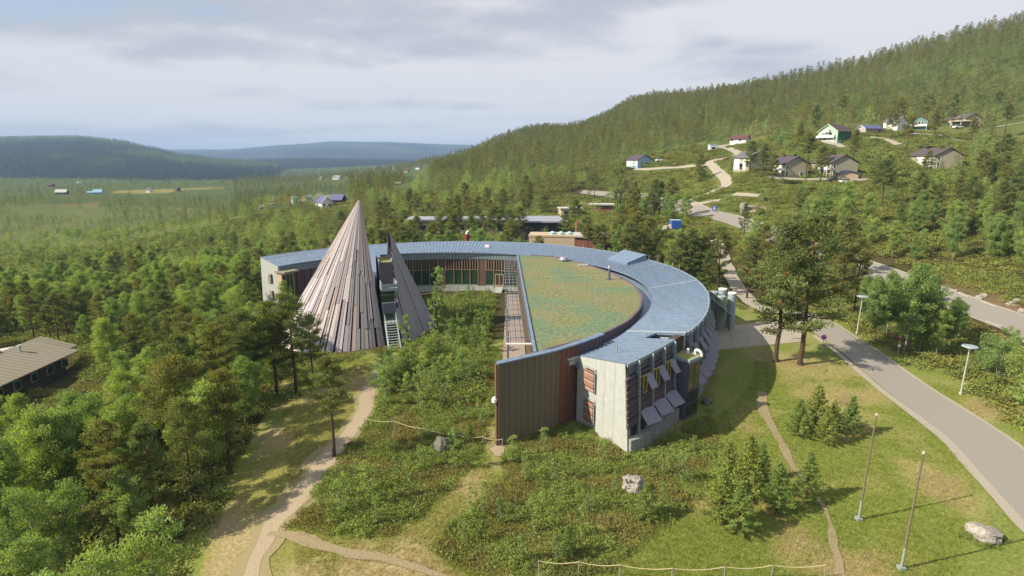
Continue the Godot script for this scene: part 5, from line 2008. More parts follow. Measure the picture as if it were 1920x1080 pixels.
func make_street() -> void:
	var b: MB
	# two timber flagpoles on the lawn
	for q in [[1609.6, 975, 8.05, "bare flagpole on the lawn nearer the young spruces"], [1689.5, 1067, 7.9, "bare flagpole at the bottom edge, nearest the single boulder on the lawn"]]:
		var t := thing("flagpole", land(q[0], q[1]))
		tag(t, q[3], "flagpole", "flagpoles on the lawn")
		t.rotation.z = deg_to_rad(-1.6)
		b = MB.new()
		b.tube(Vector3.ZERO, Vector3(0, 1.5, 0), 0.085, 0.085, 10)
		b.at(Vector3(0, 0.1, 0), Vector3(0.4, 0.2, 0.4))
		part("foot", b, M.teal_steel, t)
		b = MB.new()
		b.tube(Vector3(0, 1.2, 0), Vector3(0, q[2], 0), 0.075, 0.05, 10, Color.WHITE, true)
		part("mast", b, M.wood_olive, t)
		b = MB.new()
		b.tube(Vector3(0, q[2], 0), Vector3(0, q[2] + 0.14, 0), 0.09, 0.04, 10, Color.WHITE, true)
		part("finial", b, M.wood_pale, t)
	# park lamps with flat round hoods
	for q in [[1606.3, 626.3, 5.65, "grey lamp post with flat round hood at the far bend of the access road"], [1800.7, 739.3, 5.5, "grey lamp post with flat round hood standing on the open grass beside the access road"]]:
		var t := thing("lamp_post", land(q[0], q[1]))
		tag(t, q[3], "lamp post", "lamp posts along the access road")
		t.rotation.z = deg_to_rad(-1.6)
		b = MB.new()
		b.tube(Vector3.ZERO, Vector3(0, q[2] - 0.3, 0), 0.085, 0.06, 10)
		b.tube(Vector3.ZERO, Vector3(0, 0.25, 0), 0.16, 0.14, 10, Color.WHITE, true)
		part("pole", b, M.steel, t)
		b = MB.new()
		b.tube(Vector3(0, q[2] - 0.5, 0), Vector3(0, q[2] - 0.12, 0), 0.1, 0.3, 14, Color.WHITE, true)
		part("lamp_bowl", b, M.white_metal, t)
		b = MB.new()
		b.tube(Vector3(0, q[2] - 0.08, 0), Vector3(0, q[2] + 0.02, 0), 0.78, 0.72, 22, Color.WHITE, true)
		part("hood", b, M.zinc_light, t)
	# no-stopping signs
	for q in [[1541, 664, 2.35, 0.34, "round blue no-stopping sign at the edge of the access road by the big pines"], [1683, 668, 2.6, 0.32, "round blue no-stopping sign with small plate under the roadside birches"]]:
		var p := land(q[0], q[1])
		var t := thing("road_sign", p, facing(p, 12))
		tag(t, q[4], "road sign")
		b = MB.new()
		b.tube(Vector3.ZERO, Vector3(0, q[2] + 0.1, 0), 0.035, 0.035, 8)
		part("pole", b, M.steel, t)
		b = MB.new()
		b.tube(Vector3(0, q[2], 0.04), Vector3(0, q[2], 0.06), q[3], q[3], 24, Color.WHITE, true)
		part("rim", b, M.sign_red, t)
		b = MB.new()
		b.tube(Vector3(0, q[2], 0.05), Vector3(0, q[2], 0.075), q[3] * 0.8, q[3] * 0.8, 24, Color.WHITE, true)
		part("face", b, M.sign_blue, t)
		b = MB.new()
		b.box(Transform3D(Basis(Vector3(0, 0, 1), PI / 4), Vector3(0, q[2], 0.075)), Vector3(q[3] * 1.7, q[3] * 0.16, 0.02))
		part("slash", b, M.sign_red, t)
		if q[2] > 2.5:
			b = MB.new()
			b.at(Vector3(0, 1.45, 0.05), Vector3(0.3, 0.36, 0.02))
			part("plate", b, M.white, t)
	# blue square sign at the far road
	var bp := at_ground(1340, 388, 176)
	var bs := thing("road_sign", bp, facing(bp, 0))
	tag(bs, "square blue road sign with white strokes at the far road", "road sign")
	b = MB.new()
	b.tube(Vector3(0, -1, 0), Vector3(0, 2.0, 0), 0.05, 0.05, 6)
	part("pole", b, M.steel, bs)
	b = MB.new()
	b.at(Vector3(0, 1.3, 0.06), Vector3(1.2, 1.6, 0.05))
	part("face", b, M.sign_blue, bs)
	b = MB.new()
	for y in [1.75, 1.3, 0.85]:
		b.at(Vector3(0.02, y, 0.1), Vector3(0.5, 0.12, 0.02))
	b.at(Vector3(-0.22, 1.3, 0.1), Vector3(0.12, 1.0, 0.02))
	part("strokes", b, M.white, bs)
	# blue container, white board
	var cp := at_ground(1268, 427, 157)
	var ct := thing("container", cp, facing(cp, 15))
	tag(ct, "bright blue ribbed steel container beside the far road", "container")
	b = MB.new()
	b.at(Vector3(0, 1.45, -1.2), Vector3(2.5, 2.7, 2.4))
	part("box", b, M.container_blue, ct)
	for i in 9:
		b = MB.new()
		b.at(Vector3(-1.15 + i * 0.288, 1.4, 0.03), Vector3(0.14, 2.5, 0.08))
		part("rib", b, M.container_blue, ct)
	b = MB.new()
	b.at(Vector3(0, 2.84, -1.2), Vector3(2.6, 0.08, 2.5))
	part("lid", b, M.paint_blue, ct)
	for q in [[1250, 424, "grey heap of rubble bags left of the blue container", Vector3(1.3, 1.2, 1.0), 61], [1262, 412, "pale heap behind the blue container", Vector3(1.2, 1.3, 1.0), 62]]:
		boulder(q[2], at_ground(q[0], q[1], 158) + Vector3(0, 0.6, 0), q[3], q[4], M.rock, 0.4)
	# four round tanks by the outer wall
	var tanks := [[30.7, -86.0, 5.6, "wide grey teal tank, rear left of the four by the outer wall"], [31.3, -84.6, 5.2, "grey tank with rusty streak, front left of the four by the outer wall"], [32.3, -87.0, 5.8, "white topped tank, rear right of the four by the outer wall"], [33.2, -85.4, 5.5, "white topped tank, front right of the four by the outer wall"]]
	for i in 4:
		var q: Array = tanks[i]
		var t := thing("tank", on(q[0], q[1]))
		tag(t, q[3], "tank", "tanks by the outer wall")
		b = MB.new()
		b.tube(Vector3(0, -0.5, 0), Vector3(0, q[2] - 0.15, 0), 0.62, 0.62, 20)
		part("shell", b, M.teal_steel if i < 2 else M.zinc_light, t)
		b = MB.new()
		b.tube(Vector3(0, q[2] - 0.15, 0), Vector3(0, q[2], 0), 0.66, 0.62, 20, Color.WHITE, true)
		part("lid", b, M.zinc_light if i < 2 else M.white, t)
	# grey ramp roof jutting from the outer wall
	var rp := thing("lean_to")
	tag(rp, "sloping grey canopy that juts from the curved outer wall towards the pines", "canopy")
	var e0 := level(1334, 561, 5.6)
	var e1 := level(1374, 594, 2.6)
	var sd := Vector3(0.2, 0, -1.6)
	b = MB.new()
	b.hexa([e0, e1, e1 + sd, e0 + sd, e0 + Vector3(0, 0.2, 0), e1 + Vector3(0, 0.2, 0), e1 + sd + Vector3(0, 0.2, 0), e0 + sd + Vector3(0, 0.2, 0)])
	part("roof", b, M.zinc, rp)
	b = MB.new()
	for f in [0.1, 0.92]:
		var m := e0.lerp(e1, f) + sd * 0.5
		b.tube(Vector3(m.x, gy(m.x, m.z) - 0.2, m.z), m, 0.09, 0.09, 8)
	part("posts", b, M.zinc_dark, rp)
	# boulders
	boulder("big pale boulder half sunk in the heath in front of the concrete gable", land(1190, 921) + Vector3(0, 0.5, 0), Vector3(1.05, 0.95, 0.85), 3, M.rock, 0.5)
	boulder("pale boulder on the open lawn at the bottom right", land(1846, 1010) + Vector3(0, 0.35, 0), Vector3(1.05, 0.62, 0.8), 9, M.rock, -0.3)
	boulder("round dark grey boulder beside the rope in the heath left of the timber wall", land(832, 846) + Vector3(0, 0.55, 0), Vector3(0.78, 0.95, 0.75), 5, M.rock_dark, 0.2)
	boulder("pale upright stone on the gravel yard above the far road", at_ground(1394, 396, 172) + Vector3(0, 1.2, 0), Vector3(1.5, 1.9, 1.2), 15, M.rock, 0.9)
	boulder("low pale stone next to the upright one above the far road", at_ground(1408, 394, 173) + Vector3(0, 0.5, 0), Vector3(1.5, 0.9, 1.0), 16, M.rock, 0.2)
	boulder("small grey stone in the lawn shade close to the curved wall", land(1326, 757) + Vector3(0, 0.25, 0), Vector3(0.55, 0.5, 0.5), 18, M.rock_dark, 0.2)
	for i in 7:
		var q: Array = [[1780, 552], [1790, 548], [1835, 560], [1845, 556], [1895, 572], [1905, 566], [1915, 585]][i]
		boulder(["leftmost stone on the cut bank across the main road", "second stone from the left on the cut bank", "third stone on the cut bank, by the dry brush", "fourth stone on the cut bank, just above the third", "pale stone low on the right of the cut bank", "pale stone higher on the right of the cut bank", "rightmost stone of the cut bank at the frame edge"][i], land(q[0], q[1]) + Vector3(0, 0.2, 0), Vector3(0.6 + 0.1 * (i % 3), 0.45, 0.5), 70 + i, M.rock, i * 0.7)
	# gravel patch at the corner of the timber wall
	var pb := MB.new()
	var pp := lands([918, 842, 936, 832, 946, 838, 944, 856, 930, 856])
	for i in range(1, pp.size() - 1):
		pb.tri(pp[0] + Vector3(0, 0.05, 0), pp[i] + Vector3(0, 0.05, 0), pp[i + 1] + Vector3(0, 0.05, 0))
	struct("gravel_patch", pb.mesh(M.gravel))
	# rope fences
	rope_fence("pale rope strung on low posts across the heath to the timber wall", lands([684, 798, 740, 803, 800, 818, 858, 829, 905, 833, 942, 838]), 0.75, 0.18, "heath")
	rope_fence("pale rope sagging between thin posts along the bottom edge of the lawn", lands([1010, 1078, 1085, 1080, 1161, 1086, 1259, 1093, 1357, 1090, 1446, 1087, 1545, 1086]), 1.0, 0.16, "lawn")

func rope_fence(label: String, pts: Array, h: float, sag: float, where: String) -> void:
	var r := MB.new()
	for i in pts.size() - 1:
		var list := []
		for k in 11:
			var f := k / 10.0
			var p: Vector3 = (pts[i] as Vector3).lerp(pts[i + 1], f)
			p.y += h - 4.0 * sag * f * (1.0 - f)
			list.append(p)
		r.rod(list, 0.022, 0.022, 5)
	var o := part("rope", r, M.rope)
	tag(o, label, "rope")
	for i in pts.size():
		var b := MB.new()
		b.tube(Vector3(0, -0.2, 0), Vector3(0, h + 0.05, 0), 0.035, 0.03, 7, Color.WHITE, true)
		var t := part("post", b, M.wood_grey)
		t.name = numbered("rope_post")
		t.position = pts[i]
		var near := ["first", "second", "third", "fourth", "fifth", "sixth", "seventh"]
		tag(t, "thin grey rope post in the %s, %s from the rope's left end" % [where, near[i]], "post", "posts of the rope fence in the %s" % where)

# ---------------------------------------------------------------- trees
func leaf(b: MB, r: RandomNumberGenerator, p: Vector3, out: Vector3, l: float, w: float, k: Color) -> void:
	# one leaf-sized face (or a spray of needles), standing roughly outwards
	var d := (out + Vector3(r.randf_range(-1, 1), r.randf_range(-0.6, 1), r.randf_range(-1, 1)) * 0.9).normalized()
	var s := d.cross(Vector3(r.randf_range(-1, 1), r.randf_range(-1, 1), r.randf_range(-1, 1))).normalized() * w * 0.5
	var a := p - d * l * 0.5
	var e := p + d * l * 0.5
	b.tri(a, p + s, e, k)
	b.tri(a, e, p - s, k)

func clump(b: MB, r: RandomNumberGenerator, c: Vector3, rad: Vector3, n: int, l: float, w: float, k: Color) -> void:
	for i in n:
		var v := Vector3(r.randfn(), r.randfn(), r.randfn()).normalized() * pow(r.randf(), 0.4)
		var g := r.randf_range(0.82, 1.2)
		var t := Color(k.r * g * r.randf_range(0.94, 1.08), k.g * g, k.b * g * r.randf_range(0.85, 1.15))
		leaf(b, r, c + v * rad, (v + Vector3(0, 0.35, 0)).normalized(), l * r.randf_range(0.7, 1.3), w * r.randf_range(0.7, 1.3), t)

func pine(seed_: int, h: float, bare: float, spread: float, branches: int, blades: int, size: float) -> Array:
	var r := RandomNumberGenerator.new()
	r.seed = seed_
	var t := MB.new()
	var b := MB.new()
	var lean := Vector3(r.randf_range(-0.35, 0.35), 0, r.randf_range(-0.35, 0.35))
	var spine := []
	for i in 9:
		var f := i / 8.0
		spine.append(Vector3(lean.x * f * f + r.randf_range(-0.06, 0.06), h * f * 0.97, lean.z * f * f + r.randf_range(-0.06, 0.06)))
	var r0 := h * 0.0165
	for i in 8:
		var f0 := i / 8.0
		var f1 := (i + 1) / 8.0
		var k := Color(0.145, 0.095, 0.068).lerp(Color(0.29, 0.145, 0.06), smoothstep(0.25, 0.7, f0))
		t.tube(spine[i], spine[i + 1], r0 * (1.0 - f0 * 0.93), r0 * (1.0 - f1 * 0.93), 8, k)
	t.tube(Vector3(0, -0.6, 0), Vector3(0, 0.25, 0), r0 * 1.5, r0 * 1.02, 8, Color(0.13, 0.09, 0.068))
	var at_h := func(f: float) -> Vector3:
		var x := clampf(f, 0.0, 0.999) * 8.0
		return (spine[int(x)] as Vector3).lerp(spine[int(x) + 1], x - int(x))
	# some dead stubs below the crown
	for i in 5:
		var f := r.randf_range(bare * 0.5, bare)
		var o: Vector3 = at_h.call(f)
		var a := r.randf() * TAU
		t.tube(o, o + Vector3(cos(a), r.randf_range(-0.1, 0.25), sin(a)) * r.randf_range(0.5, 1.3), 0.035, 0.012, 4, Color(0.2, 0.17, 0.14))
	for i in branches:
		var f := lerpf(bare, 0.985, pow((i + r.randf()) / branches, 0.9))
		var s := (f - bare) / (1.0 - bare)
		var prof := pow(sin(clampf(0.22 + s * 0.80, 0.0, 1.0) * PI), 0.65) if s > 0.02 else 0.4
		var len := spread * prof * r.randf_range(0.62, 1.15)
		var a := i * 2.4 + r.randf_range(-0.5, 0.5)
		var up := lerpf(0.02, 0.75, s) + r.randf_range(-0.12, 0.15)
		var o: Vector3 = at_h.call(f)
		var d := Vector3(cos(a), up, sin(a)).normalized()
		var e := o + d * len
		var mid := o + d * len * 0.55 + Vector3(0, -0.1 * len, 0)
		t.rod([o, mid, e], r0 * 0.34 * (1.0 - s * 0.6), 0.014, 4, Color(0.24, 0.135, 0.07))
		var tone := r.randf_range(0.72, 1.22)
		var k := Color(0.098, 0.108, 0.042).lerp(Color(0.084, 0.106, 0.046), r.randf()) * tone
		var nc := 2 + int(len / 0.75)
		for c in nc:
			var g := lerpf(0.38, 1.04, (c + r.randf() * 0.7) / nc)
			var q := o.lerp(mid, g / 0.55) if g < 0.55 else mid.lerp(e, (g - 0.55) / 0.45)
			q += Vector3(r.randf_range(-0.4, 0.4), r.randf_range(0.0, 0.3), r.randf_range(-0.4, 0.4)) * spread * 0.22
			var cr := spread * r.randf_range(0.19, 0.31)
			clump(b, r, q, Vector3(cr, cr * 0.5, cr), blades, size, size * 0.36, k)
	clump(b, r, at_h.call(0.98), Vector3(0.4, 0.5, 0.4) * spread * 0.4, blades, size, size * 0.36, Color(0.095, 0.11, 0.038))
	return [t.mesh(M.bark), b.mesh(M.pine_a)]

func birch(seed_: int, h: float, bare: float, spread: float, branches: int, leaves: int, size: float, stems := 1) -> Array:
	var r := RandomNumberGenerator.new()
	r.seed = seed_
	var t := MB.new()
	var b := MB.new()
	for st in stems:
		var a0 := TAU * st / stems + r.randf()
		var lean := Vector3(cos(a0), 0, sin(a0)) * h * (0.06 if stems == 1 else 0.22)
		var spine := []
		for i in 8:
			var f := i / 7.0
			spine.append(Vector3(lean.x * f + r.randf_range(-0.1, 0.1) * f, h * f, lean.z * f + r.randf_range(-0.1, 0.1) * f))
		var r0 := h * 0.0105
		for i in 7:
			var k := Color(0.50, 0.48, 0.43) if (i + st) % 3 else Color(0.30, 0.27, 0.24)
			t.tube(spine[i], spine[i + 1], r0 * (1.0 - i / 7.6), r0 * (1.0 - (i + 1) / 7.6), 7, k)
		t.tube(Vector3(0, -0.5, 0), spine[0], r0 * 1.3, r0, 7, Color(0.14, 0.12, 0.1))
		for i in branches / stems:
			var f := lerpf(bare, 0.99, (i + r.randf()) / (branches / stems))
			var s := (f - bare) / (1.0 - bare)
			var x := clampf(f, 0.0, 0.999) * 7.0
			var o := (spine[int(x)] as Vector3).lerp(spine[int(x) + 1], x - int(x))
			var len := spread * pow(sin(clampf(0.16 + s * 0.82, 0.0, 1.0) * PI), 0.75) * r.randf_range(0.55, 1.2)
			var a := i * 2.4 + r.randf()
			var d := Vector3(cos(a), r.randf_range(0.25, 0.9), sin(a)).normalized()
			var e := o + d * len
			t.rod([o, o.lerp(e, 0.5) + Vector3(0, 0.08 * len, 0), e], r0 * 0.3, 0.01, 4, Color(0.22, 0.18, 0.14))
			var k := Color(0.116, 0.162, 0.055).lerp(Color(0.096, 0.145, 0.058), r.randf()) * r.randf_range(0.78, 1.18)
			var nc := 2 + int(len / 0.8)
			for c in nc:
				var q := o.lerp(e, lerpf(0.35, 1.05, (c + r.randf()) / nc)) + Vector3(r.randf_range(-1, 1), r.randf_range(-0.8, 0.5), r.randf_range(-1, 1)) * spread * 0.16
				var cr := spread * r.randf_range(0.18, 0.30)
				clump(b, r, q, Vector3(cr, cr * 0.85, cr), leaves, size, size * 0.62, k)
	return [t.mesh(M.bark), b.mesh(M.birch_a)]

func young_pine(seed_: int, h: float, spread: float) -> Array:
	# a conical young tree with whorls of upturned branches down to the grass
	var r := RandomNumberGenerator.new()
	r.seed = seed_
	var t := MB.new()
	var b := MB.new()
	t.rod([Vector3(0, -0.3, 0), Vector3(0, h * 0.5, 0), Vector3(0.05, h, 0)], h * 0.016, 0.015, 6, Color(0.17, 0.11, 0.07))
	var w := 11
	for i in w:
		var f := (i + 0.6) / w
		var n := 6 if i < 8 else 4
		for k in n:
			var a := TAU * k / n + i * 0.7 + r.randf_range(-0.3, 0.3)
			var len := spread * (1.0 - f * 0.9) * r.randf_range(0.75, 1.15) * (0.8 if i == 0 else 1.0)
			var o := Vector3(0, h * (0.04 + f * 0.93), 0)
			var d := Vector3(cos(a), 0.28 + f * 0.5, sin(a)).normalized()
			var e := o + d * len
			t.tube(o, e, 0.03, 0.01, 4, Color(0.2, 0.13, 0.08))
			var col := Color(0.105, 0.145, 0.046) * r.randf_range(0.8, 1.2)
			var nc := 2 + int(len / 0.35)
			for c in nc:
				var g := lerpf(0.25, 1.0, (c + 0.5) / nc)
				clump(b, r, o.lerp(e, g), Vector3(0.22, 0.16, 0.22) * (1.0 - 0.3 * g), 16, 0.2, 0.055, col)
	clump(b, r, Vector3(0.05, h, 0), Vector3(0.1, 0.25, 0.1), 14, 0.22, 0.05, Color(0.11, 0.14, 0.05))
	return [t.mesh(M.bark), b.mesh(M.pine_a)]

func far_pine(seed_: int, h: float, bare: float, spread: float) -> ArrayMesh:
	var r := RandomNumberGenerator.new()
	r.seed = seed_
	var b := MB.new()
	b.tube(Vector3(0, -1, 0), Vector3(0, h * 0.85, 0), h * 0.012, h * 0.005, 5, Color(0.13, 0.09, 0.06))
	for i in 26:
		var s := pow((i + r.randf()) / 26.0, 0.9)
		var y := h * lerpf(bare, 0.97, s)
		var rr := spread * pow(sin(clampf(0.20 + s * 0.78, 0.0, 1.0) * PI), 0.8) * r.randf_range(0.45, 1.0)
		var a := i * 2.4
		clump(b, r, Vector3(cos(a) * rr * 0.75, y, sin(a) * rr * 0.75), Vector3(0.8, 0.42, 0.8) * spread * 0.36, 15, 0.48, 0.24, Color(0.094, 0.106, 0.036) * r.randf_range(0.75, 1.22))
	return b.mesh(M.pine_a)

func far_birch(seed_: int, h: float, spread: float, bare := 0.15) -> ArrayMesh:
	var r := RandomNumberGenerator.new()
	r.seed = seed_
	var b := MB.new()
	b.tube(Vector3(0, -1, 0), Vector3(0, h * 0.7, 0), h * 0.008, h * 0.004, 5, Color(0.2, 0.18, 0.15))
	for i in 24:
		var s := (i + r.randf()) / 24.0
		var y := h * lerpf(bare, 0.95, s)
		var rr := spread * pow(sin(clampf(0.14 + s * 0.8, 0.0, 1.0) * PI), 0.7) * r.randf_range(0.35, 1.0)
		var a := i * 2.4 + r.randf()
		clump(b, r, Vector3(cos(a) * rr * 0.8, y, sin(a) * rr * 0.8), Vector3.ONE * spread * 0.36, 18, 0.38, 0.24, Color(0.108, 0.150, 0.052) * r.randf_range(0.8, 1.2))
	return b.mesh(M.birch_a)

func bush(seed_: int, h: float, spread: float, n: int, size: float, k: Color, m: Material) -> ArrayMesh:
	var r := RandomNumberGenerator.new()
	r.seed = seed_
	var b := MB.new()
	for i in n:
		var a := r.randf() * TAU
		var q := sqrt(r.randf()) * spread
		var y := h * r.randf_range(0.15, 0.85) * (1.0 - 0.5 * q * q / (spread * spread))
		clump(b, r, Vector3(cos(a) * q, y, sin(a) * q), Vector3(0.5, 0.4, 0.5) * h * 0.55, 9, size, size * 0.55, k * r.randf_range(0.78, 1.2))
	return b.mesh(m)

var pines: Array = []       # each [trunk, crown], built 12 m tall
var birches: Array = []     # 9 m
var shrubs_b: Array = []    # 4 m
var saplings: Array = []    # 3 m
var youngs: Array = []      # 4 m
var pines_far: Array = []
var birches_far: Array = []

var spots: Array = []       # [kind, position, height, yaw, proto, tint, label]

func add_tree(kind: String, p: Vector3, h: float, label := "", proto := -1, tint := -1) -> void:
	var n: int = {"pine": pines.size(), "birch": birches.size(), "bushy": shrubs_b.size(), "sapling": saplings.size(), "young": youngs.size()}[kind]
	spots.append([kind, p, h, rng.randf() * TAU, proto if proto >= 0 else rng.randi() % n, tint if tint >= 0 else rng.randi() % 3, label])

func tree_px(kind: String, px: float, py: float, top: float, label := "", proto := -1, tint := -1) -> void:
	var p := land(px, py)
	var d := deep(px, top, p.z)
	add_tree(kind, p, maxf(d.y - p.y, 1.0), label, proto, tint)

func make_forest() -> void:
	pines = [pine(1, 12, 0.34, 2.6, 34, 76, 0.25), pine(2, 12, 0.48, 2.4, 30, 76, 0.25), pine(3, 12, 0.26, 2.3, 38, 72, 0.25), pine(4, 12, 0.42, 2.9, 34, 76, 0.25), pine(5, 12, 0.55, 2.2, 26, 76, 0.25), pine(6, 12, 0.18, 2.1, 40, 70, 0.24), pine(7, 12, 0.22, 2.6, 34, 80, 0.25), pine(8, 12, 0.24, 2.7, 32, 80, 0.25)]
	birches = [birch(11, 9, 0.16, 2.1, 46, 84, 0.165), birch(12, 9, 0.22, 1.8, 44, 84, 0.165), birch(13, 9, 0.10, 2.4, 50, 84, 0.17), birch(14, 9, 0.14, 2.3, 52, 80, 0.165, 2), birch(15, 9, 0.2, 2.0, 44, 84, 0.165)]
	shrubs_b = [birch(21, 4, 0.08, 1.5, 28, 60, 0.13, 3), birch(22, 4, 0.06, 1.3, 26, 60, 0.13, 2), birch(23, 4, 0.1, 1.6, 30, 60, 0.13, 4)]
	saplings = [birch(31, 3, 0.1, 0.55, 22, 16, 0.13), birch(32, 3, 0.16, 0.45, 18, 15, 0.12), birch(33, 3, 0.08, 0.7, 24, 16, 0.13), birch(34, 3, 0.12, 0.6, 22, 16, 0.12, 2)]
	youngs = [young_pine(41, 4, 1.65), young_pine(42, 4, 1.45), young_pine(43, 4, 1.85)]
	for i in 6:
		pines_far.append(far_pine(50 + i, 12, 0.10 + 0.045 * i, 2.3 + 0.12 * i))
	for i in 5:
		birches_far.append(far_birch(60 + i, 8, 2.2 + 0.15 * i))
	var sp := "Scots pine"
	# trees that stand out one by one: foot and top as seen
	tree_px("pine", 627, 857, 664, "single round-crowned pine with bare trunk where the heath meets the gravel path", 1, 0)
	tree_px("pine", 1455, 678, 408, "left of the two big pines beside the paved yard", 6, 2)
	tree_px("pine", 1500, 684, 388, "right of the two big pines, overhanging the access road", 7, 2)
	tree_px("pine", 433, 888, 690, "slender pine with thin crown at the grass edge left of the path", 1, 1)
	tree_px("pine", 347, 900, 668, "broad pine behind the slender one at the left grass edge", 3, 1)
	tree_px("pine", 292, 1003, 788, "dark full pine nearest the bottom left grass", 5, 2)
	tree_px("pine", 472, 760, 578, "tall dark pine left of the cone with its trunk in shade", 3, 2)
	tree_px("pine", 520, 742, 560, "pine between the shaded tall pine and the cone", 0, 2)
	tree_px("pine", 556, 738, 548, "dark pine that overlaps the left foot of the cone", 3, 2)
	tree_px("pine", 586, 706, 588, "lower dark pine right in front of the cone's left foot", 0, 2)
	tree_px("pine", 420, 800, 600, "", 2, 1)
	tree_px("pine", 235, 900, 750, "", 4, 1)
	tree_px("pine", 330, 820, 640, "", 2, 2)
	# young trees on the lawn and in the heath
	for q in [[1495, 818, 748, "leftmost young pine of the lawn group before the access road"], [1527, 812, 722, "tallest young pine of the lawn group before the access road"], [1548, 833, 768, "front young pine of the lawn group before the access road"], [1560, 812, 752, "young pine in the middle right of the lawn group"], [1592, 816, 742, "rightmost young pine of the lawn group before the access road"],
			[1400, 935, 815, "tallest young pine in the clump between heath and lawn"], [1352, 985, 868, "left front young pine in the clump between heath and lawn"], [1382, 1000, 905, "lowest front young pine in the clump between heath and lawn"], [1455, 962, 868, "narrow young pine in the middle of the clump between heath and lawn"], [1512, 935, 846, "rightmost young pine of the clump between heath and lawn"], [1362, 915, 828, "rear left young pine in the clump between heath and lawn"], [1425, 900, 830, "rear young pine in the clump between heath and lawn"],
			[1210, 975, 905, "small young pine at the heath edge below the big boulder"], [1065, 1045, 985, "small young pine near the bottom of the right heath bed"], [1182, 915, 884, "tiny young pine in front of the big boulder"], [880, 830, 790, "small bushy young pine right of the dark boulder"]]:
		tree_px("young", q[0], q[1], q[2], q[3])
	# roadside birches on the right
	for q in [[1693, 668, 498], [1640, 640, 520], [1662, 628, 510], [1722, 665, 540], [1742, 640, 520], [1775, 655, 560], [1795, 640, 565], [1622, 606, 520], [1755, 672, 572]]:
		tree_px("birch", q[0], q[1], q[2], "", 1)
	for q in [[1870, 712, 632], [1850, 700, 640], [1925, 770, 660], [1895, 680, 618], [1840, 690, 660]]:
		tree_px("bushy", q[0], q[1], q[2])
	tree_px("bushy", 738, 722, 668, "round bushy birch where the path leaves the cone")
	tree_px("bushy", 722, 740, 685)
	for q in [[955, 470, 390, 0], [1190, 500, 395, 3], [1215, 505, 405, 0], [1060, 470, 400, 1], [1290, 540, 425, 2], [1325, 555, 470, 5], [1275, 520, 440, 0], [1345, 545, 420, 2], [1097, 478, 405, 3], [1128, 482, 418, 0], [1160, 488, 400, 2], [850, 462, 392, 0], [905, 462, 398, 2], [1078, 440, 372, 1], [1020, 425, 362, 4], [1400, 560, 440, 2], [1425, 545, 415, 0], [1490, 530, 400, 3], [1560, 575, 420, 2], [1575, 560, 400, 0], [1600, 590, 440, 2], [1310, 540, 445, 4]]:
		tree_px("pine", q[0], q[1], q[2], "", q[3])
	# pines that stand before the houses on the slope
	for q in [[1429, 337, 266, 2], [1447, 349, 287, 1], [1511, 334, 246, 4], [1538, 340, 272, 3], [1698, 291, 215, 4], [1820, 275, 220, 1], [1847, 263, 212, 4], [1858, 262, 222, 2], [1883, 256, 194, 4], [1794, 318, 270, 3], [1662, 352, 288, 0], [1712, 345, 296, 0], [1640, 360, 300, 2], [1760, 350, 300, 1], [1405, 330, 262, 0], [1600, 300, 240, 2], [1670, 262, 205, 3], [1750, 262, 205, 0]]:
		tree_px("pine", q[0], q[1], q[2], "", q[3])
	young_growth()
	scatter()
	plant()

func young_growth() -> void:
	# slender birches: thick in the courtyard, scattered over the heath beds
	var r := RandomNumberGenerator.new()
	r.seed = 17
	var n := 0
	while n < 150:
		var x := r.randf_range(-16.5, -3.4)
		var z := r.randf_range(-113.5, -60.0)
		if z > -97.0 and z < -70.0 and x < -11.2: continue
		if Vector2(x + 25.0, z + 88.0).length() < 13.5: continue
		n += 1
		if z < -92.0 and (x < -11.5 or r.randf() < 0.3): continue
		var tall := r.randf_range(2.0, 4.2)
		tall *= 0.6 if z < -92.0 else 0.84
		if r.randf() < 0.2: add_tree("bushy", on(x, z), tall)
		else: add_tree("sapling", on(x, z), tall * 1.1)
	for q in [[690, 950, 870], [722, 760, 690], [760, 690, 590], [812, 645, 545], [825, 590, 500], [640, 965, 900], [655, 935, 865], [742, 905, 850], [768, 930, 870], [600, 955, 905], [705, 985, 930], [620, 985, 935], [850, 880, 800], [790, 880, 835], [830, 760, 690], [868, 790, 740], [790, 770, 690], [760, 760, 700], [905, 800, 745],
			[885, 975, 910], [905, 960, 900], [940, 985, 930], [1000, 1000, 945], [1040, 905, 850], [1055, 930, 880], [985, 905, 850], [1100, 960, 905], [1130, 870, 825], [1245, 890, 845], [1240, 950, 905], [1090, 1010, 950], [975, 1055, 1000], [1150, 930, 880], [1020, 850, 800], [960, 870, 815], [1280, 905, 850], [1045, 1060, 1000], [870, 1020, 960], [1300, 850, 815], [1215, 880, 850]]:
		tree_px("sapling", q[0], q[1], q[2])

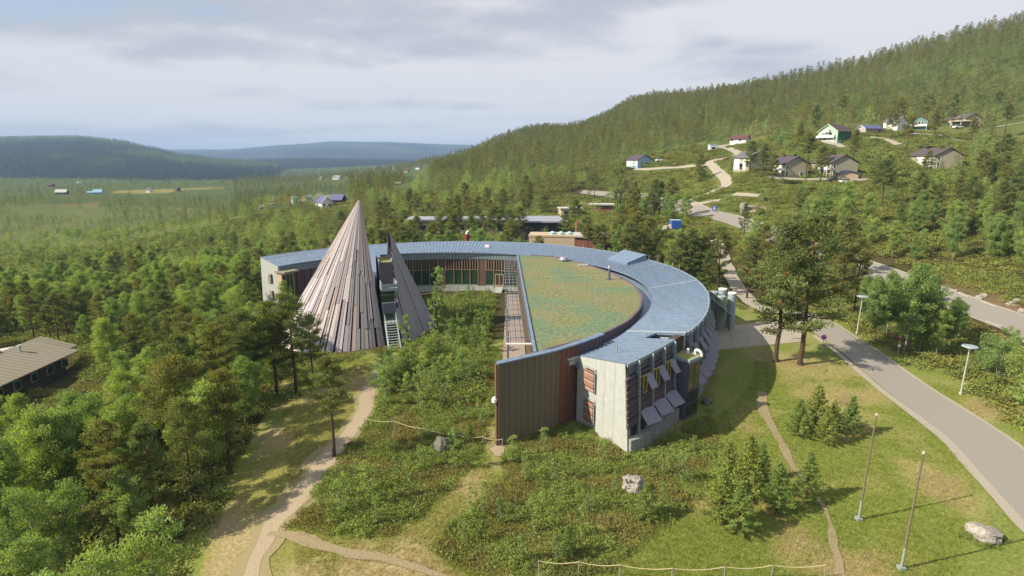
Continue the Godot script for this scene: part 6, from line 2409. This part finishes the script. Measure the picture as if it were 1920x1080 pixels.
func scatter() -> void:
	var left := ground_poly([-900, 1500, 330, 1500, 330, 1080, 395, 985, 425, 905, 462, 800, 510, 752, 560, 725, 580, 690, 540, 640, 505, 590, 478, 520, 465, 470, 300, 478, -500, 500])
	var marsh := ground_poly([-900, 590, 150, 532, 330, 502, 440, 478, 470, 440, 420, 402, 300, 394, -900, 400])
	var clear_list := [ground_poly([-60, 760, 160, 690, 180, 650, 60, 640, -60, 680])]
	for s in [[40, 400, 0, 402, 0, 392, 100, 384, 190, 378, 185, 390], [205, 363, 215, 356, 275, 353.5, 415, 350, 425, 354, 330, 359, 300, 364], [480, 382, 485, 367, 540, 365, 655, 363, 655, 392, 600, 393], [1015, 400, 1030, 376, 1130, 376, 1145, 408, 1060, 412]]:
		clear_list.append(ground_poly(s))
	var lawn := ground_poly([330, 1500, 330, 1080, 395, 985, 430, 890, 470, 790, 540, 735, 620, 665, 735, 660, 950, 640, 1330, 640, 1335, 560, 1360, 560, 1440, 590, 1545, 600, 1600, 612, 1660, 640, 1790, 690, 1850, 720, 1900, 790, 2200, 1000, 2200, 1500])
	var strip := ground_poly([1335, 560, 1440, 590, 1545, 600, 1600, 612, 1660, 640, 1790, 690, 1850, 720, 1920, 800, 1920, 650, 1780, 575, 1640, 525, 1560, 500, 1400, 440, 1330, 460])
	var scrub := ground_poly([1140, 345, 1300, 268, 1400, 250, 1520, 262, 1700, 235, 1850, 225, 2000, 215, 2000, 270, 1900, 300, 1680, 290, 1640, 345, 1600, 400, 1500, 410, 1390, 412, 1300, 380])
	var shrubby := ground_poly([1640, 345, 1600, 400, 1500, 425, 1560, 470, 1660, 505, 1780, 550, 1950, 600, 1950, 470, 1780, 430, 1700, 400, 1680, 330])
	var cutb := ground_poly([1740, 530, 1770, 498, 1935, 535, 1935, 610, 1830, 580])
	# what the photograph shows clear: box in pixels, distance, how often a tree may still overlap it
	var guard := [[-20, 630, 170, 735, 96, 0.0], [560, 372, 790, 655, 84, 0.0], [486, 478, 560, 560, 100, 0.15], [560, 450, 1330, 540, 110, 0.0], [930, 540, 1350, 840, 60, 0.0], [1515, 282, 1612, 338, 199, 0.0], [1455, 293, 1510, 336, 200, 0.25], [1520, 230, 1596, 268, 250, 0.0], [1598, 238, 1655, 262, 258, 0.0],
		[1664, 220, 1737, 252, 262, 0.1], [1775, 206, 1850, 248, 265, 0.15], [1712, 284, 1780, 318, 200, 0.15], [1172, 296, 1260, 320, 285, 0.0], [1368, 248, 1406, 268, 295, 0.1], [1322, 268, 1346, 280, 285, 0.0], [484, 364, 650, 388, 295, 0.0], [112, 352, 142, 368, 680, 0.0], [166, 351, 204, 366, 690, 0.0], [210, 348, 420, 364, 730, 0.05], [40, 378, 190, 400, 480, 0.05], [355, 322, 440, 334, 1600, 0.0],
		[1225, 372, 1330, 412, 165, 0.0], [1330, 384, 1450, 425, 165, 0.25], [1320, 280, 1392, 350, 220, 0.0], [1250, 404, 1284, 428, 150, 0.0], [1775, 560, 1930, 655, 84, 0.0], [1640, 500, 1672, 522, 112, 0.1], [1020, 374, 1145, 410, 230, 0.1], [772, 410, 985, 426, 180, 0.8], [985, 408, 1072, 456, 170, 0.35], [990, 448, 1095, 480, 145, 0.1], [1540, 600, 1920, 960, 40, 0.0], [1325, 530, 1375, 660, 70, 0.0], [1590, 550, 1620, 630, 80, 0.0],
		[1785, 640, 1830, 745, 58, 0.0], [94, 338, 106, 352, 880, 0.0], [600, 326, 650, 338, 780, 0.0], [745, 338, 770, 350, 460, 0.0], [760, 308, 800, 326, 880, 0.0], [1755, 505, 1925, 575, 100, 0.2], [858, 430, 882, 455, 120, 0.0], [1640, 255, 1830, 275, 240, 0.1], [1870, 225, 1930, 240, 270, 0.0], [1440, 325, 1510, 340, 199, 0.4], [1545, 262, 1590, 280, 245, 0.0]]
	var r := RandomNumberGenerator.new()
	r.seed = 99
	var patch := FastNoiseLite.new()
	patch.seed = 3
	patch.frequency = 0.02
	patch.fractal_octaves = 3
	for ring_ in [[26.0, 170.0, 3.6], [170.0, 360.0, 4.8], [360.0, 800.0, 5.7], [800.0, 2100.0, 10.0]]:
		var s: float = ring_[2]
		var far: float = ring_[1]
		var nx := int(far * 1.2 / s)
		for iz in range(0, int(far / s) + 1):
			for ix in range(-nx, nx + 1):
				var x := (ix + r.randf_range(-0.48, 0.48)) * s
				var z := -(iz + r.randf_range(-0.48, 0.48)) * s
				var rr := sqrt(x * x + z * z)
				if rr < ring_[0] or rr > far or absf(x) > -z * 1.2 + 20.0:
					continue
				var p := on(x, z)
				var q := seen(p)
				if q.z < 8.0 or q.x < -500 or q.x > 2450 or q.y > 1500:
					continue
				# the building plot
				var cx := x - CX
				var cz := z - CZ
				var cd := sqrt(cx * cx + cz * cz)
				if cd < 48.0:
					var ang := rad_to_deg(atan2(-cz, cx))
					if ang > -80.0 and ang < 156.0:
						continue
				if Vector2(x + 25.0, z + 88.0).length() < 15.0:
					continue
				var n := patch.get_noise_2d(x, z)
				var dens := 0.0
				var pineshare := 0.5
				var kind := ""
				var hs := 1.0
				if rr < 420.0 and within(x, z, lawn):
					continue
				var hit := false
				for c in clear_list:
					if within(x, z, c): hit = true
				if hit: continue
				if rr > 110.0 and rr < 420.0 and within(x, z, marsh):
					dens = 1.0
					pineshare = 0.02 if q.x < 300 else 0.08
					kind = "bushy"
					hs = 0.66 + maxf(n, 0.0) * 1.2
				elif rr < 170.0 and within(x, z, left):
					dens = 0.62
					pineshare = clampf(0.22 + n * 1.2, 0.03, 0.6)
					if q.x < 330.0 and q.y > 700.0:
						pineshare = 0.06
						dens = 0.6
				elif rr < 330.0 and within(x, z, scrub):
					dens = 0.15 if n < 0.0 else 0.34
					pineshare = 0.22
					kind = "bushy"
				elif rr < 330.0 and within(x, z, cutb):
					dens = 0.03
					kind = "bushy"
				elif rr < 300.0 and within(x, z, shrubby):
					dens = 0.5 + n * 0.5
					pineshare = 0.2
				elif rr < 300.0 and within(x, z, strip):
					dens = 0.45 + n * 0.4
					pineshare = 0.42
				elif x > 60.0 and rr < 330.0:
					dens = 0.55
					pineshare = 0.62
				elif p.y > 16.0 or (x > 0.0 and rr > 330.0):
					dens = 0.94 + minf(n, 0.0) * 0.8
					pineshare = 0.9 - maxf(n, 0.0) * 0.5
					if rr > 700.0 and q.x < 1500.0 and n > 0.05: pineshare = 0.4
				elif rr < 330.0:
					dens = 0.6
					pineshare = clampf((0.46 if q.x > 640.0 else 0.26) + n * 1.2, 0.06, 0.85)
				else:
					# valley floor
					dens = 0.5 + n * 1.3
					if q.x < 440.0: hs = 0.62
					pineshare = clampf(0.06 + n * 0.5, 0.0, 0.7)
					if q.x > 440.0: 
						dens = 0.8
						pineshare = clampf(0.72 + n, 0.2, 0.97)
					if rr > 1500.0: dens *= 0.6
				if r.randf() > dens:
					continue
				if rr < 430.0 and near_line(x, z, 1.0):
					continue
				var is_pine := r.randf() < pineshare
				var h: float
				if is_pine:
					h = r.randf_range(7.5, 13.0) if q.x > 640.0 or rr < 75.0 else r.randf_range(6.5, 10.5)
					kind = "pine"
				elif kind == "bushy":
					h = r.randf_range(2.4, 4.4) * hs
				else:
					kind = "birch"
					h = r.randf_range(5.0, 9.0) * hs
				if rr > 300.0:
					h *= lerpf(0.6, 1.12, sqrt(r.randf()))
				var w := h * 0.24
				var top := seen(p + Vector3(0, h, 0))
				var half := FOCAL * w / q.z
				var skip := false
				for g in guard:
					if q.z < g[4] and q.x + half > g[0] and q.x - half < g[2] and top.y < g[3] and q.y > g[1]:
						if r.randf() >= g[5]:
							skip = true
							break
				if skip:
					continue
				add_tree(kind, p, h)

func words_for(kind: String, p: Vector3, h: float, tint: int) -> Array:
	# [label, group] from what can be seen: kind, tone, and the nearest thing one can find
	var q := seen(p + Vector3(0, h * 0.6, 0))
	var marks := [["the timber house", 85, 690], ["the left marsh edge", 200, 520], ["the cone", 670, 520], ["the west gable", 500, 530], ["the camp clearing", 570, 385], ["the long low block", 860, 425], ["the dark fronted block", 1005, 440], ["the vented tan building", 1045, 462], ["the brick shed", 1163, 470],
		["the roof hatch", 1185, 485], ["the four tanks", 1345, 545], ["the blue container", 1268, 415], ["the light blue cabin", 1200, 308], ["the gravel road", 1350, 320], ["the blue road sign", 1340, 385], ["the carport house", 1570, 315], ["the mint green house", 1560, 250], ["the beige garage", 1625, 250], ["the two-chimney house", 1740, 305],
		["the teal gabled house", 1720, 238], ["the carport", 1800, 235], ["the cut bank", 1850, 550], ["the main road", 1800, 590], ["the far lamp post", 1609, 590], ["the near lamp post", 1805, 700], ["the paved yard", 1430, 630], ["the gravel path", 620, 800], ["the bottom left corner", 100, 980], ["the pine slope", 1500, 180]]
	var best := INF
	var m: Array = marks[0]
	for k in marks:
		var d := Vector2(q.x - k[1], (q.y - k[2]) * 1.4).length()
		if d < best:
			best = d
			m = k
	var dx: float = q.x - m[1]
	var dy: float = q.y - m[2]
	var rel := "right of" if dx > 0.0 else "left of"
	if absf(dy) > absf(dx) * 1.2:
		rel = "above" if dy < 0.0 else "below"
	var tone: String = {"pine": ["olive green", "brownish green", "dark green"], "birch": ["fresh green", "yellowish green", "deep green"], "bushy": ["fresh green", "yellowish green", "deep green"], "sapling": ["fresh green", "yellowish green", "deep green"], "young": ["bluish green", "olive green", "dark green"]}[kind][tint]
	var name_: String = {"pine": "pine", "birch": "birch", "bushy": "bushy birch", "sapling": "birch sapling", "young": "young pine"}[kind]
	return ["%s %s %s %s" % [tone, name_, rel, m[0]], q.x]

func plant() -> void:
	# the largest in view stand as things of their own, the rest as one mass of each kind
	var kinds := {"pine": 300, "birch": 300, "bushy": 290, "sapling": 300, "young": 60}
	var protos := {"pine": pines, "birch": birches, "bushy": shrubs_b, "sapling": saplings, "young": youngs}
	var built := {"pine": 12.0, "birch": 9.0, "bushy": 4.0, "sapling": 3.0, "young": 4.0}
	var leafs := {"pine": [M.pine_a, M.pine_b, M.pine_c], "birch": [M.birch_a, M.birch_b, M.birch_c], "bushy": [M.birch_a, M.birch_b, M.birch_c], "sapling": [M.birch_a, M.birch_b, M.birch_c], "young": [M.pine_a, M.pine_b, M.pine_c]}
	var node_names := {"pine": "pine_tree", "birch": "birch_tree", "bushy": "bushy_birch", "sapling": "birch_sapling", "young": "young_pine"}
	var mass_names := {"pine": "pine_forest", "birch": "birch_woods", "bushy": "birch_thicket", "sapling": "sapling_thicket", "young": "young_pine_thicket"}
	for kind in kinds:
		var list := []
		for s in spots:
			if s[0] != kind: continue
			var q := seen(s[1])
			var inside: bool = q.z > 1.0 and q.x > -60 and q.x < 1980 and seen(s[1] + Vector3(0, s[2], 0)).y < 1080
			list.append([(FOCAL * s[2] / q.z if inside else 0.0) + (9999.0 if s[6] else 0.0), s])
		list.sort_custom(func(a, b): return a[0] > b[0])
		var n: int = mini(kinds[kind], list.size())
		# labels, with an order where several would share one
		var by := {}
		for i in n:
			var s: Array = list[i][1]
			if s[6]: continue
			var w := words_for(kind, s[1], s[2], s[5])
			if not by.has(w[0]): by[w[0]] = []
			by[w[0]].append([w[1], s])
		for k in by:
			var g: Array = by[k]
			g.sort_custom(func(a, b): return a[0] < b[0])
			for i in g.size():
				g[i][1][6] = k if g.size() == 1 else "%s, %s from left of %d" % [k, ordinal(i + 1), g.size()]
		var protos_k: Array = protos[kind]
		var first := {}
		var rest := {}
		for i in list.size():
			var s: Array = list[i][1]
			var sc: float = s[2] / built[kind]
			if i < n:
				var o: Node3D
				if first.has(s[4]):
					o = first[s[4]].duplicate()
					o.name = numbered(node_names[kind])
					add_child(o)
				else:
					o = thing(node_names[kind])
					obj("trunk", protos_k[s[4]][0], o)
					obj("crown", protos_k[s[4]][1], o)
					first[s[4]] = o
				o.transform = Transform3D(Basis(Vector3.UP, s[3]).scaled(Vector3(sc, sc, sc)), s[1])
				(o.get_node("crown") as MeshInstance3D).material_override = leafs[kind][s[5]]
				tag(o, s[6], {"pine": "pine tree", "birch": "birch tree", "bushy": "birch bush", "sapling": "birch sapling", "young": "young pine"}[kind], {"pine": "pines of the forest and slope", "birch": "birches of the forest", "bushy": "bushy birches", "sapling": "birch saplings in the heath and courtyard", "young": "young pines on lawn and heath"}[kind])
			else:
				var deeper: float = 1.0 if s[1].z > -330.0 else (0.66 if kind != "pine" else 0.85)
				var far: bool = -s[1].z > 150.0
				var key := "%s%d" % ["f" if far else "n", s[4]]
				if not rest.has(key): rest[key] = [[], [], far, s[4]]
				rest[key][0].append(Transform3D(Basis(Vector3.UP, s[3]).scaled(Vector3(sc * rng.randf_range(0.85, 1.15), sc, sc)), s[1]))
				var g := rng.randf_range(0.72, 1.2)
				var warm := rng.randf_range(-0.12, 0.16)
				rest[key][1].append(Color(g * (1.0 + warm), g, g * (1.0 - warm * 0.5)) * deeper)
		if rest.is_empty():
			continue
		var mass := thing(mass_names[kind])
		mass.set_meta("kind", "stuff")
		tag(mass, {"pine": "pine forest covering the slope and valley beyond the nearest trees", "birch": "birch woods mixed through the forest and valley", "bushy": "low birch thicket over the marsh and house slope", "sapling": "thicket of thin birch saplings", "young": "young pines"}[kind], "forest")
		for key in rest:
			var e: Array = rest[key]
			var me: Mesh
			if e[2]:
				if kind == "pine": me = pines_far[e[3] % pines_far.size()]
				else: me = birches_far[e[3] % birches_far.size()]
				if kind == "bushy":
					for i in e[0].size(): e[0][i] = (e[0][i] as Transform3D).scaled_local(Vector3(0.85, 0.55, 0.85))
				elif kind == "birch":
					for i in e[0].size(): e[0][i] = (e[0][i] as Transform3D).scaled_local(Vector3.ONE * 1.12)
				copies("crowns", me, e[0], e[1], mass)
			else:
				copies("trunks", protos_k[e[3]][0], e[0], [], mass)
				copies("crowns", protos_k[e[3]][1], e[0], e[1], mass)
	# woods of the far hills
	var fw := tag(copies("far_woods", far_pine(90, 13, 0.05, 2.6), far_xf, far_col), "woods on the hills beyond the valley, cloud shade painted into their colour", "woods")
	print("trees: ", spots.size())

func ordinal(i: int) -> String:
	var w := ["first", "second", "third", "fourth", "fifth", "sixth", "seventh", "eighth", "ninth", "tenth"]
	return w[i - 1] if i <= 10 else "%dth" % i if i % 10 == 0 or i % 10 > 3 or i < 20 else "%d%s" % [i, ["st", "nd", "rd"][i % 10 - 1]]

# ---------------------------------------------------------------- heath, grass and undergrowth
var tuss := FastNoiseLite.new()
func blob_at(x: float, z: float) -> float:
	tuss.seed = 44
	tuss.frequency = 0.09
	return tuss.get_noise_2d(x, z)

func make_heath() -> void:
	var beds := [ground_poly([532, 992, 560, 940, 622, 862, 660, 825, 688, 790, 720, 740, 752, 690, 768, 655, 935, 655, 940, 690, 932, 770, 905, 830, 880, 870, 840, 920, 780, 968, 738, 1000, 660, 1005, 595, 992]),
		ground_poly([808, 1032, 850, 985, 900, 945, 940, 900, 948, 850, 1000, 812, 1075, 788, 1195, 852, 1290, 800, 1330, 770, 1345, 830, 1330, 900, 1300, 950, 1230, 990, 1170, 1050, 1120, 1090, 980, 1100, 880, 1062])]
	var court := PackedVector2Array([Vector2(-13, -82), Vector2(-13.5, -90), Vector2(-17.5, -100), Vector2(-17, -112), Vector2(-8, -114.5), Vector2(-3.5, -113), Vector2(-3.2, -58), Vector2(-6, -57), Vector2(-14, -66), Vector2(-15.5, -74)])
	var r := RandomNumberGenerator.new()
	r.seed = 40
	var low := [bush(71, 0.5, 0.55, 26, 0.11, Color(0.088, 0.108, 0.037), M.shrub), bush(72, 0.42, 0.6, 26, 0.10, Color(0.093, 0.099, 0.040), M.shrub), bush(73, 0.7, 0.5, 26, 0.115, Color(0.102, 0.138, 0.043), M.shrub)]
	var xf := [[], [], []]
	var cl := [[], [], []]
	var nz := FastNoiseLite.new()
	nz.seed = 6
	nz.frequency = 0.16
	nz.fractal_octaves = 3
	var regions := [beds[0], beds[1], court]
	for k in 3:
		var lo := Vector2(INF, INF)
		var hi := Vector2(-INF, -INF)
		for v in regions[k]:
			lo = lo.min(v)
			hi = hi.max(v)
		var step := 0.46 if k < 2 else 0.7
		var x := lo.x
		while x < hi.x:
			var z := lo.y
			while z < hi.y:
				var px := x + r.randf_range(-0.3, 0.3)
				var pz := z + r.randf_range(-0.3, 0.3)
				z += step
				if not within(px, pz, regions[k]) or near_line(px, pz, -0.1):
					continue
				var n := nz.get_noise_2d(px, pz)
				var n2 := nz.get_noise_2d(px * 2.3 + 70.0, pz * 2.3)
				if n2 > 0.34 and k < 2 and r.randf() < 0.75:
					continue
				var pick := 0
				if k == 2: pick = 2 if r.randf() < 0.75 else 0
				elif n < -0.16: pick = 1
				elif n > 0.08: pick = 2
				var s := r.randf_range(0.6, 1.15) * (1.5 if k == 2 else 1.0)
				xf[pick].append(Transform3D(Basis(Vector3.UP, r.randf() * TAU).scaled(Vector3(s, s * r.randf_range(0.7, 1.15), s)), on(px, pz, -0.03)))
				var g := r.randf_range(0.75, 1.2)
				var warm := 0.08 * smoothstep(0.0, -0.3, n)
				cl[pick].append(Color(g * (1.0 + warm), g * (1.0 - warm * 0.3), g * (1.0 - warm * 0.2)))
			x += step
	for q in [[land(1846, 1010), 1.25], [land(1190, 921), 1.25], [land(832, 846), 0.95], [land(1609.6, 975), 0.45], [land(1689.5, 1067), 0.5]]:
		var c: Vector3 = q[0]
		for i in int(26 * q[1]):
			var a := r.randf() * TAU
			var d: float = q[1] * r.randf_range(0.75, 1.15)
			var s := r.randf_range(0.35, 0.75) * minf(q[1], 1.0)
			xf[2].append(Transform3D(Basis(Vector3.UP, r.randf() * TAU).scaled(Vector3(s, s * 0.9, s)), on(c.x + cos(a) * d, c.z + sin(a) * d * 0.8, -0.03)))
			cl[2].append(Color.WHITE * r.randf_range(0.75, 1.1))
	# coarser tussocks along path edges and across the rough lawn
	for i in 900:
		var c := on(r.randf_range(-20.0, 40.0), -r.randf_range(30.0, 75.0))
		if blob_at(c.x, c.z) < 0.12 or Vector2(c.x - CX, c.z - CZ).length() < 46.0 or near_line(c.x, c.z, 0.2): continue
		var s := r.randf_range(0.18, 0.4)
		xf[2].append(Transform3D(Basis(Vector3.UP, r.randf() * TAU).scaled(Vector3(s, s * 0.8, s)), c))
		cl[2].append(Color(1.15, 1.0, 0.9) * r.randf_range(0.8, 1.2))
	var hm := thing("heath")
	hm.set_meta("kind", "stuff")
	tag(hm, "low heather and dwarf shrubs filling the beds and courtyard", "heath")
	for i in 3:
		copies("clumps", low[i], xf[i], cl[i], hm)
	# undergrowth on the forest floor and along the edges
	var un := [bush(81, 1.0, 0.9, 34, 0.17, Color(0.092, 0.125, 0.042), M.shrub), bush(82, 0.8, 1.0, 34, 0.16, Color(0.1, 0.115, 0.042), M.shrub)]
	var ux := [[], []]
	var uc := [[], []]
	var lawn := ground_poly([330, 1500, 330, 1080, 395, 985, 430, 890, 470, 790, 540, 745, 600, 690, 690, 668, 950, 640, 1330, 640, 1335, 570, 1440, 590, 1545, 600, 1600, 614, 1660, 655, 1790, 715, 1850, 750, 1920, 810, 2200, 1000, 2200, 1500])
	for i in 32000:
		var a := r.randf_range(-0.9, 0.92)
		var d := 26.0 + 294.0 * pow(r.randf(), 0.75)
		var x := sin(a) * d
		var z := -cos(a) * d
		var cd := Vector2(x - CX, z - CZ).length()
		if cd < 46.5 and (rad_to_deg(atan2(-(z - CZ), x - CX)) > -80.0 and rad_to_deg(atan2(-(z - CZ), x - CX)) < 156.0): continue
		if Vector2(x + 25.0, z + 88.0).length() < 13.0 or within(x, z, lawn) or near_line(x, z, 0.6): continue
		var q := seen(on(x, z))
		if q.x < -500 or q.x > 2500 or (q.x < 150 and q.y > 650 and q.y < 735): continue
		var k := r.randi() % 2
		var s := r.randf_range(0.6, 1.35) * (1.0 + d / 400.0)
		ux[k].append(Transform3D(Basis(Vector3.UP, r.randf() * TAU).scaled(Vector3(s * 1.2, s * 0.8, s * 1.2)), on(x, z, -0.05)))
		var g := r.randf_range(0.7, 1.25)
		uc[k].append(Color(g * r.randf_range(0.95, 1.15), g, g * 0.95))
	var um := thing("undergrowth")
	um.set_meta("kind", "stuff")
	tag(um, "leafy undergrowth covering the forest floor and road verges", "undergrowth")
	for i in 2:
		copies("clumps", un[i], ux[i], uc[i], um)
	# grass on the lawn: short tufts, denser near the camera
	var tuft := MB.new()
	for i in 12:
		var a := r.randf() * TAU
		var o := Vector3(cos(a), 0, sin(a)) * sqrt(r.randf()) * 0.2
		var tip := o + Vector3(r.randf_range(-0.07, 0.07), r.randf_range(0.06, 0.13), r.randf_range(-0.07, 0.07))
		var s := Vector3(-sin(a), 0, cos(a)) * 0.012
		tuft.tri(o - s, tip, o + s, Color.WHITE * r.randf_range(0.8, 1.2))
	var worn := ground_poly([330, 1400, 385, 1010, 430, 905, 500, 820, 560, 760, 640, 690, 700, 676, 730, 700, 690, 760, 660, 810, 560, 945, 535, 990, 640, 1010, 730, 1010, 800, 970, 860, 900, 930, 850, 940, 870, 870, 960, 800, 1030, 900, 1100, 1050, 1400])
	var gx := []
	var gc := []
	var blob := FastNoiseLite.new()
	blob.seed = 31
	blob.frequency = 0.05
	blob.fractal_octaves = 5
	for i in 90000:
		var a := r.randf_range(-0.40, 0.72)
		var d := 28.0 + 52.0 * pow(r.randf(), 1.2)
		var x := sin(a) * d
		var z := -cos(a) * d
		if not within(x, z, lawn) or near_line(x, z, -0.35): continue
		var cd := Vector2(x - CX, z - CZ).length()
		if cd < 45.5 and rad_to_deg(atan2(-(z - CZ), x - CX)) > -76.0: continue
		var k := blob.get_noise_2d(x * 2.0, z * 2.0)
		var k2 := blob.get_noise_2d(x * 0.5 + 300.0, z * 0.5)
		var dry := smoothstep(-0.12, 0.42, k * 0.9 + k2 * 0.45)
		if within(x, z, worn): dry = clampf(dry + 0.45, 0.0, 1.0)
		if r.randf() < dry * 0.6: continue
		gx.append(Transform3D(Basis(Vector3.UP, r.randf() * TAU).scaled(Vector3.ONE * r.randf_range(0.7, 1.5)), on(x, z)))
		var c := Color(0.112, 0.142, 0.036).lerp(Color(0.20, 0.182, 0.085), dry) * r.randf_range(0.85, 1.2)
		gc.append(c)
	var gm := copies("grass", tuft.mesh(M.shrub), gx, gc)
	tag(gm, "short grass of the lawn, green with dry patches", "grass")
